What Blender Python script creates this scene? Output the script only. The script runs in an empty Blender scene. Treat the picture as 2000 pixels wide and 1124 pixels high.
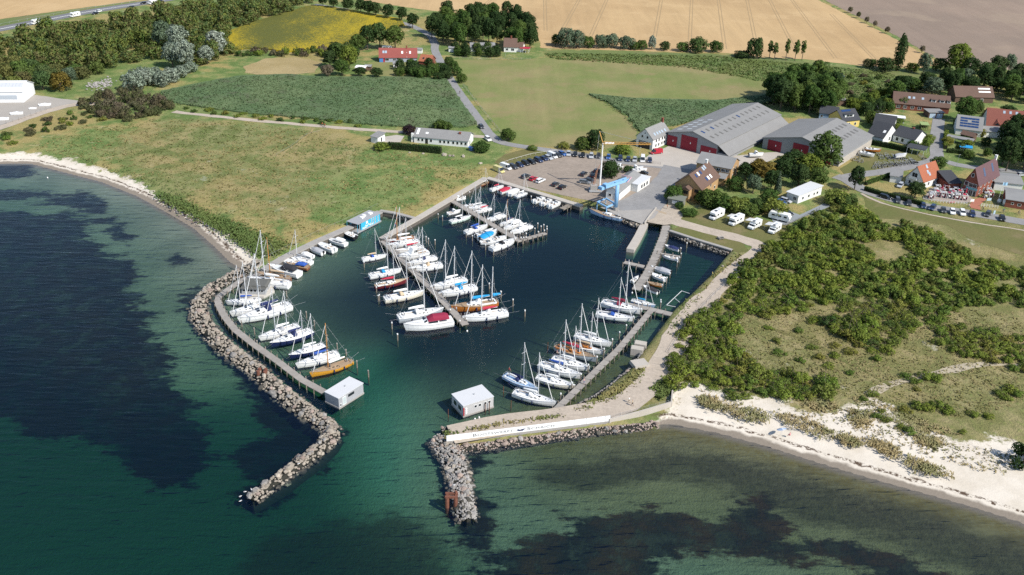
import bpy, bmesh, math, random
import numpy as np
from mathutils import Vector, Matrix
R = math.radians
random.seed(7); RNG = np.random.default_rng(11)
SC = bpy.context.scene
COL = SC.collection
# ---------------------------------------------------------------- camera
F, PITCH, ROLL, CH = 1800.0, R(27.5), R(1.6), 127.0
cd = bpy.data.cameras.new('camera'); cam = bpy.data.objects.new('camera', cd); COL.objects.link(cam)
cd.sensor_fit = 'HORIZONTAL'; cd.sensor_width = 36.0; cd.lens = 36.0 * F / 2000.0
cd.clip_start = 1.0; cd.clip_end = 20000.0
CAMR = Matrix.Rotation(R(90) - PITCH, 3, 'X') @ Matrix.Rotation(ROLL, 3, 'Z')
cam.matrix_world = Matrix.Translation((0, 0, CH)) @ CAMR.to_4x4()
SC.camera = cam
# ---------------------------------------------------------------- sky and sun
SUN_EL = R(44); SUN_DIR = Vector((0.80, -0.60, 0)).normalized()      # horizontally towards the sun
w = bpy.data.worlds.new('World'); SC.world = w; w.use_nodes = True
nt = w.node_tree; bg = nt.nodes['Background']
sky = nt.nodes.new('ShaderNodeTexSky'); sky.sky_type = 'NISHITA'; sky.sun_disc = False
sky.sun_elevation = SUN_EL; sky.sun_rotation = math.atan2(SUN_DIR.x, SUN_DIR.y)
sky.air_density = 1.0; sky.dust_density = 0.6; sky.ozone_density = 1.5
nt.links.new(sky.outputs[0], bg.inputs[0]); bg.inputs[1].default_value = 0.13
sd = bpy.data.lights.new('sun', 'SUN'); sun = bpy.data.objects.new('sun', sd); COL.objects.link(sun)
sd.energy = 4.6; sd.angle = R(0.53); sd.color = (1.0, 0.95, 0.87)
sv = Vector((SUN_DIR.x * math.cos(SUN_EL), SUN_DIR.y * math.cos(SUN_EL), math.sin(SUN_EL)))
sun.rotation_euler = sv.to_track_quat('Z', 'Y').to_euler(); sun.location = (0, 0, 300)
SC.view_settings.view_transform = 'Standard'; SC.view_settings.look = 'None'
SC.view_settings.exposure = 0.28; SC.view_settings.gamma = 1.0
SC.render.engine = 'CYCLES'
SC.cycles.max_bounces = 5; SC.cycles.diffuse_bounces = 1; SC.cycles.glossy_bounces = 2
SC.cycles.transparent_max_bounces = 8; SC.cycles.transmission_bounces = 4; SC.cycles.volume_bounces = 0
SC.cycles.use_denoising = False; SC.cycles.sample_clamp_direct = 2.0; SC.cycles.sample_clamp_indirect = 3.0
# ---------------------------------------------------------------- pixel -> place
LZ = 1.4                                                   # level of the land
def G(px, py, z=LZ):
    d = CAMR @ Vector(((px - 1000) / F, -(py - 562) / F, -1.0))
    t = (z - CH) / d.z
    return Vector((d.x * t, d.y * t, z))
def ZM(ox, oy, s):                                          # reads positions taken from an enlarged view of the photograph
    return lambda x, y: (ox + x / s, oy + y / s)
def GP(pts, z=LZ): return [G(x, y, z) for x, y in pts]
# ---------------------------------------------------------------- helpers
def link(o, parent=None):
    COL.objects.link(o)
    if parent is not None: o.parent = parent
    return o
def tag(o, label=None, cat=None, group=None, kind=None):
    if label: o['label'] = label
    if cat: o['category'] = cat
    if group: o['group'] = group
    if kind: o['kind'] = kind
    return o
def empty(name, loc=(0, 0, 0), rz=0.0, label=None, cat=None, group=None, scale=1.0):
    o = bpy.data.objects.new(name, None); o.empty_display_size = 0.3
    o.location = loc; o.rotation_euler = (0, 0, rz); o.scale = (scale,) * 3
    return tag(link(o), label, cat, group)
class MB:
    def __init__(s): s.v = []; s.f = []; s.m = []
    def add(s, vs, fs, m=0):
        b = len(s.v); s.v += [tuple(x) for x in vs]
        s.f += [tuple(b + i for i in f) for f in fs]; s.m += [m] * len(fs); return s
    def box(s, c, d, rz=0.0, m=0, top=1.0, M=None):         # centre, size, taper of the top
        x, y, z = d[0] / 2, d[1] / 2, d[2] / 2
        vs = [(-x, -y, -z), (x, -y, -z), (x, y, -z), (-x, y, -z)] + [(a * top, b * top, z) for a, b in ((-x, -y), (x, -y), (x, y), (-x, y))]
        ca, sa = math.cos(rz), math.sin(rz)
        vs = [(c[0] + a * ca - b * sa, c[1] + a * sa + b * ca, c[2] + k) for a, b, k in vs]
        if M is not None: vs = [tuple(M @ Vector(q)) for q in vs]
        return s.add(vs, [(3, 2, 1, 0), (4, 5, 6, 7), (0, 1, 5, 4), (1, 2, 6, 5), (2, 3, 7, 6), (3, 0, 4, 7)], m)
    def tube(s, p, q, r0, r1=None, n=6, m=0, caps=True):
        p = Vector(p); q = Vector(q); r1 = r0 if r1 is None else r1
        a = (q - p).normalized(); u = a.orthogonal().normalized(); w_ = a.cross(u)
        vs = []
        for c, r in ((p, r0), (q, r1)):
            vs += [c + (u * math.cos(t) + w_ * math.sin(t)) * r for t in [2 * math.pi * i / n for i in range(n)]]
        fs = [(i, (i + 1) % n, n + (i + 1) % n, n + i) for i in range(n)]
        if caps: fs += [tuple(range(n - 1, -1, -1)), tuple(range(n, 2 * n))]
        return s.add(vs, fs, m)
    def path(s, pts, r, n=5, m=0):
        for a, b in zip(pts, pts[1:]): s.tube(a, b, r, r, n, m)
        return s
    def prism(s, poly, z0, z1, m=0):
        n = len(poly)
        vs = [(x, y, z0) for x, y in poly] + [(x, y, z1) for x, y in poly]
        return s.add(vs, [tuple(range(n - 1, -1, -1)), tuple(range(n, 2 * n))] + [(i, (i + 1) % n, n + (i + 1) % n, n + i) for i in range(n)], m)
    def prof(s, poly, y0, y1, ins=0.0, m=0):                # (x, z) outline carried along y
        n = len(poly); vs = [(x, y0, z) for x, z in poly] + [(x, y1, z) for x, z in poly]
        return s.add(vs, [tuple(range(n)), tuple(range(2 * n - 1, n - 1, -1))] + [(i, n + i, n + (i + 1) % n, (i + 1) % n) for i in range(n)], m)
    def loft(s, secs, m=0, caps=True, closed=False):
        n = len(secs[0]); vs = [q for sec in secs for q in sec]; fs = []
        for k in range(len(secs) - 1):
            for i in range(n if closed else n - 1):
                j = (i + 1) % n
                fs.append((k * n + i, k * n + j, (k + 1) * n + j, (k + 1) * n + i))
        if caps: fs += [tuple(range(n - 1, -1, -1)), tuple((len(secs) - 1) * n + i for i in range(n))]
        return s.add(vs, fs, m)
    def mesh(s, name, mats=(), smooth=False):
        me = bpy.data.meshes.new(name); me.from_pydata(s.v, [], s.f)
        for m in (mats if isinstance(mats, (list, tuple)) else [mats]): me.materials.append(m)
        if any(s.m): me.polygons.foreach_set('material_index', s.m)
        if smooth: me.polygons.foreach_set('use_smooth', [True] * len(s.f))
        bm = bmesh.new(); bm.from_mesh(me); bmesh.ops.recalc_face_normals(bm, faces=bm.faces); bm.to_mesh(me); bm.free()
        me.update(); return me
    def obj(s, name, mats=(), parent=None, smooth=False):
        return link(bpy.data.objects.new(name, s.mesh(name, mats, smooth)), parent)
class Kit:                                                   # a thing drawn once, then put down many times
    def __init__(s): s.p = []
    def add(s, name, mb, role, parent=None, smooth=False):
        s.p.append((name, mb if isinstance(mb, bpy.types.Mesh) else mb.mesh(name, [None], smooth), role, parent)); return len(s.p) - 1
    def spawn(s, name, loc, rz, mats, label, cat, group=None, scale=1.0, skip=()):
        root = empty(name, loc, rz, label, cat, group)
        root.scale = scale if isinstance(scale, (tuple, list)) else (scale,) * 3
        made = {}
        for i, (nm, me, role, par) in enumerate(s.p):
            if nm in skip or (par is not None and par not in made): continue
            o = bpy.data.objects.new(nm, me); link(o, made[par] if par is not None else root); made[i] = o
            m = mats.get(role) if isinstance(mats, dict) else mats
            if me.materials:
                o.material_slots[0].link = 'OBJECT'; o.material_slots[0].material = m
        return root
# ---------------------------------------------------------------- materials
def ramp(nt, pos):
    r = nt.nodes.new('ShaderNodeValToRGB'); e = r.color_ramp.elements
    while len(e) < len(pos): e.new(0.5)
    for k, (p, c) in enumerate(pos): e[k].position = p; e[k].color = (c, c, c, 1) if isinstance(c, (int, float)) else (*c, 1)
    return r
class NT:
    def __init__(s, name):
        s.mat = bpy.data.materials.new(name); s.mat.use_nodes = True; s.t = s.mat.node_tree
        s.b = s.t.nodes['Principled BSDF']; s.b.inputs['Specular IOR Level'].default_value = 0.3
        s.co = s.t.nodes.new('ShaderNodeNewGeometry').outputs['Position']
    def n(s, kind, **kw):
        q = s.t.nodes.new(kind)
        for k, v in kw.items(): setattr(q, k, v)
        return q
    def l(s, a, b): s.t.links.new(a, b)
    def noise(s, scale, detail=3, rough=0.55, co=None, dist=0.0):
        q = s.n('ShaderNodeTexNoise'); q.inputs['Scale'].default_value = scale; q.inputs['Detail'].default_value = detail
        q.inputs['Roughness'].default_value = rough; q.inputs['Distortion'].default_value = dist
        s.l(co or s.co, q.inputs['Vector']); return q.outputs['Fac']
    def mapped(s, scale=(1, 1, 1), rot=(0, 0, 0), co=None):
        q = s.n('ShaderNodeMapping'); q.inputs['Scale'].default_value = scale; q.inputs['Rotation'].default_value = rot
        s.l(co or s.co, q.inputs['Vector']); return q.outputs[0]
    def math(s, op, a, b=0.0, c=None, clamp=False):
        q = s.n('ShaderNodeMath', operation=op, use_clamp=clamp)
        for i, x in enumerate((a, b) if c is None else (a, b, c)):
            if isinstance(x, (int, float)): q.inputs[i].default_value = x
            else: s.l(x, q.inputs[i])
        return q.outputs[0]
    def step(s, x, a, b):                                    # 0 below a, 1 above b
        q = s.n('ShaderNodeMapRange', interpolation_type='SMOOTHSTEP')
        s.l(x, q.inputs['Value']); q.inputs['From Min'].default_value = a; q.inputs['From Max'].default_value = b
        return q.outputs[0]
    def mix(s, f, a, b, blend='MIX'):
        q = s.n('ShaderNodeMix', data_type='RGBA', blend_type=blend)
        for i, x in ((0, f), (6, a), (7, b)):
            if isinstance(x, (int, float)): q.inputs[i].default_value = x
            elif isinstance(x, (tuple, list)): q.inputs[i].default_value = (*x, 1)
            else: s.l(x, q.inputs[i])
        return q.outputs[2]
    def attr(s, name): return s.n('ShaderNodeAttribute', attribute_name=name).outputs['Fac']
    def vary(s, col, amt, *facs):                            # light and dark of a colour
        for f in facs:
            k = s.math('MULTIPLY_ADD', f, 2 * amt, 1 - amt)
            c = s.n('ShaderNodeCombineColor'); [s.l(k, c.inputs[i]) for i in range(3)]
            col = s.mix(1.0, col, c.outputs[0], 'MULTIPLY')
        return col
    def bump(s, h, strength, dist=0.1, into=None):
        q = s.n('ShaderNodeBump'); q.inputs['Strength'].default_value = strength; q.inputs['Distance'].default_value = dist
        s.l(h, q.inputs['Height']); s.l(q.outputs[0], (into or s.b).inputs['Normal']); return q
    def out(s, col, rough=0.9):
        if isinstance(col, (tuple, list)): s.b.inputs['Base Color'].default_value = (*col, 1)
        else: s.l(col, s.b.inputs['Base Color'])
        if isinstance(rough, (int, float)): s.b.inputs['Roughness'].default_value = rough
        else: s.l(rough, s.b.inputs['Roughness'])
        return s.mat
MATS = {}
def pm(name, col, rough=0.7, var=0.12, scale=1.2, metal=0.0, fine=14.0, bump=0.0, rand=0.0, spec=None):
    if name in MATS: return MATS[name]
    t = NT(name)
    c = col
    if var: c = t.vary(c, var, t.noise(scale, 4), t.noise(fine, 2))
    if rand:
        oi = t.n('ShaderNodeObjectInfo'); c = t.vary(c, rand, oi.outputs['Random'])
    t.b.inputs['Metallic'].default_value = metal
    if spec is not None: t.b.inputs['Specular IOR Level'].default_value = spec
    if bump: t.bump(t.noise(fine, 3), bump, 0.05)
    MATS[name] = t.out(c, rough); return MATS[name]
# ================================================================ the setting
# the shore line, read off the photograph at water level: 'b' beach, 'q' quay or rubble edge up to the next point
SHORE = [(-900, 420, 'b'), (-400, 345, 'b'), (0, 320, 'b'), (60, 320, 'b'), (130, 338, 'b'), (200, 356, 'b'), (270, 384, 'b'), (330, 417, 'b'),
 (380, 447, 'b'), (420, 482, 'b'), (450, 512, 'b'), (470, 524, 'q'), (512, 532, 'q'), (560, 503, 'q'), (690, 445, 'q'), (741, 420, 'q'),
 (814, 431, 'q'), (882, 392, 'q'), (948, 353, 'q'), (1040, 380, 'q'), (1136, 407, 'q'), (1152, 401, 'q'), (1168, 408, 'q'), (1205, 424, 'q'),
 (1250, 440, 'q'), (1262, 434, 'q'), (1298, 440, 'q'), (1308, 454, 'q'), (1360, 472, 'q'), (1425, 494, 'q'), (1385, 542, 'q'), (1340, 586, 'q'),
 (1312, 612, 'q'), (1284, 650, 'q'), (1262, 680, 'q'), (1240, 708, 'q'), (1225, 730, 'q'), (1196, 752, 'q'), (1165, 778, 'q'),
 (1110, 806, 'q'), (1040, 818, 'q'), (950, 832, 'q'), (866, 846, 'q'), (858, 862, 'q'), (880, 874, 'q'), (1000, 860, 'q'), (1100, 846, 'q'),
 (1200, 836, 'q'), (1285, 830, 'b'), (1310, 828, 'b'), (1400, 845, 'b'), (1500, 872, 'b'), (1600, 904, 'b'), (1700, 934, 'b'), (1800, 962, 'b'),
 (1900, 990, 'b'), (2000, 1022, 'b'), (2300, 1120, 'b'), (2900, 1350, 'b')]
shp = [G(x, y, 0.0) for x, y, _ in SHORE]
far_close = [Vector((9000, shp[-1].y - 200, 0)), Vector((9000, 9000, 0)), Vector((-9000, 9000, 0)), Vector((-9000, shp[0].y - 100, 0))]
SP = np.array([(p.x, p.y) for p in shp + far_close]); ST = [t for *_, t in SHORE][:-1] + ['b', 'f', 'f', 'f', 'b']
def seg_dist(P, A, B):
    d = B - A; t = np.clip(((P - A) @ d) / max(d @ d, 1e-9), 0, 1)
    return np.hypot(P[:, 0] - A[0] - t * d[0], P[:, 1] - A[1] - t * d[1])
def inside(P, poly):
    c = np.zeros(len(P), bool); n = len(poly)
    for i in range(n):
        a, b = poly[i], poly[(i + 1) % n]
        m = (a[1] > P[:, 1]) != (b[1] > P[:, 1])
        with np.errstate(divide='ignore', invalid='ignore'):
            xx = a[0] + (P[:, 1] - a[1]) / (b[1] - a[1] + 1e-12) * (b[0] - a[0])
        c ^= m & (P[:, 0] < xx)
    return c
def sdf(P, polys):                                            # > 0 inside
    best = np.full(len(P), -1e6)
    for poly in polys:
        d = np.full(len(P), 1e6)
        for i in range(len(poly)): d = np.minimum(d, seg_dist(P, poly[i], poly[(i + 1) % len(poly)]))
        best = np.maximum(best, np.where(inside(P, poly), d, -d))
    return best
def wp(pts, z=0.0): return np.array([(p.x, p.y) for p in GP(pts, z)])
def axis(lo, hi, fine, dense, far=9000.0):
    a = list(np.arange(lo, hi + 0.01, fine)); s = fine
    (d0, d1, dd) = dense
    a = [x for x in a if not d0 < x < d1] + list(np.arange(d0, d1, dd)); a.sort()
    x = a[-1]; st = fine
    while x < far: st *= 1.5; x += st; a.append(x)
    x = a[0]; st = fine
    while x > -far: st *= 1.5; x -= st; a.insert(0, x)
    return np.array(a)
XS = axis(-330, 420, 4.0, (-190, 250, 1.2)); YS = axis(100, 740, 4.0, (118, 400, 1.2))
GX, GY = np.meshgrid(XS, YS); PT = np.stack([GX.ravel(), GY.ravel()], 1)
land = inside(PT, SP)
dq = np.full(len(PT), 1e5); db = dq.copy()
for i, t in enumerate(ST):
    if t == 'f': continue
    d_ = seg_dist(PT, SP[i], SP[(i + 1) % len(SP)])
    if t == 'q': dq = np.minimum(dq, d_)
    else: db = np.minimum(db, d_)
ss = lambda x: np.clip(x, 0, 1) ** 2 * (3 - 2 * np.clip(x, 0, 1))
zl = np.minimum(ss((dq + .2) / 1.2), 0.25 * ss(db / 3.0) + 0.75 * ss(db / 16.0)) * LZ
zs = -np.minimum(np.minimum(0.25 + 2.2 * dq, 3.6), np.where(db < 25, 0.034 * db, np.where(db < 60, .85 + (db - 25) * .022, 1.62 + (db - 60) * .075))).clip(0, 6.5)
ZZ = np.where(land, zl, zs)
WEED = [[(-400, 322), (0, 322), (60, 322), (95, 334), (60, 342), (0, 345), (-400, 360)], [(-400, 370), (0, 364), (70, 372), (160, 378), (215, 400), (200, 412), (120, 398), (50, 388), (0, 386), (-400, 392)],
 [(-400, 408), (0, 410), (130, 412), (165, 430), (180, 462), (200, 482), (250, 505), (266, 548), (250, 562), (272, 585), (290, 605), (280, 640), (318, 672), (345, 715), (360, 748), (398, 780), (412, 840), (380, 930), (300, 925), (240, 880), (170, 842), (90, 820), (0, 790), (-400, 800)],
 [(178, 430), (222, 419), (226, 428), (196, 434)], [(205, 448), (232, 434), (252, 452), (256, 476), (228, 468)], [(190, 494), (218, 488), (214, 498)], [(330, 500), (350, 490), (360, 505), (338, 512)],
 [(390, 545), (368, 580), (372, 612), (400, 660), (440, 695), (480, 740), (505, 790), (500, 830), (470, 870), (450, 920), (455, 965), (500, 985), (560, 950), (640, 890), (660, 850), (640, 815), (560, 770), (480, 700), (410, 640), (392, 580)],
 [(905, 880), (935, 872), (945, 890), (930, 920), (935, 1000), (960, 1045), (930, 1062), (885, 1040), (880, 1000), (870, 940)],
 [(930, 1092), (1010, 1060), (1075, 1030), (1150, 998), (1210, 985), (1290, 990), (1325, 982), (1400, 1012), (1430, 990), (1490, 985), (1560, 1030), (1640, 1050), (1760, 1075), (1860, 1124), (1990, 1190), (1750, 1150), (1640, 1100), (1500, 1075), (1420, 1072), (1330, 1090), (1260, 1120), (1180, 1170), (940, 1180), (1000, 1120)]]
MILD = [[(1030, 940), (1080, 900), (1180, 878), (1300, 868), (1420, 884), (1540, 915), (1680, 955), (1820, 992), (2000, 1050), (2200, 1130), (2200, 1250), (1980, 1165), (1850, 1100), (1700, 1055), (1560, 1015), (1450, 960), (1330, 925), (1230, 945), (1120, 962)],
 [(420, 1124), (520, 1010), (760, 980), (860, 1030), (880, 1124), (900, 1250), (300, 1250)]]
SANDP = [[(-900, 470), (-400, 400), (0, 380), (130, 380), (300, 440), (430, 520), (480, 540), (512, 522), (495, 492), (440, 458), (400, 434), (340, 402), (300, 378), (255, 354), (200, 335), (130, 316), (60, 304), (0, 306), (-400, 318), (-900, 370)],
 [(1285, 850), (1400, 870), (1600, 930), (1900, 1040), (2300, 1200), (2900, 1400), (2900, 1000), (2300, 960), (2000, 880), (1930, 862), (1880, 876), (1800, 858), (1755, 836), (1735, 800), (1700, 790), (1660, 806), (1600, 818), (1545, 804), (1500, 784), (1440, 786), (1400, 778), (1372, 764), (1356, 750), (1335, 758), (1312, 772)]]
DRYP = [[(1310, 680), (1370, 600), (1440, 520), (1520, 450), (1700, 440), (1850, 420), (2000, 440), (2400, 470), (2900, 1000), (2000, 930), (1850, 900), (1700, 850), (1480, 800), (1330, 780)],
 [(860, 830), (1100, 798), (1230, 700), (1300, 630), (1440, 488), (1490, 500), (1340, 680), (1330, 800), (1200, 835), (900, 870)],
 [(330, 380), (200, 300), (330, 235), (480, 250), (640, 262), (700, 290), (690, 330), (600, 360), (640, 400), (560, 440), (420, 400)]]
WRACK = [[(190, 342), (300, 385), (370, 420), (430, 470), (480, 505), (478, 540), (440, 525), (400, 485), (350, 445), (280, 400), (215, 366)]]
def ground_material():
    t = NT('meadow_and_shore'); A = t.attr
    n_big, n_mid, n_fine = t.noise(0.022, 5, 0.62, dist=0.6), t.noise(0.11, 5, 0.65), t.noise(0.7, 4, 0.7)
    n_tuft = t.noise(2.2, 3, 0.7)
    z = t.n('ShaderNodeSeparateXYZ'); t.l(t.co, z.inputs[0]); Z = z.outputs[2]
    c = t.mix(t.step(n_mid, 0.38, 0.62), (0.115, 0.175, 0.052), (0.20, 0.235, 0.085))
    c = t.mix(t.math('MULTIPLY', t.step(t.math('ADD', n_big, t.math('MULTIPLY', n_mid, .5)), 0.70, 0.86), 0.75), c, (0.36, 0.27, 0.115))
    c = t.mix(t.math('MULTIPLY', t.step(t.noise(0.16, 4, .7), 0.6, 0.70), 0.6), c, (0.40, 0.37, 0.21))
    dry = t.mix(t.step(n_mid, 0.40, 0.66), (0.18, 0.165, 0.066), (0.30, 0.25, 0.13))
    dry = t.mix(t.step(n_fine, 0.5, .72), dry, (0.145, 0.165, 0.052))
    dry = t.mix(t.math('MULTIPLY', t.step(t.noise(0.09, 4, .7), .63, .70), .8), dry, (0.46, 0.41, 0.32))
    c = t.mix(t.math('MULTIPLY', t.step(t.math('MULTIPLY_ADD', n_mid, 22.0, A('dry')), 3, 17), t.math('MULTIPLY_ADD', A('east'), .3, .5)), c, dry)
    c = t.vary(c, 0.30, n_fine, n_tuft)
    sand = t.vary(t.mix(t.step(n_mid, .35, .7), (0.66, 0.60, 0.51), (0.56, 0.50, 0.41)), 0.07, n_fine, n_tuft)
    sand = t.mix(t.math('MULTIPLY', t.step(t.math('ADD', t.noise(0.5, 5, .7), t.math('MULTIPLY', A('sand'), -.012)), 0.56, 0.64), .6), sand, (0.24, 0.2, 0.1))
    c = t.mix(t.step(t.math('ADD', A('sand'), t.math('MULTIPLY_ADD', t.noise(.25, 5, .7), 16.0, -8.0)), -1.2, .8), c, sand)
    wr = t.math('MULTIPLY', t.step(t.math('MULTIPLY_ADD', t.noise(.35, 4, .7), 9.0, A('wrack')), 4.6, 6.4), t.step(t.noise(1.3, 4, .8), .46, .56))
    c = t.mix(wr, c, t.vary((0.115, 0.066, 0.045), .3, n_tuft))
    wet = t.math('ADD', A('shore'), t.math('MULTIPLY_ADD', t.noise(.3, 3), 2.4, -1.2))
    c = t.mix(t.math('MULTIPLY', t.math('SUBTRACT', 1.0, t.step(wet, 1.3, 2.4)), A('beachy')), c, t.vary((0.235, 0.2, 0.16), .2, n_tuft))
    line = t.math('MULTIPLY', t.math('MULTIPLY', t.step(wet, 2.5, 3.0), t.math('SUBTRACT', 1.0, t.step(wet, 3.4, 4.0))), t.step(t.noise(.9, 4, .8), .45, .55))
    c = t.mix(t.math('MULTIPLY', line, A('beachy')), c, (0.09, 0.06, 0.04))
    # the bed of the sea: pale sand, eelgrass beds, brown weed
    bed = t.mix(t.step(t.noise(.05, 4), .4, .65), (0.25, 0.27, 0.20), (0.185, 0.21, 0.15))
    bed = t.vary(t.mix(t.step(t.math('ADD', Z, t.math('MULTIPLY', n_big, .8)), -2.6, -.9), (0.05, 0.11, 0.075), bed), 0.12, n_fine)
    bed = t.mix(t.math('MULTIPLY', A('plume'), .8), bed, (0.15, 0.33, 0.28))
    bed = t.mix(t.math('MULTIPLY', A('south'), .65), bed, t.vary((0.20, 0.165, 0.062), .3, n_mid))
    ed = t.math('ADD', t.math('MULTIPLY_ADD', t.noise(1.0, 5, .7, t.mapped((.055, .15, 1), (0, 0, R(-8)))), 22.0, -11.0), t.math('MULTIPLY_ADD', t.noise(.6, 4, .7), 5.0, -2.5))
    mild = t.math('MULTIPLY', t.step(t.math('ADD', A('mild'), ed), -3.0, 4.0), t.math('MULTIPLY_ADD', n_fine, .8, .35, clamp=True))
    bed = t.mix(mild, bed, t.vary(t.mix(n_mid, (0.052, 0.036, 0.016), (0.045, 0.05, 0.02)), .4, n_tuft))
    weed = t.math('MULTIPLY', t.step(t.math('ADD', A('weed'), t.math('MULTIPLY', ed, 1.2)), -1.6, 1.6), t.math('MULTIPLY_ADD', t.step(t.noise(.22, 4, .7), .36, .52), .14, .86))
    bed = t.mix(t.math('MULTIPLY', weed, .98), bed, t.vary(t.mix(A('bay'), t.mix(t.step(n_mid, .4, .6), (0.011, 0.014, 0.012), (0.022, 0.015, 0.007)), t.mix(t.step(n_mid, .4, .6), (0.022, 0.02, 0.009), (0.062, 0.034, 0.012))), .35, n_tuft))
    shal = t.math('MULTIPLY', t.math('MULTIPLY', t.step(wet, -9, -2), t.step(n_fine, .3, .6)), A('south'))
    bed = t.mix(t.math('MULTIPLY', shal, .75), bed, (0.16, 0.125, 0.03))
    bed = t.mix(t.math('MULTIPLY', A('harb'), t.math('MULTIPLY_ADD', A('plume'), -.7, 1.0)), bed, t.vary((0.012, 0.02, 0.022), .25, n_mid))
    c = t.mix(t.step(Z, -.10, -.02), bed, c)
    smk = t.math('MULTIPLY_ADD', t.step(A('sand'), -3, 3), -.85, 1.0)
    t.bump(t.math('MULTIPLY', smk, t.math('ADD', n_fine, t.math('MULTIPLY', n_tuft, .6))), .9, .5)
    t.b.inputs['Specular IOR Level'].default_value = 0.1
    return t.out(c, 0.95)
def build_ground():
    nx, ny = len(XS), len(YS)
    me = bpy.data.meshes.new('ground')
    co = np.stack([PT[:, 0], PT[:, 1], ZZ], 1).astype(np.float32)
    i = (np.arange(ny - 1)[:, None] * nx + np.arange(nx - 1)[None]).ravel()
    q = np.stack([i, i + 1, i + nx + 1, i + nx], 1).astype(np.int32)
    me.vertices.add(len(co)); me.vertices.foreach_set('co', co.ravel())
    me.loops.add(q.size); me.loops.foreach_set('vertex_index', q.ravel())
    me.polygons.add(len(q)); me.polygons.foreach_set('loop_start', np.arange(0, q.size, 4, dtype=np.int32))
    me.update(calc_edges=True)
    me.polygons.foreach_set('use_smooth', [True] * len(q))
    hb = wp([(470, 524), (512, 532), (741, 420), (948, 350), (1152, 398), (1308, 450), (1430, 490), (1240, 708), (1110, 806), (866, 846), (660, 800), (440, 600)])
    near = (PT[:, 0] > -900) & (PT[:, 0] < 900) & (PT[:, 1] < 1000)
    def field(polys):
        a = np.full(len(PT), -300.0); a[near] = np.clip(sdf(PT[near], [wp(p) for p in polys]), -300, 300); return a
    at = {'dry': field(DRYP), 'sand': field(SANDP), 'weed': field(WEED), 'mild': field(MILD), 'wrack': field(WRACK),
          'shore': np.clip(np.where(land, 1, -1) * np.minimum(db, dq), -200, 200), 'beachy': (db < dq).astype(float),
          'south': ss((PT[:, 0] + 12) / 14) * (PT[:, 1] < 215) * (1 - ss((db - 25) / 22))}
    at['harb'] = ss((sdf(PT[near], [hb]) + 6) / 14) if False else np.zeros(len(PT))
    at['east'] = (PT[:, 0] > 0).astype(float); at['bay'] = ss((PT[:, 0] + 6) / 12) * (PT[:, 1] < 230)
    at['plume'] = ss((field([[(672, 690), (735, 680), (790, 740), (800, 840), (770, 960), (715, 930), (690, 800)]]) + 14) / 26)
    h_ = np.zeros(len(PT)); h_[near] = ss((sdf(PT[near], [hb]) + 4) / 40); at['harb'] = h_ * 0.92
    for k, v in at.items():
        me.attributes.new(k, 'FLOAT', 'POINT').data.foreach_set('value', v.astype(np.float32))
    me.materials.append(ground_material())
    return tag(link(bpy.data.objects.new('ground', me)), 'grass, beach and sea bed around the harbour', kind='structure')
build_ground()
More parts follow.
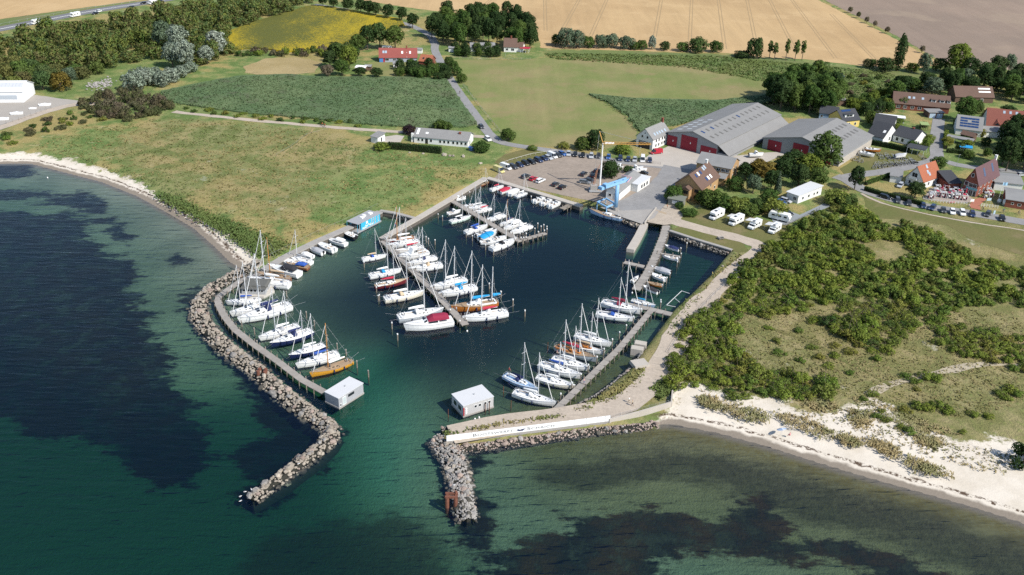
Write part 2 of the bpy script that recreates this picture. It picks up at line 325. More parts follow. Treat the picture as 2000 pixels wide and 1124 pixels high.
def build_water():
    t = NT('sea_water'); t.t.nodes.remove(t.b); out = t.t.nodes['Material Output']
    m1 = t.mapped((0.13, 0.50, 1), (0, 0, R(-8))); m2 = t.mapped((0.34, 1.1, 1), (0, 0, R(5)))
    gust = t.step(t.noise(0.012, 3), .35, .65)
    h = t.math('ADD', t.math('MULTIPLY', t.noise(1.0, 2, .5, m1, .4), 1.6), t.math('ADD', t.math('MULTIPLY', t.noise(1.0, 2, .5, m2, .4), .35), t.math('MULTIPLY', t.noise(1.2, 1), .06)))
    h = t.math('MULTIPLY', h, t.math('MULTIPLY_ADD', gust, .5, .5))
    h = t.math('MULTIPLY', h, t.math('MULTIPLY_ADD', t.attr('calm'), -.75, 1.0))
    bp = t.n('ShaderNodeBump'); bp.inputs['Strength'].default_value = .55; bp.inputs['Distance'].default_value = .22; t.l(h, bp.inputs['Height'])
    gl = t.n('ShaderNodeBsdfGlossy'); gl.inputs['Roughness'].default_value = .16; t.l(bp.outputs[0], gl.inputs['Normal'])
    tr = t.n('ShaderNodeBsdfTransparent'); tr.inputs[0].default_value = (.92, .95, .95, 1)
    df = t.n('ShaderNodeBsdfDiffuse'); df.inputs[0].default_value = (0.006, 0.032, 0.10, 1)
    body = t.n('ShaderNodeMixShader'); body.inputs[0].default_value = .10; t.l(tr.outputs[0], body.inputs[1]); t.l(df.outputs[0], body.inputs[2])
    fr = t.n('ShaderNodeFresnel'); fr.inputs['IOR'].default_value = 1.33; t.l(bp.outputs[0], fr.inputs['Normal'])
    mx = t.n('ShaderNodeMixShader'); t.l(fr.outputs[0], mx.inputs[0]); t.l(body.outputs[0], mx.inputs[1]); t.l(gl.outputs[0], mx.inputs[2])
    t.l(mx.outputs[0], out.inputs['Surface'])
    va = t.n('ShaderNodeVolumeAbsorption'); va.inputs['Color'].default_value = (0.48, 0.79, 0.64, 1); va.inputs['Density'].default_value = .38
    t.l(va.outputs[0], out.inputs['Volume'])
    xs = [-9000, -900, -400] + list(range(-200, 221, 4)) + [400, 900, 9000]; ys = [-4000, 0, 60] + list(range(100, 401, 4)) + [420]
    vs = [(x, y, 0.0) for y in ys for x in xs]; n = len(xs)
    fs = [(j * n + i, j * n + i + 1, (j + 1) * n + i + 1, (j + 1) * n + i) for j in range(len(ys) - 1) for i in range(n - 1)]
    b = len(vs); cr = [0, n - 1, len(vs) - 1, len(vs) - n]
    vs += [(vs[k][0], vs[k][1], -7.0) for k in cr]
    rim = [list(range(0, n)), [j * n + n - 1 for j in range(len(ys))], [len(vs) - 5 - i for i in range(n)], [(len(ys) - 1 - j) * n for j in range(len(ys))]]
    for e in range(4): fs.append(tuple(rim[e][::-1]) + (b + e, b + (e + 1) % 4))
    fs.append((b + 3, b + 2, b + 1, b))
    me = bpy.data.meshes.new('water'); me.from_pydata(vs, [], fs); me.update()
    P = np.array([(v[0], v[1]) for v in vs], float)
    hb = wp([(500, 520), (741, 420), (948, 350), (1152, 398), (1308, 450), (1430, 490), (1240, 708), (1110, 806), (900, 846), (640, 800), (420, 600)])
    me.attributes.new('calm', 'FLOAT', 'POINT').data.foreach_set('value', ss((sdf(P, [hb]) + 2) / 25).astype(np.float32))
    me.materials.append(t.mat)
    tag(link(bpy.data.objects.new('water', me)), 'blue green sea water in and around the harbour', kind='structure')
build_water()
# ---------------------------------------------------------------- sheets of land laid over the ground
def densify(pts, step=3.0, jit=0.0, closed=True):
    out = []
    for i in range(len(pts) if closed else len(pts) - 1):
        a, b = pts[i], pts[(i + 1) % len(pts)]; n = max(1, int((b - a).length / step))
        for k in range(n):
            p = a.lerp(b, k / n)
            if jit and k: p = p + Vector((random.uniform(-jit, jit), random.uniform(-jit, jit), 0))
            out.append(p)
    if not closed: out.append(pts[-1])
    return out
def sheet(name, px, mat, lift, label, jit=0.0, step=3.0, hgt=0.0, kind='structure', z=LZ, **kw):
    pts = densify(GP(px, z + lift), step, jit)
    bm = bmesh.new(); vs = [bm.verts.new(p) for p in pts]; f = bm.faces.new(vs)
    if f.normal.z < 0: f.normal_flip()
    bm.normal_update()
    if bm.faces[:][0].normal.z < 0: bmesh.ops.reverse_faces(bm, faces=bm.faces[:])
    if hgt:
        r = bmesh.ops.extrude_face_region(bm, geom=bm.faces[:]); 
        bmesh.ops.translate(bm, verts=[e for e in r['geom'] if isinstance(e, bmesh.types.BMVert)], vec=(0, 0, hgt))
    bmesh.ops.triangulate(bm, faces=bm.faces[:])
    me = bpy.data.meshes.new(name); bm.to_mesh(me); bm.free(); me.materials.append(mat)
    return tag(link(bpy.data.objects.new(name, me)), label, kind=kind, **kw)
def strip(name, px, width, mat, lift, label, jit=0.0, z=LZ, kind='structure', step=4.0, smooth=True):
    p = GP(px, z + lift)
    if smooth:                                                # rounded run through the points
        q = []
        for i in range(len(p) - 1):
            a, b, c, d = p[max(i - 1, 0)], p[i], p[i + 1], p[min(i + 2, len(p) - 1)]
            n = max(2, int((c - b).length / step))
            for k in range(n):
                t = k / n
                q.append(0.5 * ((2 * b) + (c - a) * t + (2 * a - 5 * b + 4 * c - d) * t * t + (3 * b - a - 3 * c + d) * t ** 3))
        p = q + [p[-1]]
    ws = width if callable(width) else (lambda u: width)
    vs = []
    for i, c in enumerate(p):
        d = (p[min(i + 1, len(p) - 1)] - p[max(i - 1, 0)]); d.z = 0; d.normalize(); nrm = Vector((-d.y, d.x, 0))
        h = ws(i / (len(p) - 1)) / 2
        vs += [c + nrm * (h + random.uniform(-jit, jit)), c - nrm * (h + random.uniform(-jit, jit))]
    fs = [(2 * i, 2 * i + 1, 2 * i + 3, 2 * i + 2) for i in range(len(p) - 1)]
    m = MB(); m.add(vs, fs); o = m.obj(name, mat)
    for f in o.data.polygons:
        if f.normal.z < 0: f.flip()
    return tag(o, label, kind=kind)
def field_mat(name, c1, c2, scale, rot, freq, amt, c3=None, bump=.3, fine=.7, rough=.95):
    t = NT(name); m = t.mapped((freq, .012, 1), (0, 0, rot))
    st = t.noise(1.0, 4, .6, m, .15)
    c = t.mix(t.step(t.noise(scale, 4, .6), .35, .65), c1, c2)
    c = t.vary(c, amt, st)
    if c3: c = t.mix(t.math('MULTIPLY', t.step(t.noise(scale * 2.3, 5, .65), .52, .66), .6), c, c3)
    nf = t.noise(fine, 4, .7); c = t.vary(c, .14, nf, t.noise(fine * 4, 2))
    if bump: t.bump(nf, bump, .4)
    return t.out(c, rough)
WHEAT = field_mat('ripe_wheat', (0.48, 0.33, 0.165), (0.41, 0.275, 0.135), .012, R(-14), .22, .2, (0.52, 0.365, 0.19), bump=.2)
STUB = field_mat('harvested_stubble', (0.27, 0.2, 0.15), (0.225, 0.17, 0.13), .008, R(-62), .12, .16, (0.30, 0.23, 0.165), bump=.2)
MEADOW = field_mat('mown_meadow', (0.16, 0.19, 0.055), (0.24, 0.21, 0.09), .022, R(70), .14, .2, (0.25, 0.195, 0.095))
REEDM = field_mat('reed_bed', (0.085, 0.135, 0.056), (0.125, 0.17, 0.072), .03, R(20), .08, .10, (0.085, 0.085, 0.05), bump=1.0, fine=1.0)
ROUGHM = field_mat('rough_wet_grass', (0.115, 0.16, 0.05), (0.165, 0.185, 0.062), .02, R(80), .05, .12, (0.19, 0.16, 0.08), bump=.8)
DRYM = field_mat('dry_pale_grass', (0.36, 0.28, 0.14), (0.30, 0.23, 0.1), .03, R(80), .05, .12, (0.2, 0.17, 0.08), bump=.8)
LAWN = field_mat('worn_lawn', (0.15, 0.135, 0.05), (0.12, 0.13, 0.038), .04, R(80), .05, .12, (0.21, 0.165, 0.085), bump=.5)
def sunflower():
    t = NT('sunflower_field'); a = t.noise(.018, 4, .6, t.mapped((1, .45, 1), (0, 0, R(35)))); f = t.noise(1.1, 3, .8)
    y = t.step(t.math('ADD', t.math('MULTIPLY', f, .8), a), .84, 1.06)
    c = t.mix(y, (0.10, 0.105, 0.018), (0.40, 0.30, 0.012)); t.bump(f, .8, .5); return t.out(t.vary(c, .2, t.noise(3, 2)), .95)
ASPH = pm('pale_asphalt', (0.25, 0.245, 0.24), .9, .2, .25, fine=1.1); HWY = pm('motorway_asphalt', (0.17, 0.17, 0.175), .85, .08, .1)
DIRT = pm('pale_track_gravel', (0.42, 0.355, 0.285), .95, .22, .35, fine=1.4, bump=.3); LOT = pm('car_park_gravel', (0.285, 0.235, 0.19), .95, .24, .16, fine=.8, bump=.3)
CONC = pm('pale_concrete', (0.43, 0.39, 0.34), .9, .13, .3, fine=4); CONC2 = pm('grey_concrete', (0.33, 0.31, 0.285), .9, .16, .4, fine=5)
wf = sheet('wheat_field', [(560, -230), (585, -60), (640, -20), (690, -2), (790, 14), (850, 22), (960, 36), (1050, 62), (1056, 94), (1100, 96), (1250, 100), (1420, 104), (1480, 112), (1570, 116), (1640, 124), (1720, 133), (1800, 133), (1838, 126), (1760, 82), (1700, 52), (1640, 22), (1590, -4), (1480, -60), (1400, -230)], WHEAT, .03, 'ripe golden wheat field with tramlines behind the meadow', .5)
for tl in ([(1296, -40), (1275, 72)], [(1350, -40), (1343, 88)], [(1150, -40), (1085, 76)], [(1200, -40), (1150, 70)], [(1395, -40), (1412, 96)], [(1448, -40), (1474, 92)], [(1536, -10), (1628, 114)], [(1620, 28), (1712, 124)], [(1490, -20), (1552, 104)], [(1060, -40), (1062, 60)], [(980, -20), (920, 28)]):
    for off in (0, 1.9):
        a_, b_ = GP(tl, LZ + .045); m = MB(); m.add([(a_.x + off, a_.y, a_.z), (a_.x + off + .55, a_.y, a_.z), (b_.x + off + .55, b_.y, b_.z), (b_.x + off, b_.y, b_.z)], [(0, 1, 2, 3)]); m.obj('tramline', pm('tramline_soil', (0.33, 0.235, 0.125), .95, .2, .3), wf)
sheet('stubble_field', [(1420, -230), (1490, -66), (1598, -6), (1645, 18), (1704, 47), (1764, 77), (1845, 124), (1900, 130), (2000, 140), (2400, 165), (2900, 175), (2900, -230)], STUB, .04, 'grey brown harvested field beyond the hedge line', .5)
sheet('grain_field', [(-900, 90), (-300, 60), (0, 38), (100, 24), (190, 12), (262, 2), (300, -8), (360, -60), (300, -230), (-900, -230)], WHEAT, .03, 'pale yellow grain field above the motorway', .5)
sheet('sunflower_field', [(440, 66), (500, 44), (600, 14), (640, 14), (700, 24), (782, 39), (790, 50), (738, 62), (700, 76), (630, 100), (560, 103), (500, 95), (446, 100)], sunflower(), .02, 'bright yellow flowering field beside the wood', .6, hgt=.9)
sheet('mown_meadow', [(885, 116), (1000, 118), (1080, 112), (1180, 118), (1340, 128), (1470, 150), (1530, 158), (1500, 185), (1400, 196), (1240, 192), (1150, 184), (1190, 205), (1222, 230), (1243, 256), (1244, 275), (1180, 290), (1090, 288), (1010, 282), (985, 268), (945, 215), (905, 160)], MEADOW, .03, 'broad mown meadow with tan patches beside the lane', .6)
sheet('wet_grassland', [(1060, 100), (1110, 98), (1400, 106), (1560, 120), (1720, 138), (1830, 136), (1800, 170), (1720, 200), (1600, 195), (1540, 190), (1535, 158), (1470, 148), (1340, 126), (1180, 116), (1080, 110)], ROUGHM, .035, 'rough green grassland below the wheat field', .8)
sheet('reed_bed', [(315, 180), (400, 162), (470, 150), (560, 147), (620, 152), (760, 152), (872, 155), (882, 172), (905, 205), (932, 244), (905, 250), (800, 250), (700, 243), (600, 232), (500, 224), (400, 212), (330, 200)], REEDM, .02, 'dark green reed bed left of the lane', .5, hgt=.7)
sheet('reed_bed', [(1150, 185), (1240, 194), (1400, 198), (1500, 186), (1530, 196), (1440, 215), (1360, 235), (1320, 246), (1280, 250), (1250, 258), (1238, 240), (1222, 222), (1190, 202)], REEDM, .02, 'wedge of tall reeds between the meadow and the boat hall', .5, hgt=.7)
sheet('dry_grass_patch', [(475, 130), (520, 114), (580, 112), (628, 122), (615, 142), (560, 146), (500, 146), (478, 142)], DRYM, .05, 'pale dry grass patch above the reeds', .8)
sheet('garden_lawn', [(730, 122), (770, 122), (775, 150), (760, 152), (725, 150), (722, 136)], MEADOW, .06, 'mown garden lawn below the red farmhouse', .3)
sheet('lawn', [(965, 318), (985, 302), (1030, 290), (1060, 292), (1100, 298), (1080, 300), (985, 324)], LAWN, .03, 'mown dry lawn behind the car park', .2)
sheet('verge', [(-300, 84), (0, 52), (100, 33), (180, 19), (270, 6), (262, 2), (190, 12), (100, 24), (0, 38), (-300, 62)], ROUGHM, .03, 'green verge above the motorway', .4)
strip('motorway', [(-500, 150), (-200, 95), (0, 57), (100, 37), (180, 22), (270, 8), (345, -4), (460, -24), (620, -50)], 12.0, HWY, .05, 'grey two lane motorway at the top left')
for off in (-3.6, 0.0, 3.6):
    p = GP([(-500, 150), (-200, 95), (0, 57), (100, 37), (180, 22), (270, 8), (345, -4), (460, -24), (620, -50)], LZ + .07)
    o = strip('lane_marking', [(-500, 150), (-200, 95), (0, 57), (100, 37), (180, 22), (270, 8), (345, -4), (460, -24), (620, -50)], .28, pm('white_road_paint', (.75, .75, .73), .8, .05), .07, 'white painted line along the motorway')
    o.location = Vector((0.35, 0.94, 0)) * off
strip('lane', [(850, 88), (850, 100), (864, 128), (886, 166), (910, 200), (935, 234), (958, 264), (985, 280), (1060, 292), (1130, 301), (1200, 314), (1260, 322), (1330, 330)], 4.6, ASPH, .07, 'narrow pale asphalt lane running up past the meadow', .1)
strip('avenue_road', [(615, 9), (660, 16), (720, 28), (790, 46), (815, 56), (840, 70), (850, 88)], 5.0, ASPH, .05, 'road under the avenue of trees', .1)
strip('track', [(340, 218), (360, 221), (420, 227), (500, 236), (560, 241), (640, 248), (720, 254), (800, 259), (870, 263), (950, 268)], 3.4, DIRT, .06, 'pale dirt track through the marsh', .35)
strip('track', [(-300, 330), (-100, 280), (0, 250), (60, 228), (105, 214), (150, 204), (200, 203)], 5.0, DIRT, .06, 'pale dirt track past the white tent', .3)
strip('footpath', [(612, 252), (600, 265), (575, 285), (540, 305)], .6, DRYM, .05, 'thin trodden path in the marsh', .2)
sheet('storage_yard', [(-300, 200), (0, 190), (60, 184), (110, 192), (165, 198), (140, 206), (104, 211), (60, 226), (0, 245), (-300, 320)], pm('yard_gravel', (0.36, 0.33, 0.29), .95, .12, .2), .04, 'gravel storage yard around the white tent', .3)
sheet('parking_lot', [(962, 350), (985, 330), (1085, 303), (1110, 300), (1200, 312), (1296, 320), (1300, 340), (1275, 372), (1235, 392), (1195, 402), (1152, 392), (1100, 382), (1040, 368)], LOT, .05, 'brown gravel car park behind the harbour quay', .3)
sheet('boatyard_apron', [(1240, 322), (1272, 300), (1305, 286), (1380, 296), (1440, 304), (1500, 298), (1545, 296), (1500, 316), (1420, 330), (1370, 335), (1300, 326)], CONC, .08, 'pale concrete apron before the boat halls', .2)
sheet('boatyard_road', [(1296, 322), (1352, 332), (1338, 352), (1320, 374), (1300, 400), (1290, 412), (1212, 416), (1186, 402), (1225, 386), (1258, 368), (1284, 344)], ASPH, .09, 'grey asphalt yard road between workshop and houses', .2)
sheet('crane_apron', [(1196, 404), (1212, 412), (1290, 408), (1278, 426), (1262, 432), (1254, 438), (1206, 421), (1172, 405)], CONC2, .10, 'grey concrete apron beside the blue crane', .1)
sheet('slipway_apron', [(1280, 404), (1314, 398), (1336, 420), (1326, 436), (1298, 440), (1264, 434)], pm('sandy_concrete', (0.40, 0.34, 0.27), .95, .2, .4, fine=1.6), .06, 'sandy concrete apron above the slipway', .2)
strip('harbour_track', [(1294, 424), (1330, 436), (1380, 450), (1430, 462), (1470, 474), (1485, 486), (1462, 508), (1425, 538), (1392, 572), (1358, 606), (1328, 648), (1306, 690), (1284, 732), (1246, 772), (1190, 798), (1100, 812), (1000, 826), (880, 848)], lambda u: 5.8 + 1.4 * (u > .45), DIRT, .07, 'pale gravel track around the east side of the harbour', .35)
sheet('camper_pitch', [(1320, 420), (1380, 405), (1400, 412), (1540, 438), (1540, 452), (1500, 476), (1440, 462), (1380, 450), (1330, 436)], LAWN, .05, 'dry grass pitch where the camper vans stand', .3)
sheet('grass_bank', [(1312, 450), (1330, 440), (1390, 456), (1450, 474), (1462, 490), (1445, 494), (1420, 486), (1360, 466)], LAWN, .05, 'dry grass bank beside the small boat basin', .25)
strip('village_street', [(1834, 232), (1830, 262), (1829, 296), (1826, 312), (1780, 325), (1720, 336), (1660, 344), (1640, 350)], 5.4, ASPH, .07, 'village street beside the white houses', .1)
strip('village_street', [(1828, 310), (1870, 322), (1930, 330), (2100, 345)], 5.0, ASPH, .08, 'shaded street behind the brick restaurant', .1)
strip('beach_road', [(1632, 344), (1655, 352), (1684, 370), (1730, 386), (1790, 400), (1860, 411), (1930, 422), (2010, 436), (2200, 470)], 6.2, ASPH, .09, 'grey road in front of the brick restaurant', .1)
strip('footpath', [(1682, 378), (1720, 396), (1790, 414), (1860, 428), (1930, 440), (2010, 452), (2200, 490)], 1.0, DIRT, .06, 'thin pale footpath along the road verge', .2)
sheet('street_verge', [(1684, 382), (1720, 394), (1790, 412), (1870, 428), (2010, 452), (2200, 490), (2200, 560), (2000, 500), (1900, 470), (1850, 440), (1780, 430), (1720, 428), (1690, 404)], LAWN, .03, 'grass bank below the parked cars', .3)
sheet('trailer_yard', [(1640, 330), (1660, 318), (1700, 295), (1720, 292), (1800, 300), (1815, 312), (1740, 330), (1650, 341)], LAWN, .05, 'dry grass yard full of boat trailers', .3)
sheet('house_parking', [(1512, 404), (1530, 408), (1562, 420), (1596, 404), (1614, 396), (1624, 392), (1620, 404), (1560, 428), (1536, 440), (1512, 436), (1500, 420)], pm('blue_grey_paving', (0.24, 0.26, 0.27), .9, .08, .3), .09, 'blue grey paved parking beside the white bungalow', .1)
sheet('bungalow_forecourt', [(775, 264), (790, 266), (782, 278), (740, 278), (745, 268)], CONC, .08, 'paved forecourt beside the small white shed', .05)
strip('beach_path', [(1690, 770), (1740, 752), (1800, 735), (1860, 722), (1930, 712), (2010, 716), (2200, 730)], lambda u: 2.2, pm('trodden_sand', (0.40, 0.345, 0.25), .95, .2, .5, fine=2), .03, 'trodden sandy path through the dunes', .6)
strip('heath_path', [(1430, 600), (1470, 625), (1530, 650), (1590, 670), (1640, 700), (1690, 725), (1740, 752)], 1.1, LAWN, .045, 'faint trodden path across the dry heath', .5)
sheet('pond', [(1614, 150), (1620, 142), (1646, 143), (1650, 150), (1640, 155), (1620, 154)], pm('pond_water', (0.01, 0.02, 0.03), .06, 0.0, spec=.6), .06, 'small blue pond in the grassland', .2)
# ================================================================ quays, jetties, breakwaters
WOOD = pm('weathered_grey_wood', (0.30, 0.275, 0.245), .9, .2, .8, fine=6, rand=.10); PILE = pm('wet_grey_pile', (0.22, 0.19, 0.155), .9, .25, 1.0, fine=5, rand=.15)
PILETOP = pm('white_pile_cap', (0.78, 0.78, 0.76), .6, .05); RUST = pm('rusty_steel', (0.17, 0.07, 0.045), .85, .35, 1.5, fine=6); RUSTD = pm('dark_rusty_pile', (0.13, 0.06, 0.035), .9, .3)
WHITE = pm('white_paint', (0.80, 0.80, 0.78), .55, .04); GREYM = pm('galvanised_grey', (0.42, 0.43, 0.44), .5, .1, metal=.3)
ROCKM = [pm('granite_' + n, c, .9, .28, 1.3, fine=7, rand=.28) for n, c in (('warm', (0.31, 0.27, 0.22)), ('grey', (0.255, 0.24, 0.222)), ('rose', (0.28, 0.22, 0.185)), ('wet', (0.075, 0.07, 0.058)))]
def along(pts):
    L = [0.0]
    for a, b in zip(pts, pts[1:]): L.append(L[-1] + (b - a).length)
    def at(s):
        s = max(0, min(L[-1], s))
        for i in range(len(pts) - 1):
            if s <= L[i + 1] or i == len(pts) - 2:
                u = (s - L[i]) / max(L[i + 1] - L[i], 1e-6); d = (pts[i + 1] - pts[i]).normalized()
                return pts[i].lerp(pts[i + 1], u), d
    return L[-1], at
def jetty(name, px, width, label, z=1.15, sec=2.6, pile_every=1, mat=None, thick=.22, piles=True, gap=.07, solid=False, cat='jetty', boards=False):
    pts = GP(px, z); pts = [p.copy() for p in pts]; total, at = along(pts)
    root = empty(name, (pts[0].x, pts[0].y, 0), 0, label, cat); o0 = Vector((pts[0].x, pts[0].y, 0))
    n = max(1, round(total / sec)); mat = mat or WOOD
    for k in range(n):
        a, d = at(total * k / n); b, d2 = at(total * (k + 1) / n); dd = (b - a).normalized(); nr = Vector((-dd.y, dd.x, 0))
        g = gap if (b - a).length > .5 else 0
        nr1 = Vector((-d.y, d.x, 0)); h = width / 2; a2 = a + dd * g / 2; b2 = b - dd * g / 2
        zt = z + random.uniform(-.012, .012)
        m = MB(); q = [a2 - nr * h - o0, b2 - nr * h - o0, b2 + nr * h - o0, a2 + nr * h - o0]
        m.prism([(p.x, p.y) for p in q], zt - thick if not solid else -2.5, zt); m.obj('deck_section', mat, root)
        if piles and k % pile_every == 0:
            for s in (-1, 1):
                p = a - o0 + nr * s * (h + .12)
                m = MB(); m.tube((p.x, p.y, -3.2), (p.x, p.y, z + (.55 if s > 0 else .35)), .15, .14, 6); m.obj('pile', PILE, root)
    if not solid:
        for s in (-1, 1):
            m = MB(); pp = [at(total * k / (2 * n))[0] - o0 for k in range(2 * n + 1)]
            pp = [Vector((p.x, p.y, 0)) + Vector((-at(total * k / (2 * n))[1].y, at(total * k / (2 * n))[1].x, 0)) * s * (width / 2 - .25) for k, p in enumerate(pp)]
            for a, b in zip(pp, pp[1:]): m.box(((a.x + b.x) / 2, (a.y + b.y) / 2, z - thick - .13), ((b - a).length, .18, .22), math.atan2(b.y - a.y, b.x - a.x))
            m.obj('beam', PILE, root)
    return root
LJ = [(516, 531), (470, 548), (436, 572), (424, 582), (428, 598), (440, 620), (460, 645), (500, 676), (540, 704), (590, 742), (634, 766)]
jetty('left_jetty', LJ, 1.9, 'long curved grey wooden jetty behind the left breakwater', sec=2.7)
jetty('middle_jetty', [(748, 470), (800, 522), (850, 572), (909, 634)], 2.1, 'straight wooden jetty down the middle of the harbour', sec=2.6)
jetty('inner_jetty', [(877, 389), (930, 420), (975, 447), (1014, 470)], 2.1, 'grey wooden jetty off the inner quay', sec=2.6)
jetty('jetty_head', [(1008, 471), (1035, 464), (1066, 455)], 1.6, 'short cross jetty with tall white piles at the inner jetty', sec=2.2)
jetty('right_jetty', [(1086, 800), (1150, 738), (1210, 680), (1272, 606)], 1.7, 'straight wooden jetty along the right side of the harbour', sec=2.6)
jetty('access_jetty', [(1222, 594), (1262, 602), (1312, 614)], 2.2, 'short wooden access jetty from the right track', sec=2.4)
jetty('dinghy_jetty', [(1302, 440), (1296, 462), (1280, 502), (1264, 535), (1242, 566)], 2.5, 'wooden jetty for small boats by the slipway', sec=2.4)
jetty('side_jetty', [(1219, 512), (1258, 521)], 1.9, 'short stubby side jetty with white posts', sec=2.3)
jetty('side_jetty', [(1284, 494), (1328, 501)], 1.0, 'narrow finger jetty between the small motor boats', sec=2.3)
jetty('concrete_pier', [(1259, 436), (1246, 462), (1231, 487)], 2.5, 'pale concrete finger pier beside the slipway', mat=CONC, sec=3.5, solid=True, piles=False, gap=.02)
jetty('timber_pier', [(1140, 391), (1118, 398), (1097, 408)], 2.0, 'short dark timber pier at the boat ramp', sec=2.2, mat=PILE)
# quays: coping blocks on a wall
def quay(name, px, width, label, z=1.62, mat=CONC, sec=5.0):
    pts = GP(px, z); total, at = along(pts); o0 = Vector((pts[0].x, pts[0].y, 0)); root = empty(name, o0, 0, label, 'quay')
    n = max(1, round(total / sec)); wall = MB()
    for k in range(n):
        a, _ = at(total * k / n); b, _ = at(total * (k + 1) / n); a = a - o0; b = b - o0
        mid = (a + b) / 2; ln = (b - a).length; rz = math.atan2(b.y - a.y, b.x - a.x)
        m = MB(); m.box((mid.x, mid.y, z - .2 + random.uniform(-.01, .01)), (ln - .05, width, .4), rz); m.obj('coping_slab', mat, root)
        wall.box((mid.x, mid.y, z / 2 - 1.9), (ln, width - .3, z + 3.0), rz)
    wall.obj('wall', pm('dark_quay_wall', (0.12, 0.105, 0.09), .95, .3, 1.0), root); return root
quay('quay', [(514, 527), (560, 499), (625, 468), (690, 440), (742, 413)], 2.6, 'long concrete quay along the marsh on the left', mat=CONC2)
quay('quay', [(746, 466), (780, 446), (814, 427), (882, 387), (949, 347)], 2.4, 'concrete quay from the middle jetty up to the corner', mat=CONC)
quay('quay', [(952, 347), (1000, 361), (1050, 376), (1100, 391), (1136, 402)], 2.4, 'concrete quay in front of the car park', mat=CONC)
quay('quay', [(742, 411), (775, 416), (814, 427)], 1.5, 'narrow footbridge quay behind the blue houseboat', mat=CONC2)
quay('quay', [(1308, 450), (1360, 467), (1430, 488)], 1.3, 'low stone faced quay along the small boat basin', mat=CONC2)
for i, (px, rz, lab) in enumerate((([(1240, 672), (1262, 676)], 0, 'upper of two concrete steps at the right bank'), ([(1233, 682), (1256, 686)], 0, 'lower of two concrete steps at the right bank'))):
    a, b = GP(px, 1.2); m = MB(); m.box((0, 0, -.6), ((b - a).length, 2.0, 2.6), math.atan2((b - a).y, (b - a).x)); m.box((0, 1.2, -.9), ((b - a).length, .8, 2.0), math.atan2((b - a).y, (b - a).x))
    o = m.obj('concrete_step', CONC, None); o.location = (a + b) / 2; tag(o, lab, 'block')
# stone rubble
def rock_meshes(n=9, sub=1):
    out = []
    for k in range(n):
        bm = bmesh.new(); bmesh.ops.create_icosphere(bm, subdivisions=2 if k % 3 == 0 else 1, radius=1.0)
        sc = Vector((random.uniform(.8, 1.25), random.uniform(.65, 1.0), random.uniform(.5, .8)))
        for v in bm.verts:
            f = 1 + random.uniform(-.22, .2); v.co = Vector((v.co.x * sc.x * f, v.co.y * sc.y * f, v.co.z * sc.z * f))
        me = bpy.data.meshes.new('rock'); bm.to_mesh(me); bm.free(); me.materials.append(None); out.append(me)
    return out
ROCKS = rock_meshes()
def put_rock(parent, p, r, mat, org):
    o = bpy.data.objects.new('rock', random.choice(ROCKS)); link(o, parent); o.location = p - org
    o.rotation_euler = (random.uniform(-.4, .4), random.uniform(-.4, .4), random.uniform(0, 6.28)); s = r * random.uniform(.85, 1.15); o.scale = (s, s, s)
    o.material_slots[0].link = 'OBJECT'; o.material_slots[0].material = mat
def fill_rocks(name, parent, items, org, mat):               # items (p, r): the small stones between the big ones, as one mass
    vs, fs = [], []; b = 0
    base = [(np.array([v.co[:] for v in me.vertices]), [tuple(f.vertices) for f in me.polygons]) for me in ROCKS[1:3]]
    for p, r in items:
        V, Fc = random.choice(base); a = random.uniform(0, 6.28); c, s = math.cos(a), math.sin(a)
        Q = V * r; Q = np.stack([Q[:, 0] * c - Q[:, 1] * s, Q[:, 0] * s + Q[:, 1] * c, Q[:, 2]], 1) + np.array(p - org)
        vs.append(Q); fs += [tuple(i + b for i in f) for f in Fc]; b += len(V)
    me = bpy.data.meshes.new(name); me.from_pydata(np.concatenate(vs).tolist(), [], fs); me.materials.append(mat); me.update()
    o = link(bpy.data.objects.new(name, me), parent); o['kind'] = 'stuff'; return o
def breakwater(name, px, halfw, label, n_big, r, top=1.5, n_fill=900, dark_from=2.0, rfill=.42, mats=(0, 1, 0, 2), cat='breakwater', z=.6):
    pts = GP(px, z); total, at = along(pts); org = Vector((pts[0].x, pts[0].y, 0)); root = empty(name, org, 0, label, cat)
    core = MB(); secs = []
    for k in range(41):
        p, d = at(total * k / 40); nr = Vector((-d.y, d.x, 0)); hw = halfw(k / 40) if callable(halfw) else halfw
        e = min(1, (40 - k) / 3.0 + .15)
        secs.append([tuple(p - org + nr * o * hw * e + Vector((0, 0, -p.z + zz))) for o, zz in ((-1.25, -3.5), (-.85, -.7), (-.5, top * .5), (.5, top * .5), (.85, -.7), (1.25, -3.5))])
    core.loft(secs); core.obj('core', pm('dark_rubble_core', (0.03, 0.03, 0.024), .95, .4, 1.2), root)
    def spot(edge=1.15):
        s = random.uniform(0, total); p, d = at(s); u = random.uniform(-edge, edge); hw = halfw(s / total) if callable(halfw) else halfw
        zz = top * (1 - abs(u) ** 1.8) - .25
        return Vector((p.x - d.y * u * hw, p.y + d.x * u * hw, zz)), u, s / total
    for k in range(n_big):
        p, u, f = spot(); rr = r * random.choice((.5, .65, .8, 1.0, 1.0, 1.3, 1.6))
        wet = p.z < .12 or f > dark_from
        put_rock(root, p, rr * .5, ROCKM[3] if wet and random.random() < .8 else ROCKM[random.choice(mats)], org)
    fill_rocks('small_rocks', root, [((q := spot(1.05))[0], rfill * random.uniform(.5, 1.0)) for _ in range(n_fill)], org, ROCKM[mats[0]])
    fill_rocks('wet_rocks', root, [(Vector((q[0].x, q[0].y, random.uniform(-.35, .05))), rfill * random.uniform(.6, 1.2)) for q in (spot(1.25) for _ in range(n_fill // 2)) if abs(q[1]) > .75], org, ROCKM[3])
    return root
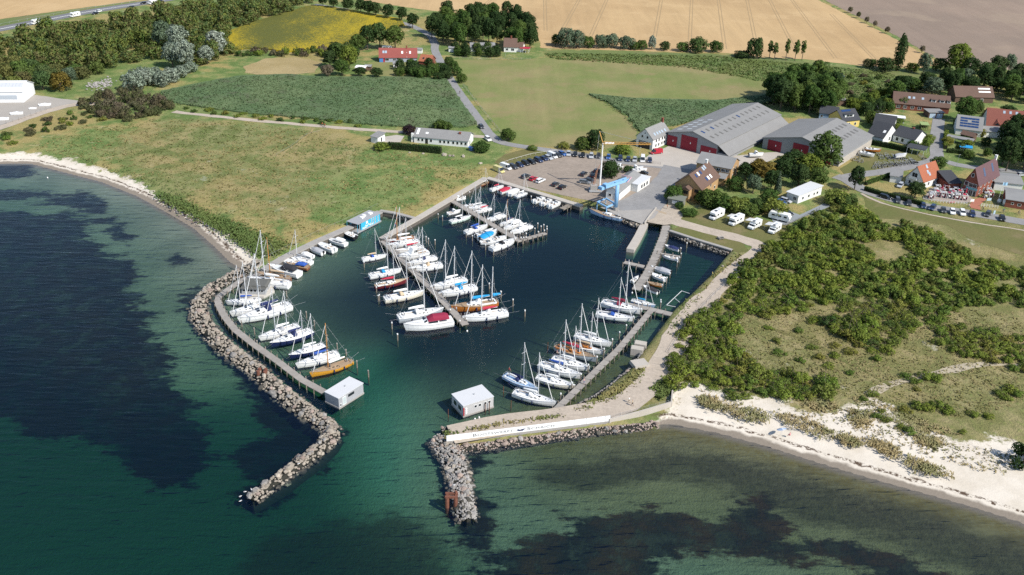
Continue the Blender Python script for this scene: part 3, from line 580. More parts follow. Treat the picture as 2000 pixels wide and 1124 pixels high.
breakwater('rock_breakwater', [(508, 512), (470, 530), (432, 550), (403, 570), (386, 594), (392, 622), (412, 650), (444, 678), (476, 702), (506, 724), (530, 748), (568, 778), (606, 806), (636, 824), (650, 840), (638, 862), (606, 888), (568, 914), (530, 944), (492, 974)],
           lambda u: 2.5 if u < .7 else 2.5 - (u - .7) * 3.6, 'long curved boulder breakwater sheltering the left jetty', 300, 1.2, top=1.6, n_fill=1700)
breakwater('rock_breakwater', [(862, 850), (872, 868), (886, 894), (894, 924), (902, 958), (908, 990), (914, 1016)], lambda u: 3.2 - u * 1.1, 'shorter boulder breakwater on the right of the harbour mouth', 230, 1.0, top=1.4, n_fill=800, dark_from=.78, rfill=.34, mats=(1, 1, 0, 2))
breakwater('rock_revetment', [(872, 876), (960, 866), (1060, 852), (1160, 838), (1230, 832), (1284, 826)], 1.5, 'boulder revetment below the lettered white wall', 120, .85, top=.9, n_fill=700, rfill=.3, cat='revetment', mats=(2, 1, 0, 2))
breakwater('rock_revetment', [(862, 838), (950, 826), (1040, 813), (1110, 801), (1160, 776), (1200, 748), (1226, 726), (1242, 706), (1262, 682)], .8, 'rubble bank along the harbour side of the lettered wall', 60, .7, top=1.2, n_fill=800, rfill=.26, cat='revetment', mats=(1, 1, 0, 2))
breakwater('rock_revetment', [(1310, 456), (1360, 474), (1424, 495)], .8, 'stone slope below the small boat basin quay', 60, .8, top=1.0, n_fill=250, rfill=.3, cat='revetment', mats=(1, 0, 0, 2))
breakwater('rock_revetment', [(1210, 426), (1232, 434), (1250, 442)], .9, 'stone slope beside the blue crane', 60, .7, top=1.2, n_fill=120, rfill=.3, cat='revetment', mats=(0, 2, 0, 2))
breakwater('rock_revetment', [(1428, 498), (1385, 546), (1342, 588), (1312, 618), (1286, 652)], .6, 'grassy stone bank along the right track', 40, .6, top=1.0, n_fill=350, rfill=.25, cat='revetment', mats=(1, 0, 1, 2))
# rusty dolphins of sheet pile tubes
def dolphin(px, label, top, tall):
    c = G(*px, 0); root = empty('mooring_dolphin', c, 0, label, 'dolphin')
    for dx, dy in ((-.9, -.5), (.9, -.6), (-.8, .7), (.85, .6))[:4]:
        m = MB(); m.tube((dx, dy, -3), (dx * .95, dy * .95, tall), .42, .42, 10); m.obj('pile', RUST, root)
    if top:
        m = MB(); m.box((0, -.5, tall + .15), (2.6, .45, .4)); m.box((0, .6, tall + .15), (2.6, .45, .4)); m.box((-.9, 0, tall + .12), (.4, 1.6, .3)); m.box((.9, 0, tall + .12), (.4, 1.6, .3)); m.obj('frame', RUST, root)
        m = MB(); m.tube((.9, .6, tall + .3), (.9, .6, tall + .8), .3, .25, 8); m.obj('bollard', RUST, root)
dolphin((882, 988), 'rusty steel dolphin frame beside the right breakwater', True, 2.5); dolphin((513, 736), 'cluster of rusty steel piles in the left breakwater', False, 2.0)
# lettered wall
def lettered_wall():
    a, b = G(872, 866, .9), G(1191, 826, .9); L = (b - a).length; rz = math.atan2((b - a).y, (b - a).x)
    root = empty('lettered_wall', a, rz, 'long white wall lettered in grey along the harbour mouth', 'wall')
    def X(px): return L * (px - 872) / (1191 - 872)
    H = 1.45; segs = [872, 919, 1119, 1143, 1165, 1181, 1191]
    for k, (p, q) in enumerate(zip(segs, segs[1:])):
        m = MB(); m.box(((X(p) + X(q)) / 2, 0, H / 2 + .55), (X(q) - X(p) - .06, .16, H)); m.obj('panel', WHITE, root)
        m = MB(); m.box((X(q), .05, H / 2), (.1, .2, H + 1.1)); m.obj('post', GREYM, root)
    m = MB(); m.box((L / 2, .02, .2), (L, .3, .7)); m.obj('footing', CONC2, root)
    def word(txt, x0, x1, size):
        cu = bpy.data.curves.new('lettering', 'FONT'); cu.body = txt; cu.size = size; cu.space_character = 1.12; cu.extrude = .01
        t = bpy.data.objects.new('lettering', cu); COL.objects.link(t); bpy.context.view_layer.update()
        me = bpy.data.meshes.new_from_object(t.evaluated_get(bpy.context.evaluated_depsgraph_get())); COL.objects.unlink(t)
        xs = [v.co.x for v in me.vertices]; k = (X(x1) - X(x0)) / (max(xs) - min(xs))
        for v in me.vertices: v.co = Vector(((v.co.x - min(xs)) * k + X(x0), -.095 - v.co.z, v.co.y * 1.0 + .92))
        me.materials.clear(); me.materials.append(pm('dark_grey_lettering', (0.13, 0.135, 0.15), .7, 0)); me.update()
        link(bpy.data.objects.new('lettering', me), root)
    word('B', 922, 929, 1.12); word('OOTSWERFT', 930.5, 999, .88); word('S', 1026, 1032.5, 1.12); word('CHAICH', 1034, 1079, .88)
    m = MB(); x0 = X(1005)                                   # the swallow shaped boat emblem
    for dx, s in ((0, 1.0), (.55, .85)):
        m.add([(x0 + dx, -.1, 1.05), (x0 + dx + .9, -.1, .85), (x0 + dx + 1.25, -.1, 1.15), (x0 + dx + 2.0 * s, -.1, 1.5), (x0 + dx + .8, -.1, 1.25)], [(0, 1, 2, 3, 4)])
    m.add([(x0 - .15, -.101, 1.3), (x0 + .5, -.101, 1.12), (x0 + .75, -.101, 1.5)], [(0, 1, 2)])
    m.obj('emblem', pm('navy_emblem', (0.02, 0.035, 0.11), .6, 0), root)
lettered_wall()
def low_wall(name, px, h, th, mat, label, z0=None, cat='wall', cap=None):
    pts = GP(px, LZ); o0 = pts[0].copy(); root = empty(name, o0, 0, label, cat)
    for k, (a, b) in enumerate(zip(pts, pts[1:])):
        a2, b2 = a - o0, b - o0; mid = (a2 + b2) / 2; rz = math.atan2((b - a).y, (b - a).x)
        m = MB(); m.box((mid.x, mid.y, h / 2 - .8 + k * .003), ((b - a).length + th * .98, th, h + 1.6), rz); m.obj('panel', mat, root)
    return root
low_wall('sea_wall', [(1191, 823), (1250, 808), (1311, 790), (1313, 768)], .75, .35, CONC, 'plain concrete sea wall beside the beach')
low_wall('slipway_wall', [(1281, 408), (1268, 424), (1259, 437)], .55, .4, CONC, 'pale concrete wall on the left side of the slipway')
def slipway():
    a, b, c, d = G(1262, 432, 1.2), G(1297, 434, 1.2), G(1296, 446, -1.2), G(1256, 443, -1.2); e, f = G(1282, 410, LZ + .12), G(1302, 416, LZ + .12)
    m = MB(); m.add([e, f, b, a], [(0, 1, 2, 3)]); m.add([a, b, c, d], [(0, 1, 2, 3)])
    o = m.obj('slipway', pm('stained_slip_concrete', (0.37, 0.29, 0.2), .9, .25, .5)); tag(o, 'stained concrete slipway running down into the water', kind='structure')
slipway()
# posts that boats tie up to
post = Kit(); m = MB(); m.tube((0, 0, -3), (0, 0, 1.9), .17, .16, 7); pb = post.add('shaft', m, 'p'); m = MB(); m.tube((0, 0, 1.62), (0, 0, 1.93), .19, .19, 7); post.add('cap', m, 'c', pb)
pole = Kit(); m = MB(); m.tube((0, 0, -3), (0, 0, 2.1), .11, .1, 6); pole.add('shaft', m, 'p')
A3, M3, U7, J4, LQ, SP6 = ZM(700, 430, 6.613), ZM(700, 562, 4), ZM(850, 340, 7.024), ZM(950, 562, 4), ZM(350, 562, 4), ZM(1180, 430, 5.917)
def posts(Z, pts, label, grp, kit=post, cap=PILETOP, mat=PILE, hs=1.0):
    for x, y in pts:
        kit.spawn('mooring_post', G(*Z(x, y), 0), random.uniform(0, 3), {'p': mat, 'c': cap}, label, 'post', grp, (1, 1, hs * random.uniform(.9, 1.1)))
posts(A3, [(75, 610), (235, 935), (258, 1040), (272, 1040), (1690, 890), (1842, 1000), (990, 320), (905, 310), (875, 285)], 'white capped mooring post among the boats of the middle jetty', 'middle jetty posts')
posts(M3, [(263, 322), (307, 412), (718, 215), (765, 200), (845, 290), (793, 305), (1112, 75)], 'white topped wooden post off the end of the middle jetty', 'middle jetty end posts')
posts(M3, [(1207, 145), (1301, 215), (80, 700)], 'lone mooring post standing in open harbour water', 'lone posts', cap=PILE)
posts(M3, [(702, 1010), (868, 985), (990, 965), (1022, 960), (1192, 940), (1133, 825), (1478, 485)], 'thin rusty mooring pole near the right grey houseboat', 'rusty poles', kit=pole, mat=RUSTD)
posts(U7, [(40, 610), (472, 310), (100, 640), (425, 870), (510, 920), (690, 1040), (800, 1110), (712, 160), (1405, 745), (1365, 815), (1420, 400), (1500, 420), (1315, 375)], 'white capped mooring post around the inner jetty', 'inner jetty posts')
posts(U7, [(1160, 895), (1200, 880), (1245, 900), (1175, 950), (1210, 955), (1245, 940), (1450, 790), (1487, 770), (1530, 790), (1495, 850), (1530, 830), (1412, 870)], 'tall white topped pile on the cross jetty', 'cross jetty piles', hs=1.15)
posts(J4, [(1358, 160), (300, 225), (207, 140), (578, 885), (665, 800), (735, 730), (793, 660), (860, 595), (915, 530), (980, 460), (1037, 395), (1090, 340), (1145, 280), (1203, 220), (1256, 170)], 'white capped post along the right jetty', 'right jetty posts', hs=1.15)
posts(SP6, [(960, 270), (950, 320), (880, 380), (885, 440), (865, 490), (840, 545), (757, 670), (718, 730), (680, 760), (648, 990)], 'slim post with white top in the small boat basin', 'small basin posts', kit=post)
posts(LQ, [(995, 235), (1057, 300), (1155, 420), (1235, 480), (1305, 530), (1390, 625), (1478, 695), (840, 70), (490, 305), (590, 365), (612, 460)], 'wooden mooring post off the left jetty', 'left jetty posts', cap=WOOD)
frame = empty('floating_berth', G(1315, 598, 0.25), 0, 'white square tube frame floating by the right bank', 'berth')
o0 = G(1315, 598, .25); fp = [G(*SP6(720, 985), .25), G(*SP6(895, 820), .25), G(*SP6(985, 850), .25)]; fq = [G(*SP6(825, 1005), .25), G(*SP6(870, 950), .25)]
for a, b in ((fp[0], fp[1]), (fp[1], fp[2]), (fp[0], fq[0]), ((fp[0] + fp[1]) / 2, fq[1])):
    m = MB(); m.tube(a - o0, b - o0, .10, .10, 6); m.obj('bar', pm('pale_pontoon', (.55, .56, .56), .6, .05), frame)
# ================================================================ boats
GLASS = pm('dark_window_glass', (0.02, 0.025, 0.03), .08, 0, spec=.6); ALU = pm('silver_mast_alloy', (0.62, 0.63, 0.64), .45, .03); TEAK = pm('teak_deck', (0.33, 0.235, 0.15), .8, .12, 2)
GEL = pm('white_gelcoat', (0.80, 0.80, 0.78), .25, .03, .5, spec=.5); CREAM = pm('cream_gelcoat', (0.72, 0.67, 0.56), .3, .04); DECKW = pm('white_deck', (0.73, 0.73, 0.71), .55, .05); DECKG = pm('light_grey_deck', (0.52, 0.53, 0.53), .6, .06)
WIRE = pm('stay_wire', (0.45, 0.46, 0.47), .4, 0, metal=.4); BLACK = pm('black_rubber', (0.02, 0.02, 0.022), .6, .1); ORANGEW = pm('varnished_wood', (0.40, 0.145, 0.03), .3, .15, 2); YELW = pm('yellow_varnish', (0.55, 0.27, 0.03), .3, .12, 2); BRASS = pm('honey_spar', (0.48, 0.22, 0.06), .4, .1)
CLO = {n: pm(n + '_canvas', c, .8, .1) for n, c in dict(blue=(0.03, 0.09, 0.36), navy=(0.02, 0.03, 0.10), cyan=(0.02, 0.28, 0.56), red=(0.42, 0.03, 0.06), burgundy=(0.24, 0.02, 0.05), white=(0.76, 0.76, 0.74), beige=(0.55, 0.42, 0.28), grey=(0.36, 0.37, 0.39), black=(0.03, 0.03, 0.035), green=(0.05, 0.18, 0.10)).items()}
HULL = {'white': GEL, 'cream': CREAM, 'navy': pm('navy_hull', (0.015, 0.025, 0.08), .25, .03), 'red': pm('dark_red_hull', (0.15, 0.025, 0.03), .3, .05), 'grey': pm('grey_hull', (0.40, 0.44, 0.47), .3, .03), 'green': pm('pale_green_hull', (0.56, 0.68, 0.60), .3, .03),
        'orange': ORANGEW, 'yellow': YELW, 'brown': pm('brown_hull', (0.20, 0.08, 0.04), .35, .1), 'blue': pm('light_blue_hull', (0.32, 0.45, 0.62), .3, .03), 'black': BLACK}
def hull_secs(L, B, free, bow=1.0, tr=.72, n=13, sheer=.35, draft=.45, fine=1.0):
    secs = []
    for k in range(n):
        t = k / (n - 1); x = -L / 2 + L * t
        b = B / 2 * (tr + (1 - tr) * math.sin(min(t / .42, 1) * math.pi / 2)) if t < .42 else B / 2 * max(0.02, 1 - ((t - .42) / .58) ** (2.1 * fine))
        z = free + sheer * max(0, (t - .35) / .65) ** 2 + .05 * (1 - t); r = 1 - .35 * t
        xo = .06 * L * max(0, t - .7) / .3 * bow
        secs.append([(x + xo, b, z), (x + xo * .6, b * .97, z * .45), (x, b * .80, -.10), (x, b * .35, -draft * (.6 + .4 * math.sin(math.pi * t))), (x, -b * .35, -draft * (.6 + .4 * math.sin(math.pi * t))), (x, -b * .80, -.10), (x + xo * .6, -b * .97, z * .45), (x + xo, -b, z)])
    return secs
def boat_shell(kit, L, B, free, **kw):
    secs = hull_secs(L, B, free, **kw)
    m = MB(); m.loft(secs); h = kit.add('hull', m, 'hull')
    m = MB(); m.loft([[tuple(a + (b - a) * .04 if i == 1 else a for i, (a, b) in enumerate(zip(s[0], s[7]))), (s[0][0], 0, s[0][2] + .07), tuple(a + (b - a) * .04 if i == 1 else a for i, (a, b) in enumerate(zip(s[7], s[0])))] for s in [[(q[0], q[1], q[2] + .02) for q in s] for s in secs]], caps=False)
    d = kit.add('deck', m, 'deck')
    m = MB()
    for i in (0, 7):
        for s, s2 in zip(secs, secs[1:]): m.tube((s[i][0], s[i][1], s[i][2] + .05), (s2[i][0], s2[i][1], s2[i][2] + .05), .05, .05, 4, caps=False)
    kit.add('rubbing_strake', m, 'trim')
    return secs
def sailboat(B=3.2, free=.95, mast=12.6, ketch=False, gaff=False, cab=(-.06, .22), cabw=.55, hood=True, classic=False, tr=.72):
    K = Kit(); L = 10.0; secs = boat_shell(K, L, B, free, tr=tr, sheer=.35 if not classic else .55, fine=1.0 if not classic else .85)
    x0, x1 = cab[0] * L, cab[1] * L; c = MB(); cs = []
    for k in range(7):
        t = k / 6; x = x0 + (x1 - x0) * t; w_ = B * cabw / 2 * (1 - .45 * t ** 2); hz = free + .12 + .46 * (1 - t ** 3)
        cs.append([(x, w_, free + .02), (x + .04, w_ * .86, hz), (x + .04, 0, hz + .06), (x + .04, -w_ * .86, hz), (x, -w_, free + .02)])
    c.loft(cs); ci = K.add('cabin', c, 'cabin')
    for s in (-1, 1):
        m = MB()
        for k in (0, 2, 4):
            t0, t1 = (k + .25) / 6, (k + 1.35) / 6; q = []
            for t, u in ((t0, .35), (t1, .35), (t1, .8), (t0, .8)):
                x = x0 + (x1 - x0) * t; w_ = B * cabw / 2 * (1 - .45 * t ** 2); hz = free + .12 + .46 * (1 - t ** 3)
                q.append((x, s * (w_ * (1 - .14 * u) + .015), free + .02 + (hz - free) * u))
            m.add(q, [(0, 1, 2, 3)])
        K.add('cabin_window', m, 'glass', ci)
    m = MB(); m.box((x0 + (x1 - x0) * .72, 0, free + .5), (.55, .55, .07)); m.box((x1 + .9, 0, free + .22), (.5, .5, .06)); K.add('hatch', m, 'glass', ci)
    m = MB(); cx0, cx1 = -.43 * L, x0 - .05; cw = B * .62 / 2
    m.box(((cx0 + cx1) / 2, cw, free + .16), (cx1 - cx0, .32, .30)); m.box(((cx0 + cx1) / 2, -cw, free + .16), (cx1 - cx0, .32, .30)); m.box((cx0, 0, free + .14), (.3, cw * 2, .26)); co = K.add('cockpit', m, 'cabin')
    m = MB(); m.box(((cx0 + cx1) / 2, 0, free + .07), (cx1 - cx0 - .2, cw * 2 - .35, .05)); K.add('cockpit_floor', m, 'sole', co)
    m = MB(); m.tube((cx0 + .9, 0, free), (cx0 + .8, 0, free + .75), .06); m.tube((cx0 + .75, 0, free + .75), (cx0 + .82, 0, free + .75), .42, .42, 10); K.add('steering_wheel', m, 'wire', co)
    mx = .11 * L
    def rig(mx, mh, boom, tagx=''):
        m = MB(); m.tube((mx, 0, free + .3), (mx - .12, 0, free + mh), .115, .085, 7); mi = K.add('mast', m, 'mast')
        for zf in ((.48, .76) if mh > 10 else (.55,)):
            m = MB(); m.path([(mx - .25, -B * .27, free + mh * zf + .06), (mx - .07, 0, free + mh * zf), (mx - .25, B * .27, free + mh * zf + .06)], .04, 4); K.add('spreader', m, 'mast', mi)
        m = MB(); m.tube((mx - .1, 0, free + 1.35), (mx - boom, 0, free + 1.5), .09, .08, 6); bi = K.add('boom', m, 'mast')
        m = MB(); m.loft([[(mx - .15 - u * (boom - .2), math.cos(a) * r, free + 1.62 + .1 * u + math.sin(a) * r * 1.35) for a in [i * math.pi / 4 for i in range(8)]] for u, r in ((0, .2), (.08, .3), (.35, .26), (.7, .2), (1.0, .1))], closed=True); K.add('sail_cover', m, 'cover', bi)
        m = MB()
        for s in (-1, 1):
            m.path([(mx - .1, s * B * .44, free + .1), (mx - .22, s * B * .27, free + mh * .5), (mx - .12, 0, free + mh * .97)], .02, 3)
        K.add('shroud', m, 'wire')
        return mi
    rig(mx, mast, 3.7 if not classic else 4.2)
    if ketch: rig(-.36 * L, mast * .66, 2.0)
    m = MB(); m.tube((.47 * L, 0, free + .4), (mx - .05, 0, free + mast * .95), .085, .05, 5); K.add('furled_sail', m, 'genoa')
    m = MB(); m.tube((-.49 * L, 0, free), (mx - .12, 0, free + mast * .99), .02, .02, 3); K.add('backstay', m, 'wire')
    for nm, sg in (('pulpit', 1), ('pushpit', -1)):
        m = MB(); xa, xb, yb = (.50 * L, .38 * L, .42) if sg > 0 else (-.49 * L, -.40 * L, B * .36)
        zt = free + (.95 if sg > 0 else .62)
        m.path([(xb, yb, zt), (xa, yb * .6, zt + .05), (xa, -yb * .6, zt + .05), (xb, -yb, zt)], .03, 4)
        for x, y in ((xb, yb), (xa, yb * .6), (xa, -yb * .6), (xb, -yb)): m.tube((x, y, free + .05), (x, y, zt), .03, .03, 4)
        K.add(nm, m, 'wire')
    if hood:
        m = MB(); m.loft([[(x0 + dx, B * .27 * math.cos(a), free + .42 + hh * math.sin(a)) for a in [i * math.pi / 6 for i in range(7)]] for dx, hh in ((-.35, .85), (.15, .85), (.75, .15))]); K.add('sprayhood', m, 'hood')
    for s in (-1, 1):
        m = MB(); m.tube((.45 * L, s * .3, free + .3), (.45 * L + 2.4, s * 1.3, 1.1), .013, .013, 3); K.add('mooring_line', m, 'rope')
        m = MB(); m.tube((-.47 * L, s * B * .3, free), (-.47 * L - 2.6, s * B * .55, 1.5), .013, .013, 3); K.add('mooring_line', m, 'rope')
        for x in (-2.2, .3): m = MB(); m.tube((x, s * (B / 2 + .07), .15), (x, s * (B / 2 + .07), .85), .13, .13, 6); K.add('fender', m, 'fender')
    return K
K_MOD, K_CLA, K_KET, K_SMALL = sailboat(), sailboat(2.7, .8, 12.0, cab=(-.12, .16), classic=True, hood=False, tr=.35), sailboat(2.9, .9, 12.6, ketch=True, classic=True, tr=.4), sailboat(3.5, 1.0, 11.6, cab=(-.02, .2), hood=False, cabw=.6)
def motorboat(kind):
    K = Kit(); L = 10.0 if kind == 'cruiser' else 6.0; B = 3.3 if kind == 'cruiser' else 2.3; f = 1.15 if kind == 'cruiser' else .72
    boat_shell(K, L, B, f, tr=.9, sheer=.45, fine=1.15)
    if kind == 'cruiser':
        m = MB(); cs = []
        for x, w_, h in ((-.18 * L, 1.3, .75), (.06 * L, 1.28, .8), (.13 * L, 1.2, .45), (.36 * L, .55, .12)):
            cs.append([(x, w_, f), (x, w_ * .85, f + h), (x, 0, f + h + .06), (x, -w_ * .85, f + h), (x, -w_, f)])
        m.loft(cs); ci = K.add('cabin', m, 'cabin')
        m = MB(); m.add([(.065 * L, 1.06, f + .82), (.065 * L, -1.06, f + .82), (.128 * L, -1.0, f + .50), (.128 * L, 1.0, f + .50)], [(0, 1, 2, 3)]); K.add('windscreen', m, 'glass', ci)
        for s in (-1, 1):
            m = MB(); m.add([(-.16 * L, s * 1.27, f + .3), (.05 * L, s * 1.24, f + .3), (.05 * L, s * 1.16, f + .66), (-.16 * L, s * 1.18, f + .66)], [(0, 1, 2, 3)]); K.add('side_window', m, 'glass', ci)
        m = MB(); m.loft([[(x, 1.25 * math.cos(a), f + .75 + h * math.sin(a)) for a in [i * math.pi / 6 for i in range(7)]] for x, h in ((-.40 * L, .55), (-.32 * L, .95), (-.06 * L, 1.05), (.05 * L, .25))]); ca = K.add('canopy', m, 'cover')
        m = MB(); m.add([(-.30 * L, -1.24, f + 1.0), (-.18 * L, -1.27, f + 1.0), (-.18 * L, -1.1, f + 1.45), (-.30 * L, -1.1, f + 1.42)], [(0, 1, 2, 3)]); K.add('canopy_window', m, 'pane', ca)
        m = MB(); m.box((-.46 * L, 0, f - .3), (.9, B * .8, .18)); K.add('swim_platform', m, 'deck')
        m = MB(); m.path([(.2 * L, 1.25, f + .75), (.45 * L, .5, f + 1.0), (.53 * L, 0, f + 1.05), (.45 * L, -.5, f + 1.0), (.2 * L, -1.25, f + .75)], .035, 4); K.add('rail', m, 'wire')
    else:
        m = MB(); m.prof([(.02 * L, f), (.40 * L, f + .05), (.2 * L, f + .28), (.05 * L, f + .34)], -.75, .75); K.add('foredeck', m, 'cabin')
        if kind == 'open':
            m = MB(); m.add([(.06 * L, .8, f + .3), (.06 * L, -.8, f + .3), (-.01 * L, -.7, f + .72), (-.01 * L, .7, f + .72)], [(0, 1, 2, 3)]); K.add('windscreen', m, 'glass')
            m = MB(); m.box((-.2 * L, 0, f + .08), (.36 * L, 1.5, .06)); ci = K.add('cockpit_floor', m, 'sole')
            for y in (-.45, .45): m = MB(); m.box((-.12 * L, y, f + .3), (.5, .5, .4)); m.box((-.17 * L, y, f + .55), (.12, .5, .5)); K.add('seat', m, 'cabin')
            m = MB(); m.box((-.40 * L, 0, f + .2), (.5, 1.5, .3)); K.add('stern_bench', m, 'cabin')
        elif kind == 'cuddy':
            m = MB(); m.loft([[(x, .85, f), (x + .05, .72, f + h), (x + .05, -.72, f + h), (x, -.85, f)] for x, h in ((-.08 * L, 1.15), (.05 * L, 1.2), (.16 * L, .3))]); ci = K.add('wheelhouse', m, 'cabin')
            m = MB(); m.add([(.065 * L, .68, f + 1.1), (.065 * L, -.68, f + 1.1), (.15 * L, -.72, f + .42), (.15 * L, .72, f + .42)], [(0, 1, 2, 3)]); K.add('windscreen', m, 'glass', ci)
            for s in (-1, 1): m = MB(); m.add([(-.07 * L, s * .80, f + .5), (.05 * L, s * .80, f + .5), (.04 * L, s * .76, f + 1.0), (-.07 * L, s * .76, f + 1.0)], [(0, 1, 2, 3)]); K.add('side_window', m, 'glass', ci)
            m = MB(); m.box((-.26 * L, 0, f + .08), (.3 * L, 1.5, .06)); K.add('cockpit_floor', m, 'sole')
        else:
            m = MB(); m.loft([[(x, w_, f + .04), (x, w_ * .6, f + h * .8), (x, 0, f + h), (x, -w_ * .6, f + h * .8), (x, -w_, f + .04)] for x, w_, h in ((-.47 * L, 1.1, .25), (-.3 * L, 1.17, .55), (0, 1.17, .8), (.2 * L, .95, .5), (.36 * L, .5, .2))]); K.add('tarpaulin', m, 'cover')
        m = MB(); m.box((-.53 * L, 0, f + .25), (.42, .42, .62), top=.8); oi = K.add('outboard', m, 'motor'); m = MB(); m.box((-.53 * L, 0, f - .4), (.2, .16, .9)); K.add('outboard_leg', m, 'motor', oi)
    return K
K_CRU, K_OPEN, K_CUD, K_COV = motorboat('cruiser'), motorboat('open'), motorboat('cuddy'), motorboat('cover')
ORD = ['', 'first', 'second', 'third', 'fourth', 'fifth', 'sixth', 'seventh', 'eighth', 'ninth', 'tenth', 'eleventh', 'twelfth']
CNAME = {'white': 'white', 'cream': 'cream', 'navy': 'navy', 'red': 'dark red', 'grey': 'grey', 'green': 'pale green', 'orange': 'orange varnished', 'yellow': 'yellow wooden', 'brown': 'brown wooden', 'blue': 'light blue', 'black': 'black'}
def boat(Z, bow, stern, kit, where, skip=(), hull='white', cover='white', hood='white', deck=None, mast='alu', cabin=None, z=.75, group=None, note=None, narrow=1.0):
    a, b = G(*Z(*bow), z), G(*Z(*stern), z); d = a - b; c = (a + b) / 2; L = d.length; L0 = 6.0 if kit in (K_OPEN, K_CUD, K_COV) else 10.0
    s = L / (L0 * 1.05); sail = kit in (K_MOD, K_CLA, K_KET, K_SMALL); wood = hull in ('orange', 'yellow', 'brown')
    mats = {'hull': HULL[hull], 'deck': deck or (TEAK if wood else DECKW), 'trim': TEAK if wood or kit is K_CLA else (CLO['grey'] if hull == 'white' else GEL), 'cabin': cabin or (TEAK if wood else GEL), 'glass': GLASS, 'pane': pm('cyan_canopy_pane', (.25, .5, .52), .2, 0), 'sole': TEAK,
            'wire': WIRE, 'mast': BRASS if mast == 'wood' else ALU, 'cover': CLO[cover], 'hood': CLO[hood], 'genoa': CLO['white'], 'fender': CLO['navy'], 'rope': CLO['grey'], 'motor': BLACK if cover != 'white' else GEL}
    kind = ('sailing boat' if sail else 'motor cruiser' if kit is K_CRU else 'covered boat' if kit is K_COV else 'motor boat')
    lab = f"{CNAME[hull]} {kind} with {note or (cover + (' sail cover' if sail else ' canopy' if kit is K_CRU else ' tarpaulin' if kit is K_COV else ' cockpit'))}, {where}"
    sc = (s, s * narrow * random.uniform(.95, 1.04), s * (random.uniform(.93, 1.05) if sail else 1.0))
    return kit.spawn('sailing_boat' if sail else 'motor_boat', Vector((c.x, c.y, 0)), math.atan2(d.y, d.x), mats, lab, 'sailboat' if sail else 'boat', group, sc, skip)
g = 'boats on the left side of the middle jetty'; W = lambda k, s: f'{ORD[k]} from shore {s}'
w_ = 'middle jetty left side'
boat(A3, (355, 450), (40, 505), K_MOD, W(1, w_), cover='beige', hood='blue', group=g); boat(A3, (548, 640), (130, 725), K_MOD, W(2, w_), hood='cyan', group=g); boat(A3, (635, 775), (200, 855), K_CLA, W(3, w_), hull='red', cover='red', deck=CLO['beige'], group=g)
boat(A3, (838, 935), (322, 1030), K_MOD, W(4, w_), hull='cream', hood='beige', group=g); boat(M3, (655, 180), (300, 245), K_MOD, W(5, w_), hull='grey', group=g); boat(M3, (365, 315), (745, 262), K_CRU, 'at the end of the middle jetty', cover='burgundy', group=g)
g = 'boats on the right side of the middle jetty'; w_ = 'middle jetty right side'
boat(A3, (340, 285), (745, 222), K_CLA, W(1, w_), hull='red', cover='white', mast='wood', cabin=ORANGEW, group=g); boat(A3, (375, 335), (790, 268), K_MOD, W(2, w_), hull='white', hood='white', group=g); boat(A3, (465, 405), (850, 335), K_CLA, W(3, w_), cover='red', deck=DECKW, cabin=GEL, group=g)
boat(A3, (530, 490), (900, 405), K_CUD, W(4, w_), cover='navy', group=g, note='navy windows'); boat(A3, (635, 570), (1010, 475), K_MOD, W(5, w_), hood='navy', group=g); boat(A3, (660, 640), (1090, 575), K_MOD, W(6, w_), hull='white', hood='beige', group=g)
boat(A3, (940, 880), (1400, 765), K_MOD, W(7, w_), hood='white', group=g); boat(A3, (1045, 965), (1530, 862), K_MOD, W(8, w_), cover='cyan', hood='cyan', group=g)
boat(M3, (735, 168), (1098, 115), K_KET, 'ninth, middle jetty right', hull='orange', cover='cyan', hood='white', cabin=GEL, group=g); boat(M3, (822, 245), (1172, 195), K_MOD, W(10, w_), cover='red', hood='white', group=g, narrow=.9)
g = 'boats on the left side of the inner jetty'; w_ = 'inner jetty left side'
boat(U7, (345, 495), (165, 535), K_CUD, W(1, w_), group=g); boat(U7, (482, 580), (200, 655), K_MOD, W(2, w_), hull='green', hood='black', group=g); boat(U7, (722, 705), (405, 805), K_MOD, W(3, w_), cover='blue', hood='blue', group=g)
boat(U7, (790, 770), (560, 860), K_OPEN, W(4, w_), cover='red', group=g, note='red seats'); boat(U7, (840, 790), (610, 900), K_COV, W(5, w_), cover='cyan', group=g); boat(U7, (970, 855), (770, 895), K_OPEN, W(6, w_), group=g); boat(U7, (870, 935), (620, 930), K_CUD, W(7, w_), group=g)
boat(U7, (1108, 900), (755, 1035), K_MOD, W(8, w_), hood='black', group=g)
g = 'boats on the right side of the inner jetty'; w_ = 'inner jetty right side'
boat(U7, (225, 350), (410, 315), K_CUD, W(1, w_), group=g); boat(U7, (365, 440), (540, 415), K_OPEN, W(2, w_), group=g); boat(U7, (445, 475), (710, 430), K_SMALL, W(3, w_), group=g); boat(U7, (510, 525), (780, 465), K_CLA, W(4, w_), cover='red', cabin=GEL, deck=DECKW, group=g)
boat(U7, (700, 635), (960, 555), K_SMALL, W(5, w_), cover='grey', group=g); boat(U7, (890, 695), (1120, 620), K_SMALL, W(6, w_), cover='navy', mast='wood', group=g); boat(U7, (945, 755), (1180, 660), K_CRU, W(7, w_), group=g); boat(U7, (1035, 805), (1325, 705), K_MOD, W(8, w_), group=g)
g = 'boats along the car park quay'; w_ = 'from the car park quay corner'
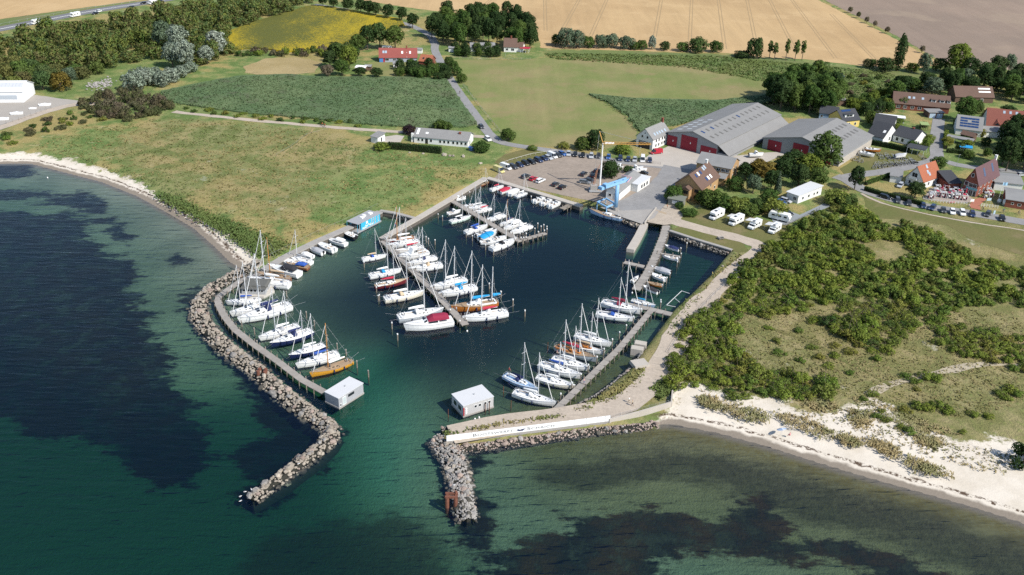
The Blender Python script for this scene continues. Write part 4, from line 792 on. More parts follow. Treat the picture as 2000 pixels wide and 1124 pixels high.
for k, (bw, st, kit, hu, cv) in enumerate([((745, 95), (610, 148), K_SMALL, 'brown', 'white'), ((948, 155), (755, 218), K_SMALL, 'white', 'red'), ((1060, 180), (880, 250), K_COV, 'white', 'red'), ((1175, 200), (1005, 280), K_COV, 'white', 'white'), ((1292, 240), (1095, 310), K_SMALL, 'grey', 'white'),
        ((1530, 312), (1345, 380), K_OPEN, 'white', 'white'), ((1620, 335), (1455, 415), K_OPEN, 'white', 'white'), ((1740, 365), (1560, 450), K_OPEN, 'white', 'white')]):
    boat(U7, bw, st, kit, f'{ORD[k + 1]} {w_}', hull=hu, cover=cv, group=g)
L6 = ZM(400, 430, 6.244); g = 'boats along the left quay'; w_ = 'from the blue houseboat, left quay'
for k, (bw, st, kit, hu, cv, kw) in enumerate([((1680, 135), (1845, 205), K_OPEN, 'black', 'grey', {}), ((1480, 225), (1730, 295), K_CRU, 'white', 'white', {}), ((1370, 285), (1590, 370), K_OPEN, 'white', 'white', {}), ((1265, 330), (1450, 400), K_COV, 'white', 'grey', {}), ((1145, 385), (1320, 445), K_COV, 'white', 'white', {}),
        ((1010, 440), (1310, 520), K_SMALL, 'white', 'grey', {}), ((905, 485), (1180, 545), K_OPEN, 'white', 'red', {}), ((1000, 530), (1270, 580), K_CRU, 'brown', 'blue', {}), ((780, 570), (1165, 670), K_CRU, 'white', 'black', {}), ((630, 650), (1060, 720), K_CLA, 'brown', 'beige', {'mast': 'wood'}), ((540, 725), (1045, 800), K_MOD, 'white', 'white', {})]):
    boat(L6, bw, st, kit, f'{ORD[k + 1]} {w_}', hull=hu, cover=cv, group=g, **kw)
g = 'sailing boats on the left jetty'; w_ = 'below the grey houseboat, left jetty'
boat(L6, (265, 1000), (690, 975), K_MOD, f'first {w_}', cover='blue', group=g)
for k, (bw, st, kit, hu, cv, kw) in enumerate([((405, 205), (730, 130), K_MOD, 'white', 'white', {}), ((470, 258), (880, 140), K_MOD, 'white', 'navy', {'hood': 'navy'}), ((630, 395), (940, 300), K_MOD, 'white', 'white', {'hood': 'grey'}), ((720, 445), (1045, 340), K_MOD, 'navy', 'navy', {'hood': 'navy'}),
        ((865, 535), (1140, 450), K_MOD, 'navy', 'white', {}), ((920, 608), (1250, 515), K_MOD, 'white', 'blue', {}), ((1030, 678), (1365, 570), K_CLA, 'yellow', 'white', {'mast': 'wood'})]):
    boat(LQ, bw, st, kit, f'{ORD[k + 2]} {w_}', hull=hu, cover=cv, group=g, **kw)
g = 'sailing boats on the right jetty'; w_ = 'from the harbour mouth, right jetty'
for k, (bw, st, kit, hu, cv, kw) in enumerate([((535, 905), (205, 815), K_MOD, 'white', 'white', {'hood': 'white'}), ((395, 797), (135, 680), K_MOD, 'blue', 'navy', {'hood': 'navy', 'deck': HULL['blue']}), ((685, 772), (385, 695), K_MOD, 'cream', 'white', {}), ((735, 692), (405, 600), K_MOD, 'white', 'blue', {'hood': 'white'}), ((800, 632), (510, 550), K_SMALL, 'white', 'white', {}),
        ((860, 562), (525, 460), K_CLA, 'grey', 'red', {'deck': TEAK, 'cabin': ORANGEW}), ((920, 507), (650, 435), K_CLA, 'white', 'beige', {'cabin': ORANGEW}), ((970, 442), (685, 372), K_MOD, 'white', 'white', {'hood': 'grey'}), ((1150, 245), (850, 200), K_MOD, 'white', 'navy', {'hood': 'blue'}), ((1210, 188), (895, 115), K_MOD, 'white', 'burgundy', {'hood': 'burgundy'}), ((1315, 138), (1130, 95), K_SMALL, 'blue', 'cyan', {'deck': DECKW})]):
    boat(J4, bw, st, kit, f'{ORD[k + 1]} {w_}', hull=hu, cover=cv, group=g, **kw)
g = 'small boats in the side basin'
for bw, st, kit, hu, cv, wh in [((700, 290), (870, 338), K_COV, 'white', 'navy', 'nearest the slipway basin wall'), ((670, 405), (865, 448), K_OPEN, 'white', 'grey', 'beside the narrow finger jetty'), ((545, 545), (775, 605), K_COV, 'white', 'grey', 'below the narrow finger jetty'), ((515, 610), (710, 685), K_OPEN, 'white', 'white', 'midway along the dinghy jetty'),
        ((495, 715), (670, 748), K_OPEN, 'orange', 'white', 'among the white boats at the dinghy jetty'), ((445, 760), (630, 830), K_COV, 'white', 'black', 'at the end of the dinghy jetty'), ((395, 645), (320, 705), K_OPEN, 'white', 'beige', 'alone on the harbour side of the dinghy jetty')]:
    boat(SP6, bw, st, kit, wh, hull=hu, cover=cv, group=g)
C7 = ZM(1000, 280, 7.143)
boat(C7, (1095, 945), (1560, 1060), K_CLA, 'lying beneath the blue crane', hull='blue', deck=TEAK, cover='white', note='teak deck', z=.8, skip=('mast', 'boom', 'shroud', 'furled_sail', 'backstay', 'spreader'), group='boats along the car park quay')
# ---------------------------------------------------------------- houseboats
def rect(A, B, C, z):                                         # three corners of a floor plan: origin A, x towards B, y towards C
    a, b, c = G(*A, z), G(*B, z), G(*C, z); ex = (b - a); lx = ex.length; rz = math.atan2(ex.y, ex.x); ey = Vector((-math.sin(rz), math.cos(rz), 0))
    return Vector((a.x, a.y, 0)), lx, (c - a).dot(ey), rz
def window(root, x, y, z, w, h, face, frame=None, pane=None, t=.08, bars=0, name='window'):   # face: 0 front(-y) 1 right(+x) 2 back 3 left
    m = MB(); rot = {0: 0, 1: math.pi / 2, 2: math.pi, 3: -math.pi / 2}[face]; M = Matrix.Translation((x, y, z)) @ Matrix.Rotation(rot, 4, 'Z'); b = .09
    for c, d in (((0, 0, h / 2), (w, t, b)), ((0, 0, -h / 2), (w, t, b)), ((-w / 2, 0, 0), (b, t, h - b)), ((w / 2, 0, 0), (b, t, h - b))): m.box(c, d, M=M)
    for k in range(bars): m.box((-w / 2 + w * (k + 1) / (bars + 1), 0, 0), (.06, t * .9, h - b), M=M)
    f = m.obj(name, frame or WHITE, root); m = MB(); m.box((0, 0, 0), (w - .06, t * .5, h - .06), M=M); m.obj('pane', pane or GLASS, f); return f
GREYP = pm('grey_panel_cladding', (0.33, 0.335, 0.35), .7, .06, .6); GREYR = pm('pale_flat_roof', (0.57, 0.575, 0.58), .7, .05, .4)
def floating_house(A, B, C, label, h, wall, roof, zr):
    o, lx, ly, rz = rect(A, B, C, zr); o.z = 0; root = empty('floating_house', o, rz, label, 'houseboat')
    m = MB(); m.box((lx / 2, ly / 2, .1), (lx + .2, ly + .2, .5)); m.obj('float', CONC2, root)
    m = MB(); m.box((lx / 2, ly / 2, h / 2 + .35), (lx, ly, h)); m.obj('wall', wall, root)
    m = MB(); m.box((lx / 2, ly / 2, h + .42), (lx + .18, ly + .18, .16)); r = m.obj('roof', roof, root)
    m = MB(); m.tube((lx * .55, ly * .5, h + .5), (lx * .55, ly * .5, h + .9), .12, .12); m.obj('vent_pipe', GREYM, r)
    return root, lx, ly
r_, lx, ly = floating_house((661, 779), (709, 749), (634, 766), 'square grey floating house at the end of the left jetty', 2.6, GREYP, GREYR, 3.0)
window(r_, lx * .22, -.02, 1.5, 1.1, 2.1, 0, pane=pm('pale_door_glass', (.45, .5, .5), .2, 0), name='door'); window(r_, lx * .5, -.02, 2.1, 1.9, .6, 0, BLACK); window(r_, lx * .07, -.02, .9, .5, .8, 0)
r_, lx, ly = floating_house((905, 794), (964, 775), (887, 769), 'pale grey floating house near the harbour mouth wall', 2.7, pm('pale_panel_cladding', (0.46, 0.45, 0.44), .7, .06, .6), GREYR, 3.1)
for fx in (.40, .54, .72, .86): window(r_, lx * fx, -.02, 2.0, .7, .75, 0)
m = MB(); m.box((.12, -.06, 1.5), (.3, .06, 2.2)); m.obj('red_strip', pm('red_strip', (.4, .04, .05), .6, 0), r_)
for z in (1.0, 1.6, 2.2): m = MB(); m.tube((.75, -.02, z), (.75, -.12, z), .28, .28, 10); m.obj('life_ring', WHITE, r_)
for fy in (.3, .7): window(r_, -.02, ly * fy, 1.7, 1.6, 1.4, 3)
def blue_houseboat():
    o, lx, ly, rz = rect((698, 454), (743, 431), (679, 446), .4); root = empty('blue_houseboat', o, rz, 'turquoise blue houseboat with white wave pattern at the left quay', 'houseboat')
    BL = pm('turquoise_cladding', (0.05, 0.42, 0.62), .5, .04)
    m = MB(); m.box((lx / 2, ly / 2, .15), (lx + .4, ly + .5, .55)); m.obj('pontoon', GREYM, root)
    m = MB(); m.box((lx * .58, ly / 2, 1.65), (lx * .82, ly, 2.5)); m.obj('cabin', BL, root)
    m = MB(); m.box((lx * .52, ly / 2, 3.0), (lx * .98, ly + .2, .16)); r = m.obj('roof', GREYP, root)
    for x, y, s in ((lx * .45, ly * .5, 1.3), (lx * .58, ly * .6, 1.0), (lx * .8, ly * .5, 1.4)): m = MB(); m.box((x, y, 3.3), (s, 1.1, .45)); m.obj('roof_box', WHITE, r)
    for x0, z0, s in ((.22, .75, 1.0), (.34, 1.15, 1.3), (.52, .85, .9)):
        m = MB(); n = 9; pts = [(lx * x0 + s * 2.2 * k / n, z0 + .22 * math.sin(k * 1.5) * s) for k in range(n + 1)]
        for (xa, za), (xb, zb) in zip(pts, pts[1:]): m.add([(xa, -.012, za - .16), (xb, -.012, zb - .16), (xb, -.012, zb + .16), (xa, -.012, za + .16)], [(0, 1, 2, 3)])
        m.obj('wave_marking', WHITE, root)
    m = MB(); m.box((lx * .42, -.015, 2.2), (1.0, .02, .9)); m.obj('emblem', WHITE, root)
    for fx in (.62, .70, .78, .9): window(root, lx * fx, -.02, 1.75, .28, 1.9, 0)
    window(root, lx * .168, ly * .5, 1.5, ly * .7, 2.0, 3)
    for y in (.15, ly - .15): m = MB(); m.tube((lx * .03, y, .4), (lx * .03, y, 3.0), .06, .06); m.obj('post', BL, root)
    m = MB(); m.box((lx * .08, ly * .5, .75), (.7, .7, .7)); m.obj('table', ORANGEW, root)
blue_houseboat()
def old_houseboat():
    o, lx, ly, rz = rect((470, 578), (524, 580), (478, 556), .4); root = empty('old_houseboat', o, rz, 'old grey cabin houseboat with pitched roof at the left jetty', 'houseboat')
    m = MB(); m.prism([(-.3, -.4), (lx * .85, -.4), (lx + .9, ly * .5), (lx * .85, ly + .4), (-.3, ly + .4)], -.4, .6); m.obj('hull', pm('pale_barge_hull', (.5, .47, .42), .7, .1), root)
    m = MB(); m.box((lx * .45, ly / 2, 1.55), (lx * .85, ly * .8, 2.0)); m.obj('cabin', pm('grey_board', (.36, .37, .38), .8, .1), root)
    m = MB(); m.prof([(0, 2.5), (lx * .92, 2.5), (lx * .92, 2.65), (0, 2.65)], -.2 + .05 * ly, ly * .95 + .2); m.prof([(lx * .03, 2.66), (lx * .9, 2.66), (lx * .86, 3.1), (lx * .07, 3.1)], ly * .2, ly * .8); m.obj('roof', pm('dark_roof_felt', (.12, .12, .11), .9, .15), root)
    for k in range(6): window(root, lx * (.12 + .13 * k), ly * .1 - .02, 1.8, .8, .8, 0)
    window(root, lx * .877, ly * .5, 1.6, 1.0, 1.7, 1, name='door')
old_houseboat()
# ================================================================ buildings
WALLW = pm('white_render', (0.74, 0.74, 0.71), .8, .05, .5); BRICKY = pm('yellow_brick', (0.42, 0.265, 0.13), .9, .12, .8, fine=8); BRICKR = pm('red_brick', (0.22, 0.075, 0.05), .9, .15, .8, fine=8); REDDOOR = pm('red_hall_door', (0.24, 0.022, 0.035), .7, .08, .6)
CORR = pm('grey_hall_sheet', (0.27, 0.275, 0.28), .8, .12, .5); YELWALL = pm('yellow_render', (0.68, 0.52, 0.17), .8, .04); BLUEWALL = pm('light_blue_render', (0.30, 0.42, 0.55), .8, .04); BROWNW = pm('brown_board', (0.14, 0.09, 0.065), .9, .1)
def roofmat(name, col, freq=2.6, amt=.10, axis=0):
    t = NT(name); tc = t.n('ShaderNodeTexCoord').outputs['Object']
    w1 = t.n('ShaderNodeTexWave', wave_type='BANDS', bands_direction='XYZ'[axis]); w1.inputs['Scale'].default_value = freq; w1.inputs['Distortion'].default_value = .4; t.l(tc, w1.inputs['Vector'])
    c = t.vary(t.vary(col, .14, t.noise(.25, 5, .65)), .1, t.noise(2.2, 3)); c = t.vary(c, amt, w1.outputs['Fac']); t.bump(w1.outputs['Fac'], .25, .05)
    return t.out(c, .85)
R_GREY = roofmat('grey_fibre_cement_roof', (0.225, 0.222, 0.215), 1.2, .07); R_GREYD = roofmat('weathered_grey_roof', (0.235, 0.232, 0.225)); R_BROWN = roofmat('brown_tile_roof', (0.135, 0.085, 0.065)); R_RED = roofmat('orange_tile_roof', (0.33, 0.115, 0.062)); R_DARK = roofmat('anthracite_roof', (0.052, 0.055, 0.062)); R_FARM = roofmat('farm_red_roof', (0.26, 0.075, 0.062)); R_PLUM = roofmat('plum_tile_roof', (0.125, 0.07, 0.075)); R_FELT = pm('grey_felt_roof', (0.24, 0.24, 0.235), .9, .14, .4); R_TILE = roofmat('red_brown_tile_roof', (0.21, 0.075, 0.055))
PV = pm('solar_cell_blue', (0.02, 0.05, 0.14), .12, .1, 1.5, spec=.6); SKY = pm('skylight_glass', (0.35, 0.42, 0.48), .1, 0, spec=.6); TRANS = pm('translucent_roof_sheet', (0.135, 0.13, 0.12), .6, .1)
class House:
    def __init__(s, name, label, A, B, D, eave, rise, ridge, wall, roof, over=.35, Z=None, cat='house', ground=False, walls=True, base=LZ, mono=0.0):
        Z = Z or (lambda x, y: (x, y)); zz = base + (0 if ground else eave)
        a, b = G(*Z(*A), zz), G(*Z(*B), zz); ex = b - a; s.rz = math.atan2(ex.y, ex.x); ey = Vector((-math.sin(s.rz), math.cos(s.rz), 0))
        s.lx = ex.length; s.ly = D
        if not isinstance(D, (int, float)):                       # the long side was read off: it sets the direction
            dv = G(*Z(*D), zz) - b; s.ly = dv.length; ey = dv.normalized(); e2 = Vector((ey.y, -ey.x, 0)); s.lx = max(ex.dot(e2), 3.0); a = b - e2 * s.lx; s.rz = math.atan2(e2.y, e2.x)
        s.e, s.h, s.ridge = eave, rise, ridge; lx, ly = s.lx, s.ly
        s.root = empty(name, (a.x, a.y, base), s.rz, label, cat); e, h = eave, rise
        if walls:
            m = MB()
            if ridge == 'x': m.add([(x, y, z) for x in (0, lx) for y, z in ((0, -.5), (0, e), (ly / 2, e + h), (ly, e), (ly, -.5))], [(0, 1, 2, 3, 4), (9, 8, 7, 6, 5), (0, 5, 6, 1), (4, 3, 8, 9), (1, 6, 7, 2), (2, 7, 8, 3)])
            elif ridge == 'y': m.add([(x, y, z) for y in (0, ly) for x, z in ((0, -.5), (0, e), (lx / 2, e + h), (lx, e), (lx, -.5))], [(0, 1, 2, 3, 4), (9, 8, 7, 6, 5), (0, 5, 6, 1), (4, 3, 8, 9), (1, 6, 7, 2), (2, 7, 8, 3)])
            else: m.box((lx / 2, ly / 2, e / 2 - .25), (lx, ly, e + .5))
            m.obj('wall', wall, s.root)
        m = MB(); o, t = over, .16
        if ridge in 'xy':
            half = ly / 2 if ridge == 'x' else lx / 2; k = h / half; z0 = e - o * k + .04
            if ridge == 'x': pr = [(-o, z0), (half, e + h + .04), (ly + o, z0), (ly + o, z0 + t), (half, e + h + .04 + t), (-o, z0 + t)]; vs = [(x, y, z) for x in (-o, lx + o) for y, z in pr]
            else: pr = [(-o, z0), (half, e + h + .04), (lx + o, z0), (lx + o, z0 + t), (half, e + h + .04 + t), (-o, z0 + t)]; vs = [(x, y, z) for y in (-o, ly + o) for x, z in pr]
            m.add(vs, [(0, 1, 4, 5), (1, 2, 3, 4), (6, 11, 10, 7), (7, 10, 9, 8), (0, 6, 7, 1), (1, 7, 8, 2), (2, 8, 9, 3), (3, 9, 10, 4), (4, 10, 11, 5), (5, 11, 6, 0)])
        else:
            vs = [(x, y, e + .03 + zz + (mono * (y + o) / ly)) for zz in (0, t) for x, y in ((-o, -o), (lx + o, -o), (lx + o, ly + o), (-o, ly + o))]
            m.add(vs, [(3, 2, 1, 0), (4, 5, 6, 7), (0, 1, 5, 4), (1, 2, 6, 5), (2, 3, 7, 6), (3, 0, 4, 7)])
        s.roof = m.obj('roof', roof, s.root); s.top = e + t + .04
    def win(s, face, specs, frame=None, pane=None, name='window'):
        for u, z, w, h in specs:
            x, y = {0: (s.lx * u, -.02), 1: (s.lx + .02, s.ly * u), 3: (-.02, s.ly * u), 2: (s.lx * u, s.ly + .02)}[face]
            window(s.root, x, y, z, w, h, face, frame, pane, name=name, bars=1 if w > 1.3 else 0)
        return s
    def door(s, face, u0, u1, h, mat, name='door', z0=0.0):
        L = s.lx if face in (0, 2) else s.ly; w = (u1 - u0) * L; c = (u0 + u1) / 2 * L; m = MB()
        if face == 0: m.box((c, -.04, z0 + h / 2), (w, .12, h))
        elif face == 1: m.box((s.lx + .04, c, z0 + h / 2), (.12, w, h))
        else: m.box((-.04, c, z0 + h / 2), (.12, w, h))
        d = m.obj(name, mat, s.root)
        if h > 3:
            m = MB(); m.box((c + w * .1, -.12, h * .55), (.35, .05, .7)); m.obj('sign', WHITE, d)
        return s
    def onroof(s, side, u, v, w, l, mat, name='skylight', up=.06):   # side 0: the slope of low y (or low x); u along the ridge, v from eave 0 to ridge 1
        half = (s.ly if s.ridge == 'x' else s.lx) / 2; L = s.lx if s.ridge == 'x' else s.ly; sl = math.hypot(half, s.h); m = MB(); q = []
        for du, dv in ((-w / 2, -l / 2), (w / 2, -l / 2), (w / 2, l / 2), (-w / 2, l / 2)):
            vv = v + dv / sl; a = half * vv; z = s.e + s.h * vv + .22; a = a if side == 0 else 2 * half - a
            q.append((L * u + du, a, z) if s.ridge == 'x' else (a, L * u + du, z))
        q2 = [(x, y, z + up) for x, y, z in q]; m.add(q + q2, [(3, 2, 1, 0), (4, 5, 6, 7), (0, 1, 5, 4), (1, 2, 6, 5), (2, 3, 7, 6), (3, 0, 4, 7)]); m.obj(name, mat, s.roof); return s
    def chimney(s, u, mat=BRICKR, h=1.3, off=0.5):
        m = MB(); x, y = (s.lx * u, s.ly * off) if s.ridge != 'y' else (s.lx * off, s.ly * u); m.box((x, y, s.e + s.h + h / 2 - .3), (.8, .8, h + .6)); m.box((x, y, s.e + s.h + h + .05), (.95, .95, .12)); m.obj('chimney', mat, s.roof); return s
    def dormer(s, u, w=2.2, roof=None, wall=WALLW, v=.35):
        half = s.ly / 2; y = half * v; z = s.e + s.h * v; m = MB(); x = s.lx * u
        m.box((x, y + 1.0, z + .6), (w, 2.2, 1.3)); d = m.obj('dormer', wall, s.roof); m = MB(); m.box((x, y + .95, z + 1.36), (w + .3, 2.6, .14)); m.obj('dormer_roof', roof or R_DARK, d)
        window(d, x, y - .12, z + .7, w * .7, .9, 0, bars=1, name='dormer_window'); return s
Z76, Z2, Z4, Z5, Z6, Z7, ZF, ZT, Z8 = ZM(1220, 180, 7.692), ZM(1460, 180, 7.692), ZM(1720, 300, 7.143), ZM(1280, 280, 7.143), ZM(1700, 160, 6.667), ZM(760, 230, 10), ZM(640, 40, 4.762), ZM(0, 140, 10), ZM(1480, 340, 8.267)
H = House('bungalow', 'long low white bungalow with grey roof beside the lane', (485, 368), (1537, 464), 9.5, 2.7, 2.3, 'x', WALLW, R_GREYD, Z=Z7)
H.win(0, [((x - 485) / 1052, 1.5, 1.0, 1.2) for x in (575, 650, 820, 1000, 1080, 1160, 1255, 1335, 1415, 1495)]).win(0, [(.235, 1.1, 1.1, 2.1)], BROWNW, name='door').onroof(0, .22, .45, 1.2, 1.0, WHITE).onroof(0, .05, .55, 1.0, 3.4, WHITE, 'roof_panel').win(1, [(.35, 1.1, 1.0, 2.0)], name='door'); H.chimney(.82, off=.35, h=.1)
m = MB(); m.box((-.9, .8, 1.9), (.9, .9, 3.8)); m.obj('chimney_stack', WALLW, H.root)
House('shed', 'small white shed left of the long bungalow', (402, 1080), (464, 1094), 5.0, 2.6, .0, 'f', WALLW, R_GREYD, Z=ZF, cat='shed', mono=.7).win(1, [(.5, 1.2, .9, 1.9)], name='door')
m_ = CLO['blue']; H = House('shed', 'small blue shed behind the long bungalow', (1560, 585), (1610, 600), 1.6, 1.2, .3, 'x', pm('blue_board', (.08, .16, .36), .7, .05), pm('blue_board', (0,) * 3), Z=Z7, cat='shed')
H = House('gable_house', 'white gabled house with grey roof beside the big boat hall', (185, 650), (427, 716), (684, 606), 4.7, 3.7, 'y', WALLW, R_GREYD, Z=Z76)
H.door(0, .16, .84, 3.0, pm('dark_garage_door', (.05, .04, .04), .7, .1), 'garage_door').win(0, [(.35, 5.0, .9, 1.1), (.66, 5.0, .9, 1.1), (.5, 6.6, .5, .6)]).win(1, [(u, z, 1.0, 1.3) for u in (.2, .36, .55, .68) for z in (1.5, 3.5)]).chimney(.97, h=1.8)
for u in (.22, .37, .51, .65, .82): H.onroof(1, u, .3, 1.0, 1.3, SKY)
H = House('boat_hall', 'largest grey roofed boat hall with red sliding doors', (690, 590), (1400, 795), (2336, 345), 5.6, 3.0, 'y', CORR, R_GREY, over=.6, Z=Z76, cat='hall')
H.door(0, .0, .2, 4.6, REDDOOR).door(0, .28, .6, 6.2, REDDOOR).door(0, .68, .99, 3.8, REDDOOR)
m = MB(); L_ = H.ly; W_ = H.lx; m.add([(x, y, z) for y in (0, L_) for x, z in ((W_ + .3, 5.35), (W_ + 5.6, 2.0), (W_ + 5.6, 1.85), (W_ + .3, 5.15))], [(0, 1, 2, 3), (7, 6, 5, 4), (0, 4, 5, 1), (1, 5, 6, 2), (2, 6, 7, 3), (3, 7, 4, 0)]); m.obj('lean_to_roof', R_GREY, H.root)
m = MB(); m.box((W_ + 2.4, L_ / 2, 1.0), (4.6, L_ - 1.0, 2.4)); m.obj('lean_to', CORR, H.root)
for k in range(14):
    H.onroof(1, .06 + .067 * k, .78, 1.1, 2.0, PV if k in (0, 2, 8) else TRANS, 'roof_light', .03); H.onroof(1, .06 + .067 * k, .40, 1.1, 2.0, TRANS, 'roof_light', .03)
for k in range(5):
    for v in (.25, .62): H.onroof(0, .08 + .075 * k, v, 1.6, 2.2, pm('white_roof_light', (.5, .52, .53), .4, .03), 'roof_light', .03)
H = House('boat_hall', 'second grey roofed boat hall half hidden behind green trees', (205, 705), (1392, 962), (1880, 658), 4.6, 4.0, 'y', CORR, R_GREY, over=.5, Z=Z2, cat='hall')
H.door(0, .07, .25, 4.4, REDDOOR).door(0, .40, .60, 5.6, REDDOOR).door(0, .75, .9, 4.4, REDDOOR)
for k in range(9): H.onroof(1, .1 + .1 * k, .7, 1.5, 2.2, TRANS, 'roof_light', .03); H.onroof(1, .1 + .1 * k, .38, 1.5, 2.2, TRANS, 'roof_light', .03)
m = MB(); m.box((H.lx + .06, H.ly / 2, 1.5), (.14, H.ly, 3.0)); m.obj('plinth', CONC, H.root)
for u in (.08, .14, .5, .58, .86): H.door(1, u, u + .035, 2.4, WHITE)
H = House('brick_building', 'yellow brick building with grey felt roof beside the boat hall', (580, 268), (1057, 360), 11.0, 5.4, 2.6, 'x', BRICKY, R_FELT, Z=Z5, cat='building')
H.win(0, [(u, 4.2, 1.4, 1.1) for u in (.5, .64, .78, .9)]).win(1, [(.3, 1.6, 1, 1.3), (.3, 4.2, 1, 1.3), (.6, 4.2, 1, 1.3), (.7, 1.6, 1, 1.3)])
House('brick_annex', 'flat roofed brick annex before the yellow brick building', (860, 485), (965, 502), 8.5, 3.0, 0, 'f', BRICKY, R_FELT, Z=Z5, cat='annex')
H = House('brick_house', 'brown roofed yellow brick house with many skylights by the harbour', (318, 528), (641, 642), (888, 458), 4.8, 4.4, 'y', BRICKY, R_BROWN, over=.5, Z=Z5)
H.win(0, [(.82, 3.6, 1.4, 1.2), (.82, 1.2, 1.3, 1.3), (.2, 1.2, 1.6, 1.3)], BROWNW).win(1, [(.25, 1.4, 1.2, 1.3), (.55, 3.4, 1.0, 1.2), (.8, 1.4, 1.2, 1.3)]).chimney(.93, WALLW)
for u, v, mt in ((.18, .72, PV), (.3, .74, WHITE), (.42, .74, PV), (.62, .82, SKY), (.72, .85, SKY), (.45, .25, PV), (.55, .25, WHITE), (.68, .25, WHITE)): H.onroof(1, u, v, 1.1, 1.5, mt)
m = MB(); bx, by = H.lx * .52, -1.4; m.box((bx, by, 2.2), (3.0, 2.8, 4.4)); b_ = m.obj('bay', BRICKY, H.root); m = MB(); m.prof([(bx - 1.8, 4.4), (bx, 5.5), (bx + 1.8, 4.4)], by - 1.6, by + 2.0); m.obj('bay_roof', R_BROWN, b_); window(b_, bx, by - 1.42, 3.4, 2.2, 1.2, 0, BROWNW, bars=2)
H = House('wooden_shed', 'small grey green shed beside the yellow brick house', (182, 772), (384, 812), 3.6, 2.5, .0, 'f', pm('grey_green_board', (.2, .2, .17), .9, .1), pm('grey_green_felt', (.17, .18, .15), .9, .1), Z=Z5, cat='shed', mono=.3); H.door(0, .28, .75, 1.1, WALLW, 'notice_board', 1.0)
H = House('workshop', 'low grey roofed workshop behind the blue crane', (1312, 655), (1500, 690), (1790, 445), 3.2, 1.3, 'y', WALLW, R_FELT, Z=C7, cat='workshop'); H.win(0, [(.3, 1.6, 1.2, 1.0)]).door(0, .6, .9, 2.5, GREYM)
H = House('workshop_wing', 'white flat roofed wing of the workshop', (1618, 548), (1757, 582), (1926, 472), 3.0, 0, 'f', WALLW, pm('white_sheet_roof', (.6, .61, .61), .6, .05), Z=C7, cat='workshop'); H.win(1, [(.35, 1.3, 1.0, 1.2), (.55, 1.3, 1.0, 1.2), (.78, 1.3, 1.0, 1.2)], BLACK)
H = House('bungalow', 'flat roofed white bungalow beside the thick scrub', (385, 325), (662, 358), (1040, 216), 3.0, 0, 'f', WALLW, pm('white_sheet_roof', (0,) * 3), Z=Z8, mono=.5); H.win(0, [(.72, 1.6, 1.4, 1.2)]).win(1, [(.2, 1.5, 1, 1.1), (.45, 1.5, 1, 1.1), (.68, 1.5, .8, 1), (.82, 1.5, 1, 1)])
H = House('house', 'white house with bright orange tile roof next to the restaurant', (300, 335), (598, 392), (836, 308), 3.3, 4.8, 'y', WALLW, R_RED, Z=Z4); H.win(0, [(.45, 4.6, 2.2, 1.9)], pane=BLACK).win(0, [(.25, 1.5, 1, 1.2), (.7, 1.5, 1, 1.2)]).win(1, [(.35, 1.6, 1, 1.3), (.65, 1.6, 1, 1.3), (.85, 1.6, 1, 1.3)])
for u, v in ((.4, .45), (.45, .3), (.45, .8)): H.onroof(1, u, v, 1.1, 1.4, SKY)
m = MB(); m.box((H.lx * .45, -.6, 3.3), (3.2, 1.3, .15)); b_ = m.obj('balcony', WALLW, H.root); m = MB(); m.box((H.lx * .45, -1.22, 3.8), (3.2, .06, .9)); m.obj('railing', WHITE, b_)
House('shed', 'grey roofed lean to shed beside the orange roofed house', (140, 312), (296, 335), 6.0, 2.6, 0, 'f', WALLW, R_FELT, Z=Z4, cat='shed', mono=.5)
H = House('restaurant', 'tall red brick restaurant with plum tile roof and blue sign', (1132, 402), (1368, 434), (1652, 286), 5.2, 5.6, 'y', BRICKR, R_PLUM, Z=Z4, cat='restaurant'); H.chimney(.98, WALLW)
H.win(0, [(.15, 4.4, 1.3, 1.6), (.62, 4.2, 3.0, 1.5), (.45, 8.0, 1.0, 1.4), (.2, 1.5, 1.4, 1.4), (.85, 1.2, 1.2, 2.2), (.6, 1.2, 1.6, 2.2)]).win(1, [(u, z, 1.1, 1.5) for u in (.15, .35, .55, .75, .92) for z in (1.6, 4.2)]).onroof(1, .35, .5, 1.4, 3.2, PV).onroof(1, .75, .55, 1.4, 3.2, PV)
m = MB(); m.box((H.lx * .6, -.1, 2.9), (4.2, .12, .8)); m.obj('sign', pm('turquoise_sign', (.15, .4, .45), .5, 0), H.root)
House('restaurant_wing', 'dark roofed brick wing left of the restaurant gable', (955, 425), (1128, 418), 8.0, 3.0, 0, 'f', BRICKR, R_DARK, Z=Z4, cat='annex', mono=2.0)
House('annex', 'grey flat roofed annex behind the restaurant', (1600, 400), (1990, 440), 12.0, 3.2, .8, 'x', WALLW, R_FELT, Z=Z4, cat='annex')
H = House('annex', 'brick annex with grey roof at the right picture edge', (1755, 640), (2080, 690), 13.0, 3.0, 1.0, 'x', BRICKR, R_FELT, Z=Z4, cat='annex'); H.win(0, [(.6, 1.6, 1.2, .9), (.3, 1.7, .8, .8)])
H = House('terrace_house', 'long brown tiled terrace with white dormers at the village edge', (300, 275), (1032, 342), 11.0, 3.0, 4.2, 'x', BRICKR, R_BROWN, Z=Z6); H.dormer(.71, roof=R_BROWN).dormer(.86, roof=R_BROWN).dormer(.98, 1.6, roof=R_BROWN); H.win(0, [(u, 1.5, 1.6, 1.3) for u in (.1, .22, .35, .48)])
for u in (.28, .36, .52): H.onroof(0, u, .55, 1.1, 1.3, SKY)
